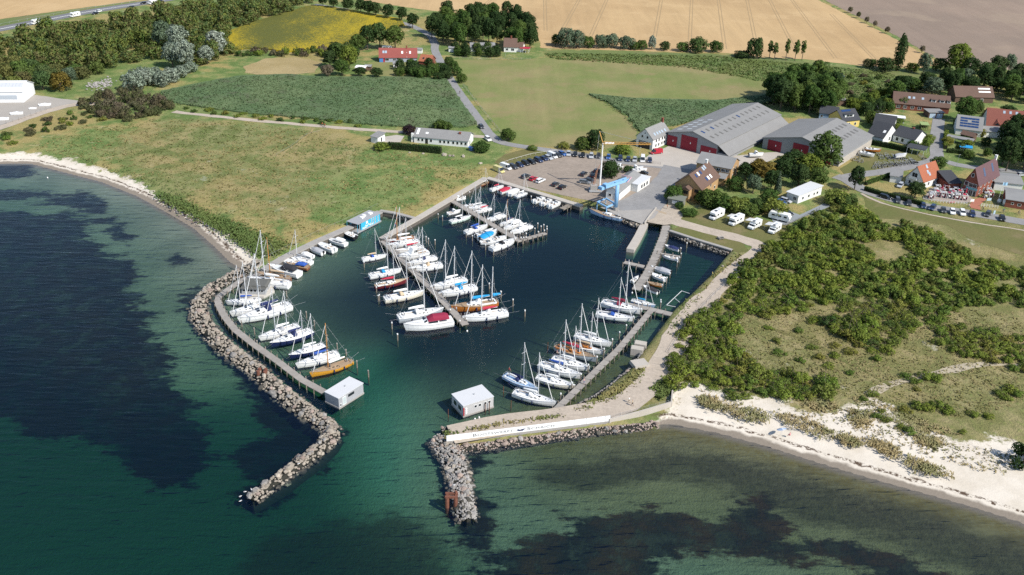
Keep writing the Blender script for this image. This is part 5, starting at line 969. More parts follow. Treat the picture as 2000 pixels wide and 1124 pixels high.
H = House('terrace_house', 'second brown roofed house under the dark trees', (1115, 192), (1610, 205), 10.0, 3.0, 4.0, 'x', BROWNW, R_BROWN, Z=Z6); H.onroof(0, .78, .45, 6.0, .8, WHITE, 'roof_panel').onroof(0, .78, .75, 6.0, .8, WHITE, 'roof_panel').win(0, [(.4, 1.5, 1.5, 1.2), (.7, 1.5, 1.5, 1.2)])
H = House('tiled_house', 'wide red brown tiled house with two gabled dormers', (1515, 570), (2060, 625), 14.0, 3.2, 6.2, 'x', WALLW, R_TILE, Z=Z6)
for u in (.24, .64):
    m = MB(); x = H.lx * u; m.add([(x - 2.4, .2, 3.1), (x + 2.4, .2, 3.1), (x, .2, 5.4), (x, 4.2, 6.4)], [(0, 1, 2), (0, 2, 3), (1, 3, 2)]); g_ = m.obj('gable_dormer', R_TILE, H.roof); m = MB(); m.add([(x - 1.5, .12, 3.4), (x + 1.5, .12, 3.4), (x, .12, 4.8)], [(0, 1, 2)]); m.obj('gable_window', GLASS, g_)
for u in (.4, .55, .7): H.onroof(0, u, .82, 1.0, 1.4, SKY)
H = House('solar_house', 'grey roofed house covered with blue solar panels', (1122, 605), (1452, 645), 13.0, 2.9, 4.4, 'x', WALLW, R_FELT, Z=Z6)
for i in range(5):
    for j in range(4):
        if (i, j) != (2, 2): H.onroof(0, .18 + .15 * i, .2 + .19 * j, 1.45, 1.0, PV, 'solar_panel')
House('shed', 'low grey shed with small solar panels beside the solar house', (1490, 650), (1770, 665), 6.0, 2.6, 0, 'f', WALLW, R_FELT, Z=Z6, cat='shed', mono=.6)
H = House('village_house', 'dark roofed white house next to the second boat hall', (-80, 700), (168, 735), (346, 652), 3.2, 4.6, 'x', WALLW, R_DARK, Z=Z6); H.onroof(0, .85, .4, 1.1, 1.4, WHITE).win(1, [(.5, 1.6, 1.6, 1.6)])
H = House('village_house', 'low dark roofed white house beside the village street', (285, 698), (578, 760), (728, 690), 2.9, 2.9, 'x', WALLW, R_DARK, Z=Z6); H.win(0, [(.2, 1.5, 1, 1.3), (.45, 1.5, 1, 1.3)], BLACK); H.chimney(.6, h=.5)
House('village_house', 'dark hipped white house behind two others in the village', (40, 545), (300, 585), 11.0, 2.9, 3.2, 'x', WALLW, R_DARK, Z=Z6)
def canopy(label, A, B, d, h, roof, Z, post=WHITE):
    H = House('carport', label, A, B, d, h, 0, 'f', None, roof, Z=Z, cat='carport', walls=False)
    for x in (0.1, H.lx * .33, H.lx * .66, H.lx - .1):
        for y in (.1, H.ly - .1): m = MB(); m.box((x, y, h / 2), (.14, .14, h)); m.obj('post', post, H.root)
    m = MB(); m.box((H.lx / 2, 0, h - .12), (H.lx, .12, .3)); m.obj('fascia', post, H.root)
canopy('open carport with dark roof and white posts by the trailers', (480, 850), (702, 895), 5.5, 2.6, R_DARK, Z6); canopy('green roofed carport at the village street corner', (668, 562), (760, 570), 4.5, 2.6, pm('green_sheet_roof', (.28, .36, .14), .7, .05), Z6, BROWNW)
canopy('grey arched garden canopy near the solar house', (1000, 715), (1330, 775), 3.2, 2.4, R_FELT, Z6); canopy('blue garden awning behind the village street', (1175, 850), (1320, 870), 3.0, 2.3, CLO['cyan'], Z6)
House('garage_row', 'long low garage row with white edge in the village', (80, 440), (450, 480), 3.4, 2.6, 0, 'f', WALLW, WHITE, Z=Z6, cat='garage')
H = House('garage', 'double garage with two pale blue doors in the village', (768, 402), (962, 406), 6.0, 2.6, 0, 'f', BROWNW, R_FELT, Z=Z6, cat='garage'); [H.door(0, u, u + .38, 2.1, pm('pale_blue_door', (.4, .5, .6), .6, .03), 'garage_door') for u in (.06, .54)]
House('shed', 'white flat shed in the village gardens', (90, 330), (165, 335), 4.0, 2.5, 0, 'f', WALLW, R_FELT, Z=Z6, cat='shed'); House('shed', 'grey garden shed with brown gable near the street', (1180, 680), (1340, 720), 4.0, 2.4, 1.2, 'x', BROWNW, R_BROWN, Z=Z6, cat='shed')
H = House('yellow_house', 'bright yellow house with dark roof and solar panels', (1440, 440), (1690, 412), 10.0, 3.4, 3.6, 'x', YELWALL, R_DARK, Z=Z2); H.dormer(.45, 5.0, v=.3).win(0, [(.35, 1.6, 1.6, 1.6), (.75, 1.6, 1, 1.3)])
for i in range(4): H.onroof(0, .25 + .13 * i, .86, 1.3, 1.0, PV, 'solar_panel')
H = House('blue_house', 'light blue house with dark roof behind the boat hall', (1085, 312), (1345, 345), 9.0, 3.0, 2.4, 'x', BLUEWALL, R_DARK, Z=Z2); H.win(0, [(.15, 1.6, .9, 1.1), (.8, 1.6, 1, 1.2)])
House('shed', 'grey roofed timber shed among trees behind the boat halls', (1262, 135), (1490, 122), 6.0, 2.8, 0, 'f', BROWNW, R_FELT, Z=Z2, cat='shed', mono=.6)
H = House('farmhouse', 'long red roofed farmhouse with blue red walls at the lane', (480, 346), (830, 346), 9.0, 2.6, 4.0, 'x', pm('grey_blue_wall', (.35, .38, .44), .8, .1), R_FARM, Z=ZF); H.onroof(0, .12, .55, 1.4, 1.6, SKY).onroof(0, .17, .55, 1.4, 1.6, SKY).onroof(0, .61, .5, 1.0, 1.6, WHITE).onroof(0, .82, .5, 1.0, 1.6, WHITE).win(0, [(.17, 1.4, 3.4, 1.2), (.4, 1.4, 1.6, 1.2)])
m = MB(); m.prof([(H.lx * .725, 2.5), (H.lx * .735, 2.5), (H.lx * .735, 2.9), (H.lx * .725, 2.9)], -.2, .3); m.box((H.lx * .73, H.ly * .25, 4.75), (.3, .3, .5)); m.obj('vent', WHITE, H.root); H.door(0, .0, .1, 2.2, pm('farm_blue', (.08, .22, .5), .6, .05)); H.door(0, .1, .145, 2.2, pm('farm_red', (.35, .03, .04), .6, .05)); H.chimney(.73, BRICKR)
H = House('farm_wing', 'orange red tiled wing at the right end of the farmhouse', (850, 378), (957, 388), 8.0, 2.4, 2.6, 'x', BRICKR, R_RED, Z=ZF, cat='wing'); H.onroof(0, .3, .4, 1, 1.2, GLASS)
for A, B, d, h, lab in (((258, 440), (345, 446), 5.0, 2.4, 'brown garden shed with white roof left of the farmhouse lawn'), ((345, 430), (400, 432), 4.0, 2.2, 'small grey brown shed left of the farmhouse lawn'), ((610, 405), (660, 405), 3.0, 2.0, 'low grey garden shed below the farmhouse'), ((780, 272), (818, 274), 3.0, 2.2, 'small white hut behind the farmhouse'), ((822, 272), (875, 274), 3.5, 2.2, 'grey garden pavilion behind the farmhouse'), ((1125, 258), (1210, 262), 4.0, 2.3, 'low white shed by the tree covered lane')):
    House('shed', lab, A, B, d, h, .5, 'x', BROWNW if 'brown' in lab else WALLW, WHITE if 'white roof' in lab else R_FELT, Z=ZF, cat='shed')
H = House('bungalow', 'long grey roofed bungalow hidden behind garden trees', (1330, 250), (1556, 250), 8.0, 2.6, 1.6, 'x', WALLW, R_GREYD, Z=ZF); H.win(0, [(.55, 1.4, 1.5, 1.2), (.8, 1.4, 1.5, 1.2)])
H = House('house', 'white house with steep brown roof below the copse', (1640, 246), (1756, 250), 8.5, 3.0, 4.0, 'x', WALLW, R_BROWN, Z=ZF); H.win(0, [(.25, 1.5, 1.4, 1.2), (.7, 1.5, 1.8, 1.4)]).chimney(.55)
House('house_wing', 'low brown roofed wing beside the white house', (1758, 250), (1810, 254), 7.0, 2.6, 2.2, 'x', WALLW, R_BROWN, Z=ZF, cat='wing'); canopy('red awning terrace beside the white house', (1790, 262), (1868, 268), 4.0, 2.4, CLO['red'], ZF)
TENT = pm('white_tent_sheet', (.78, .79, .80), .6, .03)
H = House('storage_tent', 'large white storage tent at the left picture edge', (-500, 612), (472, 606), 15.0, 5.0, 3.0, 'x', TENT, TENT, Z=ZT, cat='tent', ground=True)
for k in range(8): H.onroof(0, .45 + .07 * k, .6, 1.6, 3.6, pm('translucent_tent_panel', (.5, .52, .56), .5, .05), 'roof_panel', .02)
H.door(0, .3, .88, 1.8, pm('tent_side_net', (.42, .46, .5), .7, .1), 'side_panel', 1.6)
# ---------------------------------------------------------------- cranes
CRB = pm('light_blue_crane_paint', (0.24, 0.46, 0.70), .45, .06); CRY = pm('yellow_crane_paint', (0.55, 0.30, 0.08), .6, .12)
def blue_crane():
    b = G(*C7(1440, 985), 0); root = empty('column_crane', b, 0, 'light blue column crane with box jib over the quay', 'crane'); T = 10.8
    m = MB(); m.tube((0, 0, -3), (0, 0, 2.6), .95, .95, 16); m.obj('base', CONC2, root)
    m = MB(); m.tube((0, 0, 2.4), (0, 0, T), .68, .66, 20); m.obj('column', CRB, root, True)
    p, q = G(*C7(1285, 605), T + .6) - b, G(*C7(1615, 497), T + .6) - b; ang = math.atan2(q.y - p.y, q.x - p.x); mid = (p + q) / 2; L = (q - p).length
    for s in (-.75, .75): m = MB(); m.box((mid.x - math.sin(ang) * s, mid.y + math.cos(ang) * s, T + .5), (L, .4, .85), ang); m.obj('jib_beam', CRB, root)
    for f in (-.35, 0, .35): m = MB(); m.box((mid.x + math.cos(ang) * f * L, mid.y + math.sin(ang) * f * L, T + .5), (.5, 1.1, .5), ang); m.obj('cross_beam', CRB, root)
    m = MB(); m.box((p.x - .8, p.y, T + .1), (1.8, 1.8, 1.1), ang); w = m.obj('counterweight', CRB, root); m = MB(); m.box((p.x + .6, p.y + .3, T + 1.3), (1.7, 1.7, .5), ang); m.obj('winch_box', CRB, w)
    PK = pm('pale_pink_beam', (.68, .42, .46), .6, .05); e = [G(*C7(x, y), T + 1.3) - b for x, y in ((1525, 442), (1668, 478), (1608, 548))]
    m = MB(); m.path(e, .16, 4); m.obj('spreader_bar', PK, root)
    f = [G(*C7(x, y), 3.4) - b for x, y in ((1190, 825), (1310, 772), (1440, 845), (1322, 895))]
    for i in range(4): m = MB(); m.box(((f[i].x + f[(i + 1) % 4].x) / 2, (f[i].y + f[(i + 1) % 4].y) / 2, 3.4 + .02 * i), ((f[i] - f[(i + 1) % 4]).length, .42, .5), math.atan2((f[(i + 1) % 4] - f[i]).y, (f[(i + 1) % 4] - f[i]).x)); m.obj('service_frame', CRB, root)
    for i in range(4): m = MB(); m.tube((f[i].x, f[i].y, .3), (f[i].x, f[i].y, 3.2), .16, .16); m.obj('frame_leg', CRB, root)
    for i in range(6): u = (i + .5) / 6; a = f[0].lerp(f[3], u); c = f[1].lerp(f[2], u); m = MB(); m.tube(a, c, .05, .05, 4); m.obj('slat', GREYM, root)
    m = MB(); m.path([(.2, -1.0, T), (.5, -1.6, 1.5)], .04, 4); m.obj('hoist_cable', BLACK, root)
blue_crane()
def tower_crane():
    b = G(*C7(1165, 690), LZ); root = empty('tower_crane', b, 0, 'slim tower crane with orange lattice jib over the car park', 'crane'); T = 18.5
    m = MB(); m.box((0, 1.5, .5), (4.6, 4.2, .35)); [m.box((x, y, .35), (1.0, .8, .7)) for x in (-1.9, 1.9) for y in (0, 3.0)]; m.obj('undercarriage', GREYM, root)
    m = MB(); m.box((-.6, 1.5, 1.6), (2.6, 2.2, 1.8)); m.obj('ballast', CONC2, root); m = MB(); m.box((1.6, 1.6, 1.4), (1.4, 1.8, 1.3)); m.obj('slewing_drive', CRY, root)
    m = MB(); m.tube((1.6, 2.0, 1.0), (1.6, 2.0, 10), .32, .3, 8); m.tube((1.6, 2.0, 10), (1.6, 2.0, T), .26, .22, 8); m.obj('mast', WHITE, root)
    m = MB(); m.path([(-.4, 1.6, 2.4), (.4, 1.9, 8.5), (1.5, 2.0, 11)], .12, 4); m.path([(-.9, 1.6, 2.4), (0, 1.9, 8.0)], .12, 4); m.obj('strut', pm('orange_strut', (.42, .2, .12), .7, .1), root)
    h = Vector((1.6, 2.0, T)); tip = G(1272, 282, b.z + T - .3) - b; back = G(1171, 257, b.z + T + 3.2) - b; d = (tip - h).normalized(); nr = Vector((-d.y, d.x, 0)); L = (tip - h).length
    m = MB(); ch = [Vector((0, 0, .55)), nr * .4 - Vector((0, 0, .25)), nr * -.4 - Vector((0, 0, .25))]
    for c in ch: m.tube(h + c, tip + c * .6, .09, .08, 4)
    n = 14
    for k in range(n):
        a, e = h + d * L * k / n, h + d * L * (k + 1) / n
        for i in range(3): m.tube(a + ch[i], e + ch[(i + 1) % 3], .055, .055, 3)
    m.obj('jib', CRY, root)
    m = MB(); m.path([h, back], .16, 4); m.obj('tie_mast', CRY, root); m = MB(); m.path([back, h + d * L * .9 + Vector((0, 0, .5))], .05, 3); m.path([back, Vector((-.9, 1.6, 2.4))], .04, 3); m.obj('tie_rope', WIRE, root)
    m = MB(); m.box(tuple(h + d * 2.4), (3.4, .1, .8), math.atan2(d.y, d.x)); m.obj('name_board', WHITE, root)
tower_crane()
# ================================================================ vehicles
TYRE = pm('tyre_rubber', (0.02, 0.02, 0.02), .85, .05); LAMP = pm('headlight_glass', (.75, .75, .72), .15, 0); TAIL = pm('tail_light_red', (.35, .01, .01), .3, 0); PLASTIC = pm('dark_trim', (.04, .04, .045), .6, 0); AWN = pm('pale_awning', (.62, .62, .6), .7, .04)
def carpaint(n, c): return pm('car_paint_' + n, c, .22, .02, .5, spec=.6)
PAINT = {n: carpaint(n.replace(' ', '_'), c) for n, c in {'black': (.012, .012, .014), 'dark grey': (.05, .053, .058), 'dark blue': (.02, .035, .09), 'silver': (.42, .44, .46), 'white': (.78, .78, .77), 'red': (.42, .02, .04), 'blue': (.03, .10, .30), 'pale yellow': (.62, .55, .22), 'grey': (.17, .18, .19)}.items()}
def wheels(K, xs, hw, r=.32):
    for x in xs:
        for s in (-1, 1):
            m = MB(); m.tube((x, s * (hw - .2), r), (x, s * (hw + .01), r), r, r, 12); w = K.add('wheel', m, 'tyre'); m = MB(); m.tube((x, s * hw, r), (x, s * (hw + .03), r), r * .6, r * .6, 8); K.add('rim', m, 'rim', w)
def lamps(K, xf, xr, hw, zf, zr):
    for s in (-1, 1):
        m = MB(); m.box((xf, s * hw, zf), (.12, .36, .16)); K.add('headlight', m, 'lamp'); m = MB(); m.box((xr, s * hw, zr), (.1, .28, .2)); K.add('tail_light', m, 'tail')
def car_kit(L=4.35, W=1.78, H=1.46, style='hatch'):
    K = Kit(); h = W / 2; m = MB(); xf, xr = L / 2, -L / 2
    low = [(xr, .30), (xr - .0, .72), (xr + .12, .90), (xf - 1.35, .92), (xf - .35, .78), (xf - .02, .60), (xf, .30)]
    secs = []
    for y, k, dz in ((-h, .94, -.04), (-h + .10, 1.0, 0), (h - .10, 1.0, 0), (h, .94, -.04)): secs.append([(x * k, y, z + (dz if z > .5 else 0)) for x, z in low])
    m.loft(secs, closed=True)
    a, b = {'hatch': (xr + .18, xr + .55), 'estate': (xr + .10, xr + .35), 'saloon': (xr + .65, xr + 1.2), 'van': (xr + .05, xr + .12)}[style]; c, d = (xf - 1.95, xf - 1.15) if style != 'van' else (xf - 1.35, xf - .75)
    m.loft([[(x, h * k - t, .9 + (H - .9) * z) for x, k, t, z in ((x, 1, .08 + .16 * z, z) for x, z in ((a, 0), (b, .97), (c, 1.0), (d, 0)))], [(x, -(h - .08 - .16 * z), .9 + (H - .9) * z) for x, z in ((a, 0), (b, .97), (c, 1.0), (d, 0))]], closed=True)
    K.add('body', m, 'body')
    def pane(q): mm = MB(); mm.add(q, [(0, 1, 2, 3)]); return mm
    zt, zb = .9 + (H - .9) * .9, .93
    yb, yt = h - .10, h - .23
    K.add('windscreen', pane([(d + .015, -yb, zb), (d + .015, yb, zb), (c + (d - c) * .1 + .015, yt, zt), (c + (d - c) * .1 + .015, -yt, zt)]), 'glass')
    K.add('rear_window', pane([(a - .015, -yb, zb + .03), (a - .015, yb, zb + .03), (b - (b - a) * .1 - .015, yt, zt), (b - (b - a) * .1 - .015, -yt, zt)]), 'glass')
    for s in (-1, 1):
        mid = (b + c) / 2
        if style != 'van': K.add('side_window', pane([(a + .2, s * (yb + .03), zb + .02), (mid - .06, s * (yb + .03), zb + .02), (mid - .06, s * (yt + .04), zt), (b + .1, s * (yt + .04), zt)]), 'glass')
        K.add('side_window', pane([(mid + .04 if style != 'van' else c - .5, s * (yb + .03), zb + .02), (d - .12, s * (yb + .03), zb + .02), (c + .06, s * (yt + .04), zt), (mid + .04 if style != 'van' else c - .5, s * (yt + .04), zt)]), 'glass')
        m = MB(); m.box((d - .25, s * (h + .07), 1.0), (.16, .16, .13)); K.add('mirror', m, 'body')
    wheels(K, (xf - .82, xr + .80), h); lamps(K, xf - .10, xr + .05, h - .28, .66, .80)
    return K
CARS = {s: car_kit(L, 1.78, H, s) for s, L, H in (('hatch', 4.2, 1.48), ('estate', 4.6, 1.5), ('saloon', 4.6, 1.42))}; VAN = car_kit(5.2, 1.95, 2.1, 'van')
def cmat(c): return {'body': PAINT[c], 'glass': GLASS, 'tyre': TYRE, 'rim': ALU, 'lamp': LAMP, 'tail': TAIL}
def camper_kit(L=6.6, alc=True, H=2.9):
    K = Kit(); W = 2.2; h = W / 2; xr, xf = -L / 2, L / 2; m = MB()
    m.prof([(xr, .45), (xr, H - .1), (xr + .1, H), (xf - 1.5, H), (xf - .55 if alc else xf - 1.7, H - .25), (xf - .5 if alc else xf - 1.75, 2.0), (xf - 1.35, 1.95), (xf - 1.5, .45)], -h, h); K.add('body', m, 'body')
    m = MB(); m.prof([(xf - 1.5, .4), (xf - 1.5, 1.98), (xf - 1.25, 1.98), (xf - .75, 1.25), (xf - .1, 1.05), (xf, .7), (xf, .4)], -h + .12, h - .12); ci = K.add('cab', m, 'body')
    m = MB(); m.add([(xf - 1.22, -h + .2, 1.93), (xf - 1.22, h - .2, 1.93), (xf - .76, h - .2, 1.29), (xf - .76, -h + .2, 1.29)], [(0, 1, 2, 3)]); K.add('windscreen', m, 'glass', ci)
    for s in (-1, 1):
        m = MB(); m.box((xf - 1.15, s * (h - .11), 1.45), (.45, .05, .5)); K.add('cab_window', m, 'glass', ci)
        for x in (-L * .18, L * .12): m = MB(); m.box((x, s * (h + .01), 1.75), (1.0, .05, .55)); K.add('window', m, 'glass')
        m = MB(); m.box((0, s * (h + .012), .95), (L * .6, .03, .12)); K.add('stripe', m, 'stripe')
    m = MB(); m.box((-L * .2, 0, H + .06), (.9, .8, .12)); K.add('roof_hatch', m, 'hatch'); m = MB(); m.box((L * .12, 0, H + .05), (1.2, .9, .08)); K.add('solar_panel', m, 'glass')
    wheels(K, (xf - .95, xr + 1.5), h - .05, .36); lamps(K, xf - .05, xr, h - .4, .75, .9); return K
CAMP, CAMPV = camper_kit(), camper_kit(5.9, False, 2.65); TRAIL = Kit()
m = MB(); m.prof([(-3.2, .5), (-3.3, 1.6), (-2.9, 2.5), (2.6, 2.5), (3.2, 1.5), (3.0, .5)], -1.1, 1.1); TRAIL.add('body', m, 'body'); wheels(TRAIL, (-.2,), 1.05, .33)
for s in (-1, 1):
    for x in (-1.8, .2, 1.9): m = MB(); m.box((x, s * 1.11, 1.7), (.9, .04, .5)); TRAIL.add('window', m, 'glass')
m = MB(); m.path([(3.0, .4, .5), (4.2, 0, .5), (3.0, -.4, .5)], .05, 4); TRAIL.add('drawbar', m, 'rim')
CMAT = {'body': GEL, 'glass': GLASS, 'tyre': TYRE, 'rim': ALU, 'lamp': LAMP, 'tail': TAIL, 'hatch': pm('pale_hatch', (.5, .52, .54), .4, 0), 'stripe': CLO['grey']}
def face(p, q, Z=lambda x, y: (x, y)):                        # heading from one picture point to another
    a, b = G(*Z(*p)), G(*Z(*q)); return math.atan2((b - a).y, (b - a).x)
def cars(Z, rows, rz, where, group, start=1):
    for k, (x, y, col, st) in enumerate(rows):
        kit = VAN if st == 'van' else CARS[st]; h = rz(k) if callable(rz) else rz
        kit.spawn('van' if st == 'van' else 'parked_car', G(*Z(x, y), LZ + .06), h + random.uniform(-.05, .05), cmat(col), f"{col} {'van' if st == 'van' else st + ' car' if st != 'hatch' else 'hatchback car'}, {ORD[k + start] if k + start < 13 else 'number ' + str(k + start)} {where}", 'van' if st == 'van' else 'car', group, random.uniform(.97, 1.03))
h1 = face((30, 335), (80, 350), C7) - .25
cars(C7, [(20, 345, 'dark grey', 'estate'), (108, 320, 'dark blue', 'hatch'), (190, 295, 'black', 'estate'), (272, 278, 'black', 'estate'), (368, 253, 'dark blue', 'estate'), (440, 230, 'dark blue', 'saloon'), (508, 220, 'silver', 'hatch'), (562, 195, 'white', 'van'), (636, 183, 'dark grey', 'estate'), (700, 165, 'blue', 'hatch')], h1, 'in the slanting row at the car park lawn edge', 'cars in the left car park row')
h2 = face((985, 160), (975, 205), C7)
cars(C7, [(790, 165, 'silver', 'hatch'), (880, 175, 'black', 'hatch'), (985, 187, 'black', 'hatch'), (1105, 195, 'silver', 'estate'), (1203, 195, 'dark grey', 'hatch'), (1345, 210, 'blue', 'hatch'), (1510, 230, 'dark blue', 'estate'), (1618, 243, 'dark blue', 'hatch'), (1712, 246, 'silver', 'hatch'), (1920, 258, 'dark blue', 'hatch')], h2, 'in the back row of the car park', 'cars in the back car park row')
h3 = face((330, 565), (460, 500), C7)
cars(C7, [(190, 480, 'dark grey', 'estate'), (295, 512, 'red', 'hatch'), (395, 540, 'white', 'estate'), (608, 590, 'dark grey', 'hatch'), (702, 630, 'black', 'hatch')], h3, 'beside the quay edge of the car park', 'cars by the quay')
cars(C7, [(1000, 445, 'dark grey', 'estate'), (1185, 405, 'dark grey', 'hatch'), (1140, 470, 'black', 'hatch'), (1075, 535, 'dark grey', 'saloon'), (1015, 560, 'grey', 'estate'), (1830, 430, 'black', 'hatch')], lambda k: (h3 + (.1 if k < 3 else -1.3)), 'around the tower crane', 'cars by the cranes')
Z64 = ZM(500, 281, 4); cars(Z64, [(1897, 218, 'pale yellow', 'van'), (1952, 195, 'white', 'van')], h1 + .1, 'at the corner of the car park lawn', 'vans by the lawn')
VAN.spawn('box_truck', G(*C7(1822, 245), LZ + .06), h2, cmat('white'), 'white box van in the back row of the car park', 'van'); VAN.spawn('van', G(*C7(1480, 360), LZ + .06), h3, cmat('white'), 'white van behind the crane tree', 'van')
VAN.spawn('van', G(*Z76(475, 925), LZ + .1), face((560, 900), (420, 915), Z76), cmat('red'), 'red van parked before the white gabled house', 'van')
h4 = face((1110, 780), (1150, 890), Z4)
cars(Z4, [(235, 672, 'dark grey', 'estate'), (390, 712, 'dark grey', 'hatch'), (588, 748, 'dark blue', 'hatch'), (718, 776, 'dark blue', 'estate'), (872, 812, 'dark grey', 'hatch'), (998, 832, 'white', 'hatch'), (1137, 846, 'white', 'estate'), (1275, 866, 'dark blue', 'estate'), (1488, 865, 'dark grey', 'estate'), (1690, 925, 'black', 'hatch')], lambda k: h4 + (.0 if k not in (3, 8) else -.35), 'in the row along the restaurant road', 'cars along the restaurant road')
cars(Z4, [(62, 625, 'black', 'estate')], face((0, 615), (125, 650), Z4), 'parked lengthwise beside the restaurant road', None); cars(Z4, [(270, 462, 'silver', 'estate')], face((300, 430), (235, 490), Z4), 'before the orange roofed house', None); cars(Z4, [(1960, 312, 'silver', 'hatch')], 0.3, 'behind the restaurant annex', None)
cars(Z8, [(372, 480, 'blue', 'hatch'), (450, 452, 'silver', 'estate')], face((300, 450), (450, 500), Z8), 'beside the flat roofed white bungalow', 'cars by the bungalow'); cars(Z8, [(475, 650, 'black', 'hatch')], face((420, 640), (510, 670), Z8), 'alone on the blue grey paving', None)
TRAIL.spawn('caravan', G(*Z8(350, 745), LZ + .1), face((220, 720), (470, 780), Z8), CMAT, 'long pale caravan on the blue grey paving', 'caravan', scale=1.15)
hc = face((940, 1000), (760, 1090), Z5)
for (px, kit, lab) in (((1399, 426), CAMP, 'first white camper van from the harbour sheds'), ((1437, 437), CAMP, 'second white camper van with awning out'), ((1473, 445), CAMPV, 'third camper van, grey roofed with awning'), ((1512, 453), CAMPV, 'fourth white camper van beside the scrub')):
    r_ = kit.spawn('camper_van', G(*px, LZ + .06), hc + random.uniform(-.05, .05), CMAT, lab, 'camper van', 'camper vans on the grass pitch')
    if 'first' not in lab:
        m = MB(); m.add([(-2.0, -1.1, 2.4), (1.2, -1.1, 2.4), (1.2, -3.3, 2.1), (-2.0, -3.3, 2.1), (-2.0, -1.1, 2.36), (1.2, -1.1, 2.36), (1.2, -3.3, 2.06), (-2.0, -3.3, 2.06)], [(0, 1, 2, 3), (7, 6, 5, 4), (2, 6, 7, 3)]); a_ = m.obj('awning', AWN, r_)
        for x in (-1.9, 1.1): m = MB(); m.tube((x, -3.25, 0), (x, -3.25, 2.08), .03, .03, 4); m.obj('awning_post', ALU, a_)
cars(lambda x, y: (x, y), [(940, 250, 'dark grey', 'hatch')], face((935, 236), (948, 252)), 'driving down the lane', None); cars(lambda x, y: (x, y), [(953, 274, 'white', 'estate')], face((940, 262), (965, 285)), 'where the lane turns to the harbour', None)
hw1 = face((100, 38), (200, 19)); Z00 = ZM(0, 0, 4)
for x, y, kit, mt, lab in ((287, 188, CAMP, CMAT, 'white motorhome leading on the motorway'), (588, 132, CAMP, CMAT, 'second white motorhome on the motorway'), (1198, 32, CAMP, CMAT, 'white motorhome far along the motorway')):
    kit.spawn('motorhome', G(x / 4, y / 4, LZ + .08), hw1 + math.pi, mt, lab, 'motorhome', 'traffic on the motorway')
cars(Z00, [(768, 97, 'white', 'estate'), (745, 113, 'black', 'estate'), (1025, 64, 'black', 'hatch'), (1120, 32, 'black', 'estate'), (1250, 20, 'black', 'hatch')], hw1 + math.pi, 'on the motorway', 'traffic on the motorway')
for px, lab, sc, rz in (((756, 98), 'white caravan behind the red roofed farmhouse', .9, .05), ((897, 80), 'white caravan before the dark copse', .85, .3)): TRAIL.spawn('caravan', G(*px, LZ), rz, CMAT, lab, 'caravan', scale=sc)
# boats and trailers on land
TRL = Kit(); m = MB(); m.path([(-2.6, .8, .5), (1.2, .7, .5), (3.2, 0, .5), (1.2, -.7, .5), (-2.6, -.8, .5)], .07, 4)
for x in (-2.4, -.8, .8): m.tube((x, -.75, .5), (x, .75, .5), .06, .06, 4)
TRL.add('frame', m, 'rim'); wheels(TRL, (-1.0,), .95, .3); m = MB(); [m.box((x, y, .68), (1.6, .14, .12)) for x in (-1.4,) for y in (-.45, .45)]; TRL.add('bunk', m, 'tyre')
tz = ZM(1640, 285, 10); k = 0
for (x, y, a) in [(z[0], z[1], random.uniform(-.3, .3)) for z in [(1700 + 16 * i, 300 + 2.6 * i) for i in range(6)] + [(1722 + 14 * i, 309 + .5 * i) for i in range(4)] + [(1708 + 9.5 * i, 328 - 1.2 * i) for i in range(9)] + [(1712 + 10 * i, 323 - .8 * i) for i in range(8)] + [(1668, 312), (1676, 308), (1682, 316), (1802, 310), (1786, 318)]]:
    TRL.spawn('boat_trailer', G(x, y, LZ + .06), face((0, 0), (10, -3)) + a, {'rim': GREYM, 'tyre': TYRE}, 'galvanised empty boat trailer in the trailer yard', 'trailer', 'trailers in the yard', random.uniform(.85, 1.1))
def landboat(px, kit, rz, label, hull='white', cover='white', z=.9):
    L0 = 1.0; kit.spawn('stored_boat', G(*px, LZ + z), rz, {'hull': HULL[hull], 'deck': DECKW, 'trim': CLO['grey'], 'cabin': GEL, 'glass': GLASS, 'sole': DECKG, 'cover': CLO[cover], 'motor': BLACK, 'wire': WIRE}, label, 'boat')
    TRL.spawn('boat_trailer', G(*px, LZ + .06), rz, {'rim': GREYM, 'tyre': TYRE}, 'trailer under the ' + label, 'trailer')
landboat((1476, 304), K_CUD, .2, 'white cabin boat standing by the boat halls'); landboat((1692, 303), K_OPEN, -.6, 'white dinghy standing by the second hall wall'); landboat((1704, 295), K_OPEN, -.2, 'orange dinghy near the trailers', 'orange'); landboat((1758, 306), K_COV, .4, 'pale covered boat among the trailers', 'white', 'grey')
landboat((1241, 332), K_CUD, .3, 'white motor boat behind the workshop'); landboat((1248, 335), K_OPEN, .25, 'low white boat behind the workshop')
for (x, y, lab) in ((330, 835, 'white wrapped boat on the storage yard'), (50, 945, 'white wrapped boat nearest the storage track'), (880, 665, 'white wrapped boat at the yard fence'), (640, 730, 'small white dinghy among the yard gear')): K_COV.spawn('wrapped_boat', G(*ZT(x, y), LZ + .1), .3, {'hull': TENT, 'deck': TENT, 'trim': TENT, 'cabin': TENT, 'cover': TENT, 'motor': TENT}, lab, 'boat', scale=.8 if 'small' not in lab else .5)
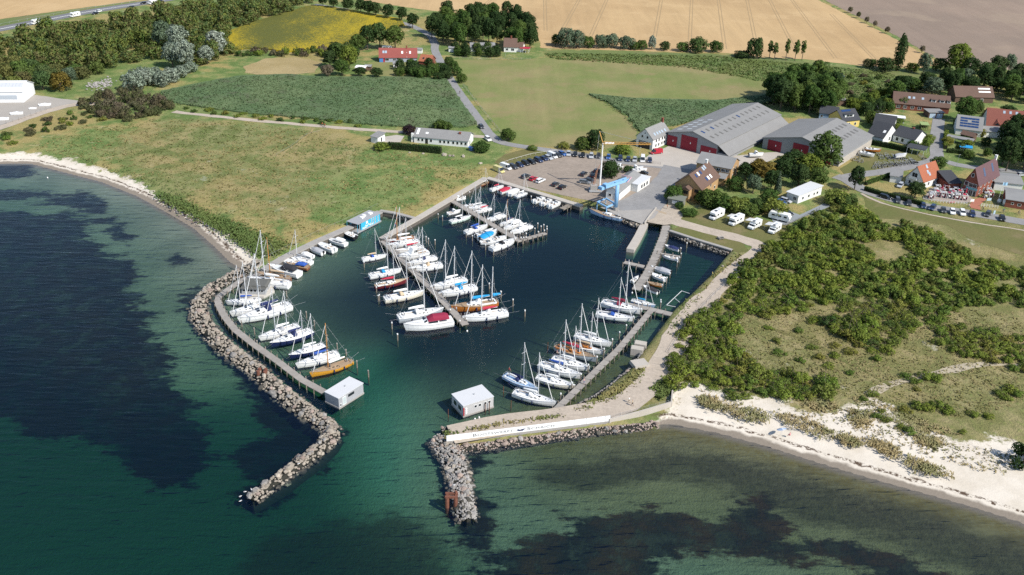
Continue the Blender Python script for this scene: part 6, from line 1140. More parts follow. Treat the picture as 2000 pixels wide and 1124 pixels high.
# ================================================================ trees, shrubs, reeds
def leafmat(name, cols, trans=.4, isl=.26, rough=.7, mass=False):
    t = NT(name); oi = t.n('ShaderNodeObjectInfo').outputs['Random']; g = t.t.nodes['Geometry'].outputs['Random Per Island']
    r = ramp(t.t, [(i / max(1, len(cols) - 1), c) for i, c in enumerate(cols)]); t.l(t.step(t.noise(.07, 3, .7), .28, .72) if mass else oi, r.inputs[0])
    c = t.vary(r.outputs[0], isl, g)
    t.b.inputs['Specular IOR Level'].default_value = .15; t.out(c, rough)
    tr = t.n('ShaderNodeBsdfTranslucent'); t.l(c, tr.inputs[0]); mx = t.n('ShaderNodeMixShader'); mx.inputs[0].default_value = trans
    t.l(t.b.outputs[0], mx.inputs[1]); t.l(tr.outputs[0], mx.inputs[2]); t.l(mx.outputs[0], t.t.nodes['Material Output'].inputs['Surface']); return t.mat
WOODC = [(.11, .185, .043), (.205, .23, .055), (.10, .17, .06), (.22, .205, .07), (.145, .225, .055), (.175, .155, .065), (.12, .20, .05)]
LF = {'mass': leafmat('wood_mass_foliage', WOODC, mass=True), 'scrubmass': leafmat('scrub_mass_foliage', [(.18, .265, .046), (.245, .29, .052), (.135, .21, .044), (.225, .225, .06)], mass=True), 'oak': leafmat('broad_leaf_foliage', [(.061, .117, .027), (.085, .151, .034), (.113, .166, .038), (.076, .133, .041)]), 'dark': leafmat('dark_foliage', [(.034, .068, .021), (.049, .090, .027), (.065, .104, .034)]),
      'wood': leafmat('mixed_wood_foliage', WOODC), 'silver': leafmat('silver_poplar_foliage', [(.34, .39, .31), (.27, .33, .245), (.39, .43, .36)], isl=.6),
      'scrub': leafmat('sunny_scrub_foliage', [(.185, .27, .046), (.25, .295, .052), (.145, .23, .046), (.27, .26, .06), (.20, .28, .052)], isl=.42), 'autumn': leafmat('yellowing_foliage', [(.19, .155, .03), (.20, .15, .034)]), 'lime': leafmat('light_green_foliage', [(.189, .237, .041), (.161, .217, .038)]),
      'thicket': leafmat('bare_brown_thicket', [(.159, .128, .085), (.142, .133, .066), (.104, .128, .048), (.246, .199, .142)]), 'grey': leafmat('grey_green_foliage', [(.170, .227, .142), (.133, .189, .113)]), 'purple': leafmat('dark_purple_foliage', [(.038, .023, .030), (.048, .027, .034)])}
BARK = pm('grey_brown_bark', (.13, .10, .075), .95, .25, 2)
def cards(P, N, size, rng, flat=.55):
    n = len(P); a = rng.normal(size=(n, 3)) * flat + N; a /= np.linalg.norm(a, axis=1)[:, None] + 1e-9
    u = np.cross(a, rng.normal(size=(n, 3))); u /= np.linalg.norm(u, axis=1)[:, None] + 1e-9; v = np.cross(a, u)
    s = size * rng.uniform(.6, 1.35, (n, 1)); k = rng.uniform(.5, .9, (n, 1))
    V = np.stack([P - u * s, P - v * s * k + a * s * .25, P + u * s, P + v * s * k + a * s * .25], 1).reshape(-1, 3)
    Fc = np.arange(4 * n).reshape(n, 4); return V, Fc
def soft(me, N):                                               # leaves shade with the rounded mass they belong to
    N = N / (np.linalg.norm(N, axis=1)[:, None] + 1e-9)
    me.polygons.foreach_set('use_smooth', [True] * len(me.polygons)); me.normals_split_custom_set_from_vertices(N.tolist()); return me
def mesh_np(name, V, Fc, mat=None):
    me = bpy.data.meshes.new(name); k = Fc.shape[1]
    me.vertices.add(len(V)); me.vertices.foreach_set('co', V.astype(np.float32).ravel())
    me.loops.add(Fc.size); me.loops.foreach_set('vertex_index', Fc.astype(np.int32).ravel())
    me.polygons.add(len(Fc)); me.polygons.foreach_set('loop_start', np.arange(0, Fc.size, k, dtype=np.int32)); me.update(calc_edges=True); me.materials.append(mat); return me
def crown(lobes, n, size, seed, up=.35):
    rng = np.random.default_rng(seed); w = np.array([l[3] ** 2 for l in lobes]); w = w / w.sum(); idx = rng.choice(len(lobes), n, p=w)
    C = np.array([l[:3] for l in lobes])[idx]; Rr = np.array([l[3] for l in lobes])[idx]; sq = np.array([l[4] if len(l) > 4 else 1.0 for l in lobes])[idx]
    d = rng.normal(size=(n, 3)); d[:, 2] += up; d /= np.linalg.norm(d, axis=1)[:, None]; r = Rr * (1 - np.abs(rng.normal(0, .16, n))) * rng.uniform(.92, 1.08, n)
    P = C + d * r[:, None]; P[:, 2] = C[:, 2] + d[:, 2] * r * sq
    V, Fc = cards(P, d, size, rng); cz = np.array([0, 0, (P[:, 2].max() + P[:, 2].min()) * .42]); o = P - cz; o /= np.linalg.norm(o, axis=1)[:, None] + 1e-9
    LASTN.append(np.repeat(d * .75 + o * .5 + np.array([0, 0, .3]) + rng.normal(0, .22, P.shape), 4, 0)); return V, Fc
LASTN = []
def lobes_broad(seed, R_=4.0, z0=3.4, z1=10.0, k=24, spread=.68):
    r = random.Random(seed); out = [(0, 0, (z0 + z1) / 2, R_ * .62, 1.15)]
    for i in range(k):
        a = i * 2.4 + r.uniform(-.4, .4); f = (i + .5) / k; z = z0 + (z1 - z0) * (.12 + .76 * f); rr = R_ * spread * math.sqrt(max(.05, 1 - (2 * f - .85) ** 2 * .55)) * r.uniform(.75, 1.1)
        out.append((math.cos(a) * rr, math.sin(a) * rr, z, R_ * r.uniform(.20, .36), r.uniform(.75, 1.0)))
    out.append((r.uniform(-.5, .5), r.uniform(-.5, .5), z1 - R_ * .33, R_ * .36)); return out
def trunk_mb(seed, h=4.5, r=.28, limbs=5, top=7.5):
    rr = random.Random(seed); m = MB(); m.tube((0, 0, -.4), (0, 0, h * .5), r, r * .8, 7, caps=False); m.tube((0, 0, h * .5), (.1, .05, top), r * .8, r * .25, 6, caps=False)
    for i in range(limbs):
        a = i * 2.4 + rr.uniform(0, .6); z = h * rr.uniform(.5, .95); L = rr.uniform(1.6, 2.8); m.tube((0, 0, z), (math.cos(a) * L, math.sin(a) * L, z + L * .9), r * .42, r * .12, 5, caps=False)
    return m
def tree_kit(lobes, n, size, seed, trunk=True, **kw):
    K = Kit()
    if trunk: K.add('trunk', trunk_mb(seed, **kw), 'bark')
    me = mesh_np('crown', *crown(lobes, n, size, seed)); soft(me, LASTN.pop()); K.add('crown', me, 'leaf'); return K
T_BROAD = [tree_kit(lobes_broad(s, z0=2.2), 2500, .30, s, h=4) for s in (1, 2, 3, 4)]
T_LOW = [tree_kit(lobes_broad(s, 4.4, .3, 7.0, 26, .76), 2300, .30, s, h=2.5, top=5) for s in (11, 12, 13, 14)]      # leafy to the ground, wood edge
T_SPARSE = [tree_kit(lobes_broad(s, 2.6, 3.0, 11.0, 9, .55), 900, .34, s, h=7, top=9.5, limbs=8) for s in (21, 22)]
T_POP = tree_kit([(random.Random(i).uniform(-.3, .3), random.Random(i + 50).uniform(-.3, .3), 1.0 + i * 1.15, 1.7 * math.sin(math.pi * min(.92, (i + 1.6) / 10.5)) + .25, 1.3) for i in range(9)], 1700, .28, 31, h=3, top=9)
T_FIR = tree_kit([(0, 0, 1 + i * 1.05, 2.3 * (1 - i / 9.5), .55) for i in range(9)], 1500, .3, 41, h=3, top=9.8)
def lobes_bush(seed, k=17):
    r = random.Random(seed); return [(math.cos(i * 2.4) * (q := r.uniform(.2, 1.5)), math.sin(i * 2.4) * q, r.uniform(.35, 1.45 - .4 * q), r.uniform(.32, .62), r.uniform(.7, 1.1)) for i in range(k)]
T_BUSH = [tree_kit(lobes_bush(s), 900, .135, s, trunk=True, h=.8, r=.08, top=1.2, limbs=3) for s in (51, 52, 53, 54, 55)]
def sprawl(poly_px, dmin, n, seed, holes=(), Z=None):
    rng = random.Random(seed); P = [(p.x, p.y) for p in GP(poly_px)]; xs = [p[0] for p in P]; ys = [p[1] for p in P]
    C = np.array([(rng.uniform(min(xs), max(xs)), rng.uniform(min(ys), max(ys))) for _ in range(n * 14)]); C = C[inside(C, np.array(P))]
    for h in holes:
        if len(C): C = C[~inside(C, np.array([(p.x, p.y) for p in GP(h)]))]
    out = []
    for c in C:
        if all((c[0] - o[0]) ** 2 + (c[1] - o[1]) ** 2 > dmin * dmin for o in out): out.append(c)
        if len(out) >= n: break
    return [Vector((x, y, LZ)) for x, y in out]
def plant(kits, p, h, r, leaf, label, cat, group=None, base_h=10.0, base_r=4.2, name='tree'):
    k = random.choice(kits) if isinstance(kits, list) else kits; s = (r / base_r * random.uniform(.9, 1.12), r / base_r * random.uniform(.9, 1.12), h / base_h)
    return k.spawn(name, p, random.uniform(0, 6.28), {'bark': BARK, 'leaf': LF[leaf]}, label, cat, group, s)
def T(px, h, r, label, leaf='oak', kits=None, group=None, name='tree', **kw): return plant(kits or T_BROAD, G(*px), h, r, leaf, label, 'tree', group, name=name, **kw)
def Bsh(px, h, r, label, leaf='scrub', group=None): return plant(T_BUSH, G(*px), h, r, leaf, label, 'bush', group, 2.0, 1.9, 'bush')
# the wood below the motorway
WOODP = [(-260, 150), (-120, 122), (0, 94), (100, 72), (200, 54), (300, 36), (400, 18), (500, 4), (600, 2), (606, 8), (560, 26), (490, 46), (436, 64), (440, 96), (452, 104), (420, 124), (380, 130), (330, 118), (276, 112), (240, 136), (190, 152), (110, 182), (40, 178), (-60, 200), (-260, 220)]
def mass(name, items, label, leaf, mk):                        # plants that run together into one mass: items (place, height scale, width scale)
    V, Fc, b, NN = [], [], 0, []
    for p, h, r in items:
        v, f = mk(); NN.append(LASTN.pop()); V.append(v * np.array([r, r, h]) + np.array(p)); Fc.append(f + b); b += len(v)
    me = soft(mesh_np(name, np.concatenate(V), np.concatenate(Fc), LF[leaf]), np.concatenate(NN))
    return tag(link(bpy.data.objects.new(name, me)), label, kind='stuff')
ws = sprawl(WOODP, 7.6, 330, 3); ws.sort(key=lambda v: v.y)
for i, p in enumerate(ws[:60]):
    plant(T_LOW if random.random() < .75 else T_BROAD, p, random.uniform(5.5, 9.5), random.uniform(4.2, 5.8), 'wood' if random.random() < .8 else random.choice(['oak', 'dark', 'autumn', 'grey']), 'leafy tree along the near edge of the wood below the motorway', 'tree', 'wood below the motorway', 7.5, 4.4)
mass('forest', [(p, random.choice((.65, .8, .95, 1.1, 1.3, 1.65)), random.uniform(.85, 1.4)) for p in ws[60:]], 'dense mixed green wood below the motorway', 'mass', lambda: crown(lobes_broad(random.randint(0, 999), 4.4, .3, 7.0, 22, .76), 1150, .40, random.randint(0, 9999)))
for i, (px, h, r) in enumerate([((352, 114), 18, 7.0), ((338, 132), 13, 5.6), ((364, 136), 15, 6.4), ((425, 114), 15, 6.2), ((405, 126), 10, 4.6), ((322, 102), 17, 6.5)]): T(px, h, r, ['tallest', 'lower left', 'lower right', 'solitary right hand', 'small right hand', 'rear'][i] + ' silver leaved poplar at the edge of the wood', 'silver' if i < 5 else 'grey', group='silver poplars')
for i, px in enumerate([(262, 176), (280, 168), (300, 163), (318, 168), (335, 160), (352, 152), (372, 142)]): plant(T_LOW, G(*px), 9.5 - i * .6, 6.0 - i * .3, 'silver', f'{ORD[i + 1]} silver leaved shrub from the marsh in the pale row', 'tree', 'silver shrubs', 7.5, 4.4)
for p in sprawl([(158, 206), (200, 190), (270, 182), (325, 198), (335, 215), (300, 232), (240, 240), (190, 228)], 4.2, 42, 5): plant(T_BUSH, p, random.uniform(3.2, 5.5), random.uniform(2.8, 3.8), 'thicket', 'grey brown half bare shrub in the thicket by the track', 'shrub', 'brown thicket', 2.0, 1.9, 'shrub')
for p in sprawl([(-40, 290), (0, 268), (60, 250), (110, 228), (160, 216), (200, 236), (150, 248), (90, 262), (40, 276), (-20, 300)], 5.0, 26, 6): plant(T_BUSH, p, random.uniform(1.4, 2.8), random.uniform(1.8, 2.8), random.choice(['scrub', 'oak', 'thicket']), 'green shrub in the thicket beside the storage track', 'shrub', 'track thicket', 2.0, 1.9, 'shrub')
for p in sprawl([(340, 210), (420, 216), (560, 230), (700, 240), (705, 250), (560, 240), (420, 226), (340, 218)], 4.5, 26, 8): plant(T_BUSH, p, random.uniform(1.3, 2.6), random.uniform(1.5, 2.4), random.choice(['oak', 'scrub']), 'low shrub between the reeds and the dirt track', 'shrub', 'track side shrubs', 2.0, 1.9, 'shrub')
for p in sprawl([(450, 104), (560, 104), (640, 102), (700, 80), (716, 82), (660, 112), (560, 112), (455, 112)], 4.5, 40, 9): plant(T_BUSH, p, random.uniform(3, 5.5), random.uniform(2.5, 3.6), random.choice(['oak', 'thicket', 'scrub']), 'shrub in the hedge below the yellow field', 'shrub', 'yellow field hedge', 2.0, 1.9, 'shrub')
for i, px in enumerate([(631, 14), (652, 18), (680, 24), (705, 27), (721, 30), (734, 33), (758, 38), (785, 43), (806, 56)]): T(px, 9.5, 4.3, f'{ORD[i + 1]} round avenue tree from the wood along the top road', 'dark', group='avenue trees')
for p in sprawl([(836, 66), (860, 46), (930, 40), (1000, 44), (1040, 74), (1046, 96), (1010, 98), (960, 88), (900, 92), (868, 92), (842, 88)], 6.2, 46, 10): plant(T_BROAD, p, random.uniform(11, 14.5), random.uniform(4.2, 5.4), 'dark' if random.random() < .6 else 'oak', 'tall tree in the dark copse beside the lane', 'tree', 'copse by the lane')
for i, (px, h, r, lf) in enumerate([((742, 96), 15, 6.2, 'oak'), ((718, 98), 14, 5.5, 'dark'), ((700, 106), 11, 5, 'oak'), ((772, 98), 14, 6.5, 'oak'), ((664, 124), 11, 6, 'oak'), ((645, 132), 9, 5, 'dark'), ((682, 138), 13, 5.2, 'lime'), ((668, 148), 8, 4.5, 'oak'), ((640, 150), 6, 4.5, 'thicket'), ((705, 150), 5, 3.5, 'dark'), ((736, 152), 5, 3.8, 'dark'), ((655, 115), 9, 5, 'dark'), ((690, 122), 9, 4.5, 'oak')]): T(px, h, r, f'{ORD[i + 1] if i < 12 else "last"} garden tree left of the farmhouse counted from the lane', lf, group='farm garden trees')
for p in sprawl([(774, 136), (800, 130), (850, 134), (872, 140), (874, 156), (840, 156), (790, 152), (776, 148)], 4.6, 22, 12): plant(T_LOW, p, random.uniform(3.5, 6.5), random.uniform(2.6, 3.8), random.choice(['dark', 'oak', 'dark']), 'dark garden tree between the farmhouse and the reeds', 'tree', 'farm hedge trees', 7.5, 4.4)
for p in sprawl([(880, 100), (960, 98), (985, 112), (940, 114), (884, 112)], 4.2, 22, 13): plant(T_LOW, p, random.uniform(3.5, 6.5), random.uniform(2.2, 3.4), random.choice(['dark', 'oak']), 'garden tree before the long grey bungalow', 'tree', 'bungalow garden trees', 7.5, 4.4)
for i, px in enumerate([(877, 128), (893, 148), (902, 162), (886, 136)]): plant(T_LOW, G(*px), 5.0, 2.8, 'oak', f'{ORD[i + 1]} shrub standing on the right verge of the lane', 'bush', 'lane shrubs', 7.5, 4.4, 'bush')
for i, (x, y, h, r, lf) in enumerate([(340, 355, 7, 3, 'oak'), (425, 372, 12, 5.5, 'grey'), (505, 375, 11, 5, 'grey'), (590, 374, 7, 4, 'oak'), (690, 375, 8, 4, 'grey'), (778, 374, 9, 4.2, 'grey'), (895, 386, 8, 4.5, 'grey'), (962, 390, 5, 3, 'oak'), (1012, 390, 6, 3, 'oak'), (1090, 388, 9, 2.5, 'silver'), (1192, 394, 5.5, 3.4, 'dark')]): T((1000 + x / 4, y / 4), h, r, f'{ORD[i + 1]} field hedge tree from the copse below the wheat', lf, kits=T_LOW, group='wheat edge trees', base_h=7.5)
for i, (x, y, h, r, lf) in enumerate([(1330, 400, 5.5, 4, 'oak'), (1450, 410, 9, 6, 'oak'), (1590, 410, 7, 4, 'oak'), (1885, 455, 12, 5, 'dark'), (1800, 450, 4, 5, 'dark')]): T((1000 + x / 4, y / 4), h, r, f'{ORD[i + 1]} dark round tree at the right half of the wheat edge', lf, kits=T_LOW, group='wheat edge trees', base_h=7.5)
for i, (x, y) in enumerate([(1478, 116), (1502, 116), (1512, 118), (1534, 119), (1552, 120), (1566, 118)]): T((x, y), random.uniform(9, 12), 3.6, f'{ORD[i + 1]} thin see through tree of the sparse row at the field corner', 'oak', kits=T_SPARSE, group='sparse row')
T((1752, 139), 19, 3.4, 'tall slim columnar poplar before the stubble field', 'dark', kits=[T_POP], base_r=2.0, name='poplar_tree'); T((1728, 139), 8, 5.5, 'round dark tree at the foot of the columnar poplar', 'dark', kits=T_LOW, base_h=7.5)
for i, (px, h, r, lf, kt) in enumerate([((1692, 133), 5.5, 2.5, 'thicket', T_LOW), ((1703, 134), 5.5, 2.5, 'oak', T_LOW), ((1802, 146), 12, 4, 'grey', T_BROAD), ((1866, 146), 17, 7.5, 'lime', T_BROAD), ((1835, 140), 8, 4.5, 'oak', T_LOW), ((1780, 140), 5, 4, 'lime', T_LOW), ((1890, 156), 12, 6, 'dark', T_BROAD), ((1945, 148), 11, 5.5, 'dark', T_BROAD), ((1968, 145), 11, 4, 'grey', T_BROAD), ((1985, 160), 10, 5, 'dark', T_BROAD)]): T(px, h, r, f'{ORD[i + 1]} tree right of the poplar behind the village', lf, kits=kt, group='village back trees', base_h=7.5 if kt is T_LOW else 10)
for i, p in enumerate(sprawl([(1500, 196), (1530, 178), (1600, 170), (1625, 190), (1640, 215), (1610, 228), (1560, 225), (1520, 215)], 5.6, 34, 15)): plant(T_BROAD, p, random.uniform(11, 15), random.uniform(4.4, 6), random.choice(['dark', 'oak', 'oak', 'oak']), 'leafy tree in the grove behind the boat halls', 'tree', 'grove behind the halls')
for i, p in enumerate(sprawl([(1730, 186), (1770, 178), (1850, 172), (1960, 165), (2080, 160), (2100, 210), (1990, 205), (1940, 180), (1880, 185), (1800, 188), (1740, 196)], 6.0, 46, 16)): plant(T_BROAD, p, random.uniform(7, 13), random.uniform(4, 5.8), random.choice(['dark', 'oak', 'dark', 'grey']), 'dark leafy tree in the belt behind the village roofs', 'tree', 'belt behind the village')
for i, p in enumerate(sprawl([(1955, 300), (1975, 270), (2060, 262), (2120, 330), (2040, 345), (1950, 336), (1930, 322)], 6.0, 18, 17)): plant(T_BROAD, p, random.uniform(11, 14), random.uniform(4.6, 6), 'dark', 'tall dark tree in the clump behind the restaurant', 'tree', 'restaurant trees')
for p in sprawl([(1660, 205), (1690, 196), (1735, 205), (1745, 222), (1700, 220), (1668, 222)], 4.2, 16, 18): plant(T_LOW, p, random.uniform(3.5, 6), random.uniform(2.6, 3.6), random.choice(['oak', 'dark', 'lime']), 'garden shrub between the yellow house and the terrace', 'bush', 'village garden shrubs', 7.5, 4.4, 'bush')
for p in sprawl([(1600, 150), (1680, 150), (1830, 160), (1800, 178), (1720, 186), (1640, 186)], 7.0, 30, 19): plant(T_BUSH, p, random.uniform(1.6, 3.6), random.uniform(2, 3.2), random.choice(['oak', 'scrub', 'thicket']), 'low shrub on the wet grassland by the pond', 'shrub', 'grassland shrubs', 2.0, 1.9, 'shrub')
for i, (px, h, r, lf, kt) in enumerate([((1880, 238), 12, 5.6, 'oak', T_BROAD), ((1830, 334), 6, 4, 'oak', T_BROAD), ((1668, 372), 9.5, 3.8, 'dark', T_BROAD), ((1786, 388), 6.5, 4.0, 'dark', T_BROAD), ((1632, 398), 5.5, 5.0, 'scrub', T_LOW), ((1650, 402), 4.5, 4.5, 'oak', T_LOW), ((1606, 338), 16, 7.8, 'oak', T_BROAD), ((1576, 350), 10, 5.5, 'lime', T_BROAD), ((1546, 342), 10, 5.2, 'dark', T_BROAD), ((1524, 350), 9, 4.4, 'dark', T_BROAD), ((1594, 368), 8, 5, 'oak', T_BROAD), ((1558, 366), 9, 4.5, 'dark', T_BROAD)]):
    T(px, h, r, ['big round tree beside the double garage', 'small tree behind the orange roofed house', 'lone dark tree at the street fork', 'dark tree before the orange roofed house', 'broad shrub beside the street fork', 'low shrub at the scrub corner', 'largest tree before the second boat hall', 'light green tree before the boat hall', 'dark tree before the red hall door', 'dark tree left of the boat hall tree group', 'front tree of the group above the bungalow', 'dark tree above the flat bungalow'][i], lf, kits=kt, base_h=7.5 if kt is T_LOW else 10)
for i, (px, h, r, lf, kt) in enumerate([((1484, 354), 8.5, 6.0, 'autumn', T_BROAD), ((1456, 352), 7, 4, 'dark', T_BROAD), ((1505, 372), 8, 4, 'dark', T_BROAD), ((1518, 378), 9, 3, 'grey', [T_FIR]), ((1470, 378), 7, 3.4, 'grey', T_BROAD), ((1434, 370), 5, 4, 'oak', T_LOW), ((1392, 404), 6.5, 4.8, 'oak', T_LOW), ((1412, 410), 5.5, 5, 'oak', T_LOW), ((1440, 414), 5.5, 5, 'scrub', T_LOW), ((1374, 398), 5, 3.6, 'oak', T_LOW), ((1500, 400), 6.5, 4, 'oak', T_LOW), ((1510, 420), 6, 4.5, 'scrub', T_LOW)]): T(px, h, r, f'{ORD[i + 1]} garden tree between the brick house and the camper vans', lf, kits=kt, group='brick house garden', base_h=7.5 if kt is T_LOW else 10)
for i, (px, h, r) in enumerate([((1314, 392), 6, 3.6), ((1326, 408), 2.6, 1.8), ((1478, 414), 5, 3.5), ((1460, 420), 4.5, 3.5), ((1345, 420), 2, 3)]): T(px, h, r, f'{ORD[i + 1]} shrub around the grey green shed', 'oak', kits=T_LOW, group='shed shrubs', base_h=7.5)
for i, (px, h, r, lf) in enumerate([((1188, 348), 7.5, 3.2, 'dark'), ((1196, 344), 6.0, 3.0, 'dark'), ((1228, 337), 2.6, 2.4, 'oak'), ((1162, 292), 9, 4.4, 'dark'), ((1138, 292), 5.5, 4.0, 'oak'), ((1216, 300), 4, 4, 'scrub'), ((1100, 290), 2.6, 3, 'scrub'), ((1040, 293), 1.8, 2.4, 'scrub'), ((992, 274), 5, 3.6, 'oak'), ((940, 296), 4.2, 4.0, 'oak'), ((745, 292), 3, 3.4, 'scrub')]): T(px, h, r, ['taller pine beside the tower crane', 'lower pine beside the tower crane', 'small bush behind the workshop', 'dark tree beside the lane bend', 'round bush beside the lane bend', 'bright shrub before the white gabled house', 'low bush behind the back car row', 'small bush on the car park lawn', 'round bush at the lane and meadow corner', 'round bush right of the long bungalow', 'pale bush left of the bungalow hedge'][i], lf, kits=T_LOW, base_h=7.5)
for i, px in enumerate([(870, 254), (858, 252), (800, 262)]): T(px, 4.0, 3.2, ['green bush behind the long bungalow', 'second green bush behind the long bungalow', 'dark purple bush beside the bungalow gable'][i], ['oak', 'oak', 'purple'][i], kits=T_LOW, base_h=7.5)
for i, (x, y) in enumerate([(1660, 26), (1676, 36), (1692, 46), (1708, 54), (1732, 66), (1766, 88), (1800, 104)]): T((x, y), 4.5, 2.0, f'{ORD[i + 1]} small bush from the top in the hedge between the fields', 'thicket', kits=T_BROAD, group='field hedge bushes')
for i, p in enumerate(sprawl([(1700, 232), (1760, 226), (1815, 245), (1815, 300), (1770, 300), (1705, 282)], 7.0, 9, 61) + sprawl([(1842, 240), (1900, 244), (1990, 262), (1960, 300), (1900, 312), (1850, 300)], 7.5, 12, 62)): plant(T_LOW, p, random.uniform(2.4, 4.2), random.uniform(1.8, 3.0), random.choice(['oak', 'dark', 'lime', 'scrub']), 'small garden shrub among the village houses', 'shrub', 'village shrubs', 7.5, 4.4, 'shrub')
for i, (px, h, r) in enumerate([((1700, 240), 6, 3), ((1690, 226), 7, 3.6), ((1762, 212), 6, 3.2), ((1800, 214), 5, 3), ((1905, 222), 7, 3.6), ((1930, 240), 7, 4), ((1965, 236), 8, 4.4), ((1990, 248), 8, 4.4), ((1835, 205), 6, 3)]): T(px, h, r, f'{ORD[i + 1]} garden tree between the village roofs from the boat hall', random.choice(['oak', 'dark']), kits=T_LOW, group='village garden trees', base_h=7.5)
# hedges
def hedge(px, h, w, label, leaf='dark'):
    pts = GP(px); total, at = along(pts); o0 = pts[0].copy(); rng = np.random.default_rng(5); root = empty('hedge', o0, 0, label, 'hedge'); n = int(total * h * 60); P = []; N = []
    for _ in range(n):
        p, d = at(rng.uniform(0, total)); nr = Vector((-d.y, d.x, 0)); f = rng.uniform(0, 1); a = w / 2 * rng.uniform(.9, 1.08)
        if f < .4: q = p + nr * rng.uniform(-w / 2, w / 2) + Vector((0, 0, h * rng.uniform(.92, 1.08))); nn = (0, 0, 1)
        else: s = 1 if f < .7 else -1; q = p + nr * s * a + Vector((0, 0, rng.uniform(0, h))); nn = tuple(nr * s)
        P.append(q - o0); N.append(nn)
    V, Fc = cards(np.array(P), np.array(N), .2, rng); link(bpy.data.objects.new('foliage', mesh_np('foliage', V, Fc, LF[leaf])), root)
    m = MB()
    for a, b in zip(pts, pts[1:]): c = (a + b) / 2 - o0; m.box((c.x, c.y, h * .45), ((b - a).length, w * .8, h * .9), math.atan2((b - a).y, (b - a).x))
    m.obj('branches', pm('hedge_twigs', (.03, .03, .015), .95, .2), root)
hedge([(758, 290), (800, 294), (862, 300)], 2.4, 2.2, 'long clipped dark hedge before the white bungalow'); hedge([(1688, 372), (1720, 382), (1750, 388), (1800, 402)], 1.5, 1.3, 'clipped hedge before the orange roofed house'); hedge([(1690, 362), (1712, 354), (1740, 344)], 1.4, 1.2, 'clipped hedge along the street fork garden', 'oak')
hedge([(1702, 283), (1740, 290), (1775, 298)], 2.0, 1.6, 'hedge behind the boat trailers', 'dark'); hedge([(1848, 262), (1846, 278), (1846, 292)], 1.8, 1.4, 'yellow green hedge beside the village street', 'lime'); hedge([(1848, 298), (1870, 300), (1900, 306)], 1.6, 1.4, 'dark hedge across the street garden', 'dark')
hedge([(1704, 190), (1725, 186), (1744, 186)], 3.0, 2.4, 'bright green hedge left of the terrace', 'lime')
# right hand scrub
SCR = [(1312, 690), (1345, 640), (1400, 590), (1440, 535), (1490, 492), (1520, 462), (1556, 440), (1600, 416), (1640, 404), (1690, 412), (1720, 440), (1760, 440), (1800, 452), (1830, 462), (1870, 480), (1900, 500), (1960, 520), (2060, 530), (2080, 610), (1960, 600), (1870, 600), (1840, 630), (1790, 640), (1740, 690), (1700, 690), (1660, 665), (1600, 640), (1560, 612), (1500, 620), (1462, 618), (1448, 640), (1430, 668), (1446, 690), (1480, 712), (1520, 730), (1580, 735), (1640, 752), (1610, 780), (1560, 788), (1500, 775), (1450, 785), (1400, 770), (1368, 750), (1340, 768), (1312, 764)]
HOLES = [[(1690, 470), (1760, 470), (1790, 505), (1740, 520), (1700, 505)], [(1570, 600), (1640, 590), (1630, 625), (1580, 620)], [(1920, 530), (2000, 560), (2000, 580), (1940, 560)]]
sp = sprawl(SCR, 2.15, 640, 23, HOLES); sp.sort(key=lambda v: v.y)
for i, p in enumerate(sp[:190]): plant(T_BUSH, p, (h_ := random.choice((1.0, 1.5, 1.9, 2.4, 3.4))) * random.uniform(.8, 1.2), 1.5 + h_ * .5, 'scrub' if random.random() < .85 else random.choice(['oak', 'lime']), 'sunny green bush in the dense scrub right of the harbour track', 'bush', 'dense harbour scrub', 2.0, 1.9, 'bush')
mass('undergrowth', [(p, (h_ := random.choice((.5, .8, 1.0, 1.3, 1.9))), .75 + h_ * .45) for p in sp[190:]], 'far part of the dense scrub below the parked cars', 'scrubmass', lambda: crown(lobes_bush(random.randint(0, 999)), 640, .165, random.randint(0, 9999)))
for p in sprawl([(1822, 648), (1860, 636), (1920, 650), (2010, 664), (2080, 690), (2080, 745), (2000, 732), (1930, 712), (1870, 694), (1834, 676)], 2.7, 60, 24): plant(T_BUSH, p, random.uniform(1.5, 2.2), random.uniform(2.0, 2.6), 'scrub', 'bush in the low thicket on the right hand heath', 'bush', 'right heath thicket', 2.0, 1.9, 'bush')
for p in sprawl([(1500, 640), (1640, 650), (1720, 700), (1650, 740), (1560, 715), (1500, 690)], 5.5, 16, 25): plant(T_BUSH, p, random.uniform(1.0, 1.9), random.uniform(1.4, 2.2), 'scrub', 'single bush standing on the dry heath clearing', 'bush', 'heath bushes', 2.0, 1.9, 'bush')
for i, (x, y, r) in enumerate([(1768, 738, 1.7), (1786, 748, 2.0), (1806, 738, 2.2), (1828, 742, 2.1), (1790, 762, 1.2), (1703, 772, 1.6), (1685, 782, 1.4), (1712, 816, 1.5), (1730, 822, 1.5), (1722, 806, 1.3), (1790, 796, 2.2), (1810, 800, 2.2), (1832, 796, 2.4), (1850, 806, 2.3), (1768, 804, 1.8), (1900, 812, 1.6), (1930, 816, 1.6), (1950, 770, 2.0), (1970, 764, 2.4), (1985, 772, 2.0), (1965, 780, 1.6), (1775, 845, 1.8), (1760, 836, 1.3), (1880, 846, 1.2), (1872, 600, 1.6), (1660, 690, 2.0), (1600, 700, 1.8)]): Bsh((x, y), r * .85, r, 'low bush among the dune paths on the right', group='dune bushes')
Bsh((1998, 905), 5.4, 4.4, 'large round dark bush standing on the beach sand', 'dark')
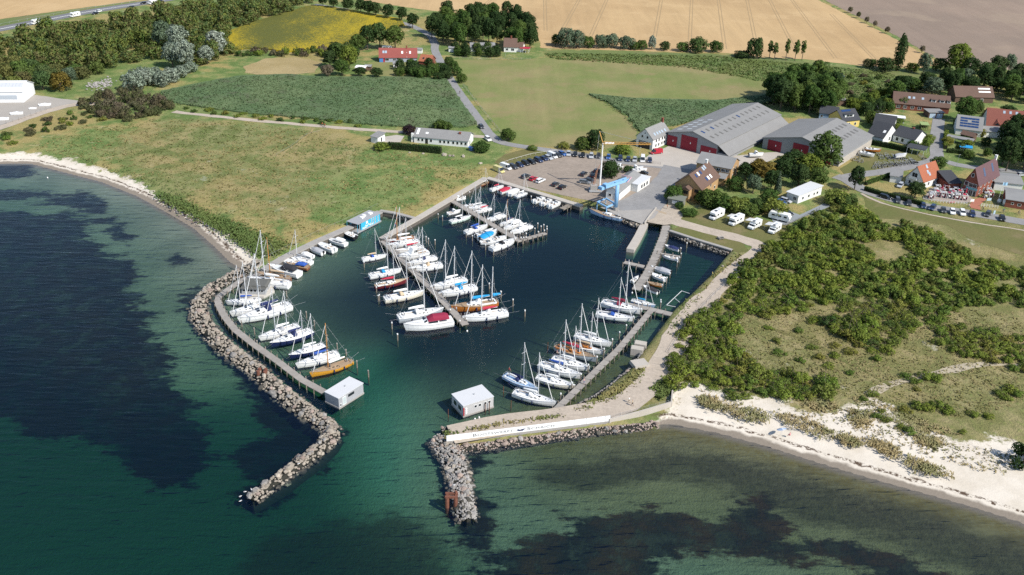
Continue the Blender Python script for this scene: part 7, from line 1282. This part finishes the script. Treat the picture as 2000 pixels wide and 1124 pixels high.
# grass, reeds: tufts beyond counting
def tufts(name, poly, n, h, w, leaf, label, seed, z=LZ, blades=4, lean=.5, blur=0.0):
    rng = np.random.default_rng(seed); polys = poly if isinstance(poly[0], list) else [poly]; Ps = []
    for pl in polys:
        P = np.array([(p.x, p.y) for p in GP(pl)]); c = rng.uniform(P.min(0), P.max(0), (int(n * 2.5 / len(polys)), 2)); Ps.append(c[inside(c, P)][:n // len(polys)])
    C = np.concatenate(Ps); C = C + rng.normal(0, 1, C.shape) * blur; m = len(C); a = rng.uniform(0, 6.28, (m, blades)); hh = h * rng.uniform(.5, 1.2, (m, blades)); ww = w * rng.uniform(.6, 1.3, (m, blades)); ln = lean * hh * rng.uniform(.2, 1, (m, blades))
    b = np.stack([C[:, 0, None] + rng.normal(0, w, (m, blades)), C[:, 1, None] + rng.normal(0, w, (m, blades)), np.full((m, blades), z)], -1); u = np.stack([np.cos(a), np.sin(a), 0 * a], -1); nn = np.stack([-np.sin(a), np.cos(a), 0 * a], -1)
    V = np.stack([b - u * ww[..., None] / 2, b + u * ww[..., None] / 2, b + nn * ln[..., None] + np.array([0, 0, 1]) * hh[..., None] + u * ww[..., None] * .3, b + nn * ln[..., None] + np.array([0, 0, 1]) * hh[..., None] - u * ww[..., None] * .3], 2).reshape(-1, 3)
    me = soft(mesh_np(name, V, np.arange(len(V)).reshape(-1, 4), leaf), np.tile(np.array([[0., 0., 1.]]), (len(V), 1)) + rng.normal(0, .12, (len(V), 3)))
    return tag(link(bpy.data.objects.new(name, me)), label, kind='stuff')
def grassmat(name, c1, c2, sc=.06):
    t = NT(name); g = t.t.nodes['Geometry'].outputs['Random Per Island']; c = t.mix(t.step(t.noise(sc, 4, .6), .38, .62), c1, c2); c = t.vary(c, .35, g)
    t.b.inputs['Specular IOR Level'].default_value = .1; t.out(c, .9); return t.mat
RDM = grassmat('reed_blades', (.085, .14, .06), (.105, .155, .07)); MAR = grassmat('marram_blades', (.33, .265, .135), (.22, .215, .10), .2); MRS = grassmat('marsh_blades', (.125, .165, .05), (.25, .205, .085), .035); RGH = grassmat('green_blades', (.10, .15, .045), (.13, .165, .05), .05)
tufts('reeds', [(312, 184), (400, 164), (470, 152), (560, 149), (620, 154), (760, 154), (872, 157), (884, 178), (905, 210), (928, 246), (905, 250), (800, 250), (700, 243), (600, 232), (500, 224), (400, 212), (325, 202)], 6000, .36, .6, RDM, 'reed stems over the left reed bed', 31, LZ + .6, lean=1.6)
tufts('reeds', [(1146, 186), (1240, 196), (1400, 200), (1500, 188), (1530, 198), (1440, 217), (1360, 237), (1320, 248), (1280, 252), (1248, 262), (1232, 242), (1216, 224), (1186, 204)], 2600, .36, .6, RDM, 'reed stems over the reed wedge', 32, LZ + .6, lean=1.6)
tufts('marsh_grass', [(60, 290), (150, 250), (330, 232), (420, 236), (600, 256), (760, 296), (900, 312), (945, 336), (880, 374), (810, 414), (740, 402), (640, 446), (520, 500), (440, 448), (330, 384), (200, 324), (100, 300)], 4000, .22, .55, MRS, 'mixed tall marsh grass between the beach and the track', 33, lean=1.8, blur=1.5)
tufts('shore_shrubs', [(300, 374), (350, 392), (420, 425), (500, 455), (560, 478), (540, 496), (500, 500), (450, 462), (390, 428), (330, 398)], 5000, .45, .5, RGH, 'dense green shore growth along the left beach', 34, lean=1.5, blur=1.2)
tufts('marram_grass', [[(1368, 774), (1400, 782), (1405, 800), (1372, 792)], [(1405, 786), (1440, 792), (1500, 812), (1496, 826), (1452, 820), (1415, 806)], [(1510, 806), (1560, 812), (1620, 836), (1635, 858), (1590, 852), (1530, 826)], [(1640, 850), (1680, 864), (1676, 872), (1645, 864)], [(1690, 856), (1730, 866), (1760, 884), (1740, 896), (1705, 872)], [(1765, 890), (1800, 900), (1850, 922), (1856, 932), (1800, 924), (1770, 906)], [(1660, 800), (1700, 810), (1690, 836), (1662, 822)], [(1560, 780), (1620, 786), (1640, 800), (1590, 800)], [(1790, 850), (1840, 862), (1830, 876), (1790, 866)]], 2000, .5, .3, MAR, 'tan marram grass clumps on the beach dunes', 35, lean=1.2, blur=.7)
tufts('heath_grass', [(1330, 700), (1440, 610), (1700, 600), (1980, 610), (2060, 760), (1900, 820), (1740, 800), (1640, 770), (1400, 760)], 4000, .25, .35, grassmat('heath_blades', (.17, .165, .06), (.25, .21, .10), .08), 'sparse dry heath grass on the right', 36, lean=1.6)
tufts('bank_grass', [[(1300, 660), (1330, 600), (1390, 540), (1440, 494), (1452, 500), (1400, 548), (1345, 606), (1318, 655)], [(1120, 800), (1180, 770), (1230, 735), (1250, 700), (1262, 706), (1250, 745), (1200, 780), (1130, 806)], [(1270, 760), (1310, 730), (1322, 760), (1290, 780)], [(870, 846), (1000, 824), (1100, 810), (1100, 814), (1000, 828), (870, 851)]], 1800, .4, .4, MRS, 'grass on the stone banks around the harbour', 37, lean=1.2)
tufts('meadow_tufts', [[(1060, 104), (1400, 110), (1720, 140), (1800, 160), (1720, 196), (1600, 190), (1540, 170), (1340, 132), (1080, 116)]], 6000, .4, .7, RGH, 'tussocks on the wet grassland below the wheat', 38, lean=1.8)
tufts('beach_grass', [[(1540, 800), (1640, 806), (1760, 850), (1900, 872), (1990, 890), (1960, 930), (1850, 905), (1700, 850), (1580, 815)], [(1660, 772), (1760, 800), (1880, 850), (1760, 850), (1680, 800)]], 900, .3, .3, MAR, 'thin scattered grass on the upper beach', 39, lean=1.3)
# ================================================================ people, furniture, small things
SKIN = pm('skin', (.45, .27, .19), .6, .03); HAIRM = pm('brown_hair', (.06, .035, .02), .7, .05); SHOE = pm('dark_shoe', (.03, .03, .03), .7, 0)
POSES = {  # joints: pelvis at origin height, all in metres, +x is forward
 'walk': dict(hip=.93, lean=.03, legs=(((.12, .0, -.42), (.30, .0, -.86)), ((-.05, .0, -.44), (-.34, .0, -.80))), arms=(((-.10, .06, -.28), (-.02, .05, -.52)), ((.10, .06, -.27), (.26, .03, -.46)))),
 'stand': dict(hip=.95, lean=.0, legs=(((.02, .02, -.45), (.0, .04, -.90)), ((.02, .02, -.45), (.0, .04, -.90))), arms=(((.0, .08, -.28), (.08, .06, -.53)), ((.0, .08, -.28), (.08, .06, -.53)))),
 'sit': dict(hip=.48, lean=.05, legs=(((.42, .05, -.02), (.46, .06, -.43)), ((.42, .05, -.02), (.50, .06, -.43))), arms=(((.06, .08, -.26), (.28, .02, -.34)), ((.06, .08, -.26), (.28, .02, -.34)))),
 'ride': dict(hip=.98, lean=.26, legs=(((.36, .02, -.24), (.22, .02, -.68)), ((.28, .02, -.36), (.10, .02, -.80))), arms=(((.20, .06, -.22), (.42, .0, -.34)), ((.20, .06, -.22), (.42, .0, -.34))))}
def person_mesh(pose):
    P = POSES[pose]; V, E, Rr, C = [], [], [], []
    def v(p, r, c, par=None):
        V.append(p); Rr.append(r); C.append(c)
        if par is not None: E.append((par, len(V) - 1))
        return len(V) - 1
    h = P['hip']; L = P['lean']; pel = v((0, 0, h), .125, 't'); wa = v((L * .5, 0, h + .2), .12, 's', pel); ch = v((L * 1.3, 0, h + .42), .14, 's', wa); nk = v((L * 1.7, 0, h + .58), .055, 'k', ch); ck = v((L * 1.8 + .02, 0, h + .66), .075, 'k', nk); hd = v((L * 1.8 + .015, 0, h + .74), .092, 'k', ck); v((L * 1.8 - .01, 0, h + .81), .075, 'h', hd); v((L * 1.8 + .105, 0, h + .70), .016, 'k', hd)
    for s in (1, -1): v((L * 1.8, s * .092, h + .72), .018, 'k', hd)
    for s, (k, f) in zip((1, -1), P['legs']):
        hp = v((0, s * .10, h - .03), .095, 't', pel); kn = v((k[0], s * (.10 + k[1]), h + k[2]), .065, 't', hp); an = v((f[0], s * (.10 + f[1]), h + f[2]), .045, 'k', kn); v((f[0] + .16, s * (.11 + f[1]), h + f[2] - .05), .038, 'o', an)
    for s, (e, w_) in zip((1, -1), P['arms']):
        sx, sz = L * 1.4, h + .50; sh = v((sx, s * .18, sz), .065, 's', ch); el = v((sx + e[0], s * (.20 + e[1]), sz + e[2]), .045, 's', sh); wr = v((sx + w_[0], s * (.20 + w_[1]), sz + w_[2]), .03, 'k', el)
        d = Vector((w_[0] - e[0], 0, w_[2] - e[2])).normalized(); b = Vector(V[wr]) + d * .08; pa = v(tuple(b), .032, 'k', wr)
        for i, ln in enumerate((.075, .085, .08, .06)):
            q = b + Vector((.018 * (i - 1.5), 0, 0)) + d * .04; f1 = v(tuple(q), .010, 'k', pa); v(tuple(q + d * ln * .6 + Vector((.012, -s * .015, 0))), .008, 'k', f1)
        th = v(tuple(Vector(V[wr]) + d * .04 + Vector((.035, 0, 0))), .011, 'k', wr); v(tuple(Vector(V[wr]) + d * .085 + Vector((.055, 0, 0))), .009, 'k', th)
    me = bpy.data.meshes.new('person_joints'); me.from_pydata(V, E, []); o = bpy.data.objects.new('person_joints', me); COL.objects.link(o)
    mo = o.modifiers.new('skin', 'SKIN'); sk = me.skin_vertices[0].data
    for i, r in enumerate(Rr): sk[i].radius = (r, r)
    sk[0].use_root = True; o.modifiers.new('sub', 'SUBSURF').levels = 1
    bpy.context.view_layer.update(); out = bpy.data.meshes.new_from_object(o.evaluated_get(bpy.context.evaluated_depsgraph_get())); bpy.data.objects.remove(o)
    A = np.array(V); ci = {'s': 0, 't': 1, 'k': 2, 'h': 3, 'o': 4}; out.materials.clear(); [out.materials.append(None) for _ in range(5)]
    for f in out.polygons: f.material_index = ci[C[int(np.argmin(((A - np.array(f.center)) ** 2).sum(1)))]]; f.use_smooth = True
    return out
PM = {k: person_mesh(k) for k in POSES}
CLOTH = {n: pm(n + '_cloth', c, .85, .05) for n, c in dict(orange=(.6, .14, .03), white=(.7, .7, .68), red=(.45, .04, .04), blue=(.06, .12, .3), dark=(.04, .04, .05), green=(.08, .2, .08), beige=(.45, .36, .25), pink=(.6, .3, .3)).items()}
def person(p, rz, pose, top, leg, label, parent=None):
    o = bpy.data.objects.new('person', PM[pose]); link(o); o.location = p; o.rotation_euler = (0, 0, rz)
    for i, m in enumerate((CLOTH[top], CLOTH[leg], SKIN, HAIRM, SHOE)): o.material_slots[i].link = 'OBJECT'; o.material_slots[i].material = m
    return tag(o, label, 'person')
BIKE = Kit()
for x in (-.52, .52):
    m = MB(); pts = [(x + .33 * math.cos(a), 0, .34 + .33 * math.sin(a)) for a in [i * math.pi / 8 for i in range(17)]]; m.path(pts, .022, 4); w = BIKE.add('wheel', m, 'tyre'); m = MB(); [m.tube((x, 0, .34), p, .006, .006, 3) for p in pts[:16:2]]; BIKE.add('spokes', m, 'metal', w)
m = MB(); m.path([(-.52, 0, .34), (-.1, 0, .32), (.42, 0, .85), (-.18, 0, .82), (-.1, 0, .32)], .022, 4); m.tube((.42, 0, .85), (.52, 0, .34), .02); m.path([(-.52, 0, .34), (-.18, 0, .82)], .015, 4); BIKE.add('frame', m, 'metal')
m = MB(); m.box((-.2, 0, .93), (.26, .14, .07)); m.tube((-.18, 0, .82), (-.2, 0, .93), .018); BIKE.add('saddle', m, 'tyre'); m = MB(); m.path([(.44, -.27, 1.0), (.4, 0, 1.02), (.44, .27, 1.0)], .018, 4); m.tube((.42, 0, .85), (.4, 0, 1.02), .018); BIKE.add('handlebar', m, 'tyre')
def cyclist(px, rz, top, leg, where):
    p = G(*px, LZ + .09); person(p + Vector((math.cos(rz) * -.22, math.sin(rz) * -.22, 0)), rz, 'ride', top, leg, f'cyclist in {top} shirt {where}'); BIKE.spawn('bicycle', p, rz, {'tyre': TYRE, 'metal': GREYM}, f'bicycle under the cyclist in {top} {where}', 'bicycle')
rp = face((560, 241), (640, 248)); cyclist((629, 247), rp, 'orange', 'dark', 'leading on the marsh track'); cyclist((634, 249), rp, 'red', 'dark', 'following on the marsh track')
rr = face((1790, 400), (1860, 411))
for (x, y, c, w_) in ((1215, 765, 'white', 'before the terrace'), (1420, 800, 'dark', 'before the brick path'), (1705, 830, 'blue', 'before the white tanks'), (1922, 850, 'beige', 'at the right picture edge')): cyclist(Z4(x, y), rr + (math.pi if c in ('dark',) else 0), c, 'dark', w_)
for (px, z, c, l, lab, pose, rz) in ((J4(1115, 900), LZ + .07, 'white', 'beige', 'person in white walking on the harbour track', 'walk', 2.4), (J4(1140, 925), LZ + .07, 'beige', 'dark', 'person in beige walking behind on the harbour track', 'walk', 2.4), (J4(762, 755), 1.16, 'pink', 'blue', 'person standing on the right jetty', 'stand', 2.8), (A3(480, 90), 1.64, 'red', 'blue', 'person in red standing on the quay corner', 'stand', 1.0),
        ((1303, 408), LZ + .15, 'orange', 'dark', 'person in orange vest beside the slipway', 'stand', 3.0), ((898, 184), LZ + .08, 'dark', 'dark', 'person in dark clothes walking down the lane', 'walk', -1.2), (J4(175, 655), 1.0, 'red', 'dark', 'person sitting in the cockpit of the blue hulled boat', 'sit', .5), (J4(548, 520), 1.0, 'pink', 'beige', 'person sitting aboard a white boat at the right jetty', 'sit', .5), (ZM(1300, 562, 2.853)(692, 832), 1.05, 'pink', 'red', 'person sitting beside the beach parasol', 'sit', 2.2)): person(G(*px, z), rz, pose, c, l, lab)
# beach parasol
u = G(1526, 849, 1.0); root = empty('beach_parasol', u, 0, 'pale blue parasol tilted on the white beach', 'parasol'); m = MB(); m.tube((0, 0, -.3), (-.2, -.1, 1.7), .025, .025, 5); m.obj('pole', ALU, root)
for k in range(8):
    a, b = k * math.pi / 4, (k + 1) * math.pi / 4; T_ = Matrix.Translation((-.2, -.1, 1.55)) @ Matrix.Rotation(R(-22), 4, 'X') @ Matrix.Rotation(R(-14), 4, 'Y'); m = MB(); m.add([T_ @ Vector(q) for q in ((0, 0, .35), (1.15 * math.cos(a), 1.15 * math.sin(a), 0), (1.15 * math.cos(b), 1.15 * math.sin(b), 0))], [(0, 1, 2)]); m.obj('canopy_panel', pm('parasol_blue', (.35, .45, .62), .7, .03) if k % 2 else pm('parasol_pale', (.6, .66, .74), .7, .03), root)
# restaurant terrace
TB = Kit(); m = MB()
for x in (-.8, .8):
    for y in (-.9, .9): m.box((x, y, 1.0), (.1, .1, 2.0))
for x in (-.8, .8): m.box((x, 0, 2.02), (.12, 2.1, .1))
for y in (-.9, .9): m.box((0, y, 2.09), (1.9, .12, .08))
TB.add('frame', m, 'frame')
for x in (-.65, .65): m = MB(); m.box((x, 0, .45), (.5, 1.6, .12)); m.box((x * 1.25, 0, .8), (.1, 1.6, .7)); TB.add('bench', m, 'cloth')
m = MB(); m.box((0, 0, .74), (.6, 1.3, .06)); m.box((0, 0, .36), (.1, .5, .7)); TB.add('table', m, 'frame')
m = MB(); m.add([(-.8, -.9, 2.15), (.2, -.9, 2.15), (.2, .9, 2.15), (-.8, .9, 2.15)], [(0, 1, 2, 3)]); TB.add('roof_cloth', m, 'roof')
for k, (x, y) in enumerate([(715, 612), (795, 598), (870, 612), (955, 622), (1060, 636), (1165, 648), (760, 560), (850, 560), (975, 572), (1100, 590), (790, 516), (910, 515), (1040, 548), (1140, 560), (700, 655 - 25), (1010, 600), (1500, 560), (1530, 600), (1470, 620)]):
    TB.spawn('roofed_bench', G(*Z4(x, y), LZ + .12), face((700, 600), (1170, 650), Z4), {'frame': WHITE, 'cloth': CLO['red'] if k % 3 else CLO['grey'], 'roof': CLO['red'] if k % 4 == 1 else CLO['grey'] if k % 4 in (0, 2) else CLO['burgundy']}, 'white framed roofed bench on the restaurant terrace', 'bench', 'terrace seats')
sheet('terrace', [Z4(*q) for q in ((590, 640), (700, 480), (950, 500), (1240, 600), (1300, 640), (1220, 690), (900, 670))], pm('terrace_paving', (.33, .28, .24), .9, .12), .10, 'paved restaurant terrace'); sheet('brick_path', [Z4(*q) for q in ((1235, 720), (1300, 640), (1450, 600), (1480, 640), (1380, 720), (1400, 790), (1260, 760))], pm('red_paving', (.36, .14, .09), .9, .12), .11, 'red paved path to the restaurant door')
for i, (x, y) in enumerate(((845, 560), (1178, 595))):
    root = empty('furled_parasol', G(*Z4(x, y), LZ + .1), 0, ('left' if i == 0 else 'right') + ' furled red parasol on the restaurant terrace', 'parasol', 'furled parasols'); m = MB(); m.tube((0, 0, 0), (0, 0, 3.4), .05, .05); m.obj('pole', WHITE, root); m = MB(); m.tube((0, 0, 1.5), (0, 0, 3.3), .32, .08, 8); m.obj('canopy', CLO['red'], root)
def fence(px, h, gap, label, post=WOOD, rail=None, rails=(.5, .9), th=.1, name='fence', pickets=0):
    pts = GP(px, LZ); total, at = along(pts); o0 = pts[0].copy(); root = empty(name, o0, 0, label, 'fence'); n = max(2, int(total / gap))
    for k in range(n + 1): p, d = at(total * k / n); p = p - o0; m = MB(); m.box((p.x, p.y, h / 2), (th, th, h), math.atan2(d.y, d.x)); m.obj('post', post, root)
    for z in rails:
        m = MB(); ps = [at(total * k / n)[0] - o0 + Vector((0, 0, h * z)) for k in range(n + 1)]
        for a, b in zip(ps, ps[1:]): m.tube(a, b, th * .3, th * .3, 4)
        m.obj('rail', rail or post, root)
    return root
fence([Z4(590, 640), Z4(690, 668), Z4(900, 695), Z4(1200, 715)], .95, 1.0, 'low white fence before the restaurant terrace', WHITE, th=.12); fence([Z4(1400, 740), Z4(1500, 750), Z4(1630, 768)], 1.2, .8, 'white picket fence beside the brick path', WHITE, th=.14)
fence([(975, 323), (1000, 314), (1040, 303), (1088, 296)], .8, 2.5, 'low white rail between the lawn and the car park', CONC, WHITE, (.9,), .14); fence([(1090, 295), (1150, 304), (1230, 316), (1290, 322)], 1.0, 3.0, 'dark fence behind the back car row', PILE, rails=(.5, .95)); fence([(905, 168), (930, 200), (955, 232), (980, 262)], 1.1, 4.0, 'pasture fence along the meadow beside the lane')
fence([(1306, 690), (1330, 652), (1362, 612), (1396, 576), (1432, 544), (1470, 512)], 1.2, 3.5, 'thin wire fence between the track and the scrub', PILE, WIRE, th=.08); fence([(512, 512), (560, 488), (620, 458), (690, 428), (738, 404)], 1.4, 3.6, 'thin posts along the marsh side of the left quay', PILE, WIRE, (.9,), .07); fence([(1306, 788), (1250, 802), (1192, 818)], .9, 2.5, 'railing on the plain sea wall', GREYM, th=.05)
fence([(0, 49), (100, 30), (180, 16), (270, 3)], .8, 6.0, 'crash barrier along the motorway', GREYM, rails=(.85,), th=.16); fence([(100, 212), (60, 228), (0, 247)], 1.6, 3.0, 'wire fence around the storage yard', PILE, WIRE, th=.07); fence([(1500, 444), (1536, 442), (1562, 430), (1600, 410)], 1.0, 2.0, 'wooden fence along the blue grey paving', PILE); fence([(880, 114), (940, 117), (990, 117), (1036, 117)], 1.1, 2.5, 'timber fence before the bungalow gardens')
fence([(540, 305), (575, 285), (600, 265), (640, 255)], 1.0, 5.0, 'old wire fence across the marsh', PILE, WIRE, (.9,), .08)
LAMPK = Kit(); m = MB(); m.tube((0, 0, 0), (0, 0, 6), .07, .05, 6); li = LAMPK.add('pole', m, 'p'); m = MB(); m.box((.35, 0, 6.0), (.8, .18, .12)); LAMPK.add('lamp_head', m, 'p', li)
for px, lab in (((1868, 326), 'street lamp behind the restaurant lawn'), ((1764, 220), 'street lamp before the terrace house'), ((902, 192), 'street lamp beside the lane'), ((987, 112), 'street lamp before the white house drive'), ((1712, 352), 'street lamp at the trailer yard street'), ((1955, 395), 'street lamp at the restaurant road'), ((1248, 312), 'yard lamp before the white gabled house')): LAMPK.spawn('street_lamp', G(*px, LZ), .4, {'p': GREYM}, lab, 'street lamp', scale=.85)
b = G(*Z4(1635, 680), LZ); root = empty('flagpole', b, 0, 'tall white flagpole with light blue flag at the restaurant', 'flagpole'); m = MB(); m.tube((0, 0, 0), (0, 0, 8), .07, .04, 6); m.obj('pole', WHITE, root)
m = MB(); n = 7; m.loft([[(.04 + .28 * k, .12 * math.sin(k * 1.3), 6.6), (.04 + .28 * k, .12 * math.sin(k * 1.3 + .4), 7.8)] for k in range(n)], caps=False); m.obj('flag', pm('light_blue_flag', (.3, .5, .68), .8, .03), root)
for i, (x, y, r) in enumerate(((1650, 690, .8), (1742, 725, 1.3))):
    root = empty('white_tank', G(*Z4(x, y), LZ), 0, ('smaller' if i == 0 else 'larger') + ' round white tank beside the brick annex', 'tank'); m = MB(); m.tube((0, 0, .3), (0, 0, 1.5 * r), r * .85, r, 12); m.tube((0, 0, 1.5 * r), (0, 0, 1.9 * r), r, r * .4, 12); m.obj('shell', WHITE, root, True); m = MB(); m.box((0, 0, .15), (r * 1.6, r * 1.6, .3)); m.obj('plinth', CONC2, root)
def board(px, Z, w, h, label, col, rz=0.0):
    root = empty('notice_board', G(*Z(*px), LZ), rz, label, 'sign'); [MB().box((x, 0, .5 + h / 2), (.08, .08, 1.0 + h)).obj('post', GREYM, root) for x in (-w / 2, w / 2)]; MB().box((0, -.05, .9 + h / 2), (w, .06, h)).obj('panel', col, root)
board((1265, 705), Z4, 1.6, .9, 'white notice board before the restaurant path', WHITE, .2); board((1500, 690), Z4, 1.8, 1.0, 'pale blue menu board behind the picket fence', pm('pale_blue_board', (.45, .58, .66), .6, 0), .2); board((1570, 880), Z4, .7, 1.4, 'small blue sign at the end of the car row', pm('pale_blue_board', (.45, .58, .66), .6, 0), .2); board((1655, 640), Z7, .6, .8, 'small white sign beside the bungalow', WHITE)
root = empty('red_kayak', G(*Z4(990, 690), LZ), .3, 'small red kayak lying before the terrace', 'kayak'); m = MB(); m.loft([[(x, w_, .3), (x, 0, .05), (x, -w_, .3)] for x, w_ in ((-1.6, .03), (-.9, .3), (0, .38), (.9, .3), (1.6, .03))]); m.obj('hull', CLO['red'], root); m = MB(); m.loft([[(x, w_, .3), (x, 0, .4), (x, -w_, .3)] for x, w_ in ((-1.6, .03), (-.9, .3), (0, .38), (.9, .3), (1.6, .03))]); m.obj('deck', CLO['red'], root)
root = empty('picnic_table', G(1407, 467, LZ + .05), .4, 'grey picnic table on the grass bank', 'table'); [MB().box((0, y, z), (2.0, w_, .06)).obj(n_, WOOD, root) for y, z, w_, n_ in ((0, .75, .8, 'table_top'), (.75, .45, .28, 'bench'), (-.75, .45, .28, 'bench'))]; [MB().box((x, 0, .38), (.09, 1.6, .7)).obj('leg', WOOD, root) for x in (-.75, .75)]
o = MB().box((0, 0, .45), (4.2, 3.4, .9), .35, top=.94).obj('concrete_slab', CONC); o.location = G(1249, 714, LZ - .2); tag(o, 'pale concrete block beside the right hand track', 'block')
for (x, y, s) in ((868, 303, 1.2), (878, 304, .9), (905, 306, 1.0), (938, 319, .9), (826, 300, .7), (800, 298, .6), (885, 305, .7), (1412, 520, .5)):
    o = bpy.data.objects.new('boulder', random.choice(ROCKS)); link(o); o.location = G(x, y, LZ + .2); o.scale = (s,) * 3; o.rotation_euler = (0, 0, random.uniform(0, 6)); o.material_slots[0].link = 'OBJECT'; o.material_slots[0].material = ROCKM[0]; tag(o, 'pale boulder at the marsh edge before the bungalow', 'boulder', 'boulders by the bungalow')
def heap(px, n, r, mat, label, spread):
    c = G(*px, LZ); root = empty('stone_heap', c, 0, label, 'heap'); fill_rocks('stones', root, [(c + Vector((random.gauss(0, spread), random.gauss(0, spread * 1.5), random.uniform(0, .5))), r * random.uniform(.5, 1.2)) for _ in range(n)], c, mat)
heap((196, 166), 120, .6, ROCKM[1], 'grey heap of stones in the meadow by the wood', 3.0); heap((772, 231), 60, .5, pm('bleached_driftwood', (.5, .4, .3), .9, .2), 'pale heap of dead reeds in the reed bed', 2.2)
GULL = Kit(); m = MB(); m.loft([[(x, r * math.cos(a), .3 + r * math.sin(a)) for a in [i * math.pi / 3 for i in range(6)]] for x, r in ((-.3, .02), (-.12, .09), (.08, .1), (.18, .05), (.26, .055), (.32, .01))], closed=True); GULL.add('body', m, 'w'); m = MB(); m.box((-.12, .09, .34), (.36, .03, .12)); m.box((-.12, -.09, .34), (.36, .03, .12)); GULL.add('wing', m, 'g'); m = MB(); m.box((.36, 0, .34), (.08, .02, .02)); GULL.add('beak', m, 'y'); m = MB(); m.tube((0, .03, 0), (0, .03, .25), .01); m.tube((0, -.03, 0), (0, -.03, .25), .01); GULL.add('leg', m, 'y')
for i, (px, z) in enumerate((((479, 963), 1.1), ((470, 972), .8), ((491, 958), 1.3), ((470, 981), .6), ((887, 950), 3.9), ((584, 908), 1.6))): GULL.spawn('gull', G(*px, z), random.uniform(0, 6), {'w': WHITE, 'g': CLO['grey'], 'y': CRY}, 'white gull on the rusty dolphin' if i == 4 else 'white gull resting on the tip of the left breakwater', 'bird', None if i == 4 else 'gulls', 1.0)
BUOY = Kit(); m = MB(); m.tube((0, 0, -.1), (0, 0, .25), .22, .22, 8); m.tube((0, 0, .25), (0, 0, .4), .22, .08, 8); BUOY.add('float', m, 'w'); m = MB(); m.tube((0, 0, .38), (0, 0, .5), .05, .05); BUOY.add('eye', m, 'g')
for px in (M3(910, 1030), M3(943, 1018), M3(850, 342), SP6(323, 845), (1000, 1018 - 737), (93, 348)):
    if px[1] > 300: BUOY.spawn('mooring_buoy', G(*px, 0), 0, {'w': WHITE, 'g': GREYM}, 'small white mooring buoy floating in the water', 'buoy', 'white buoys')
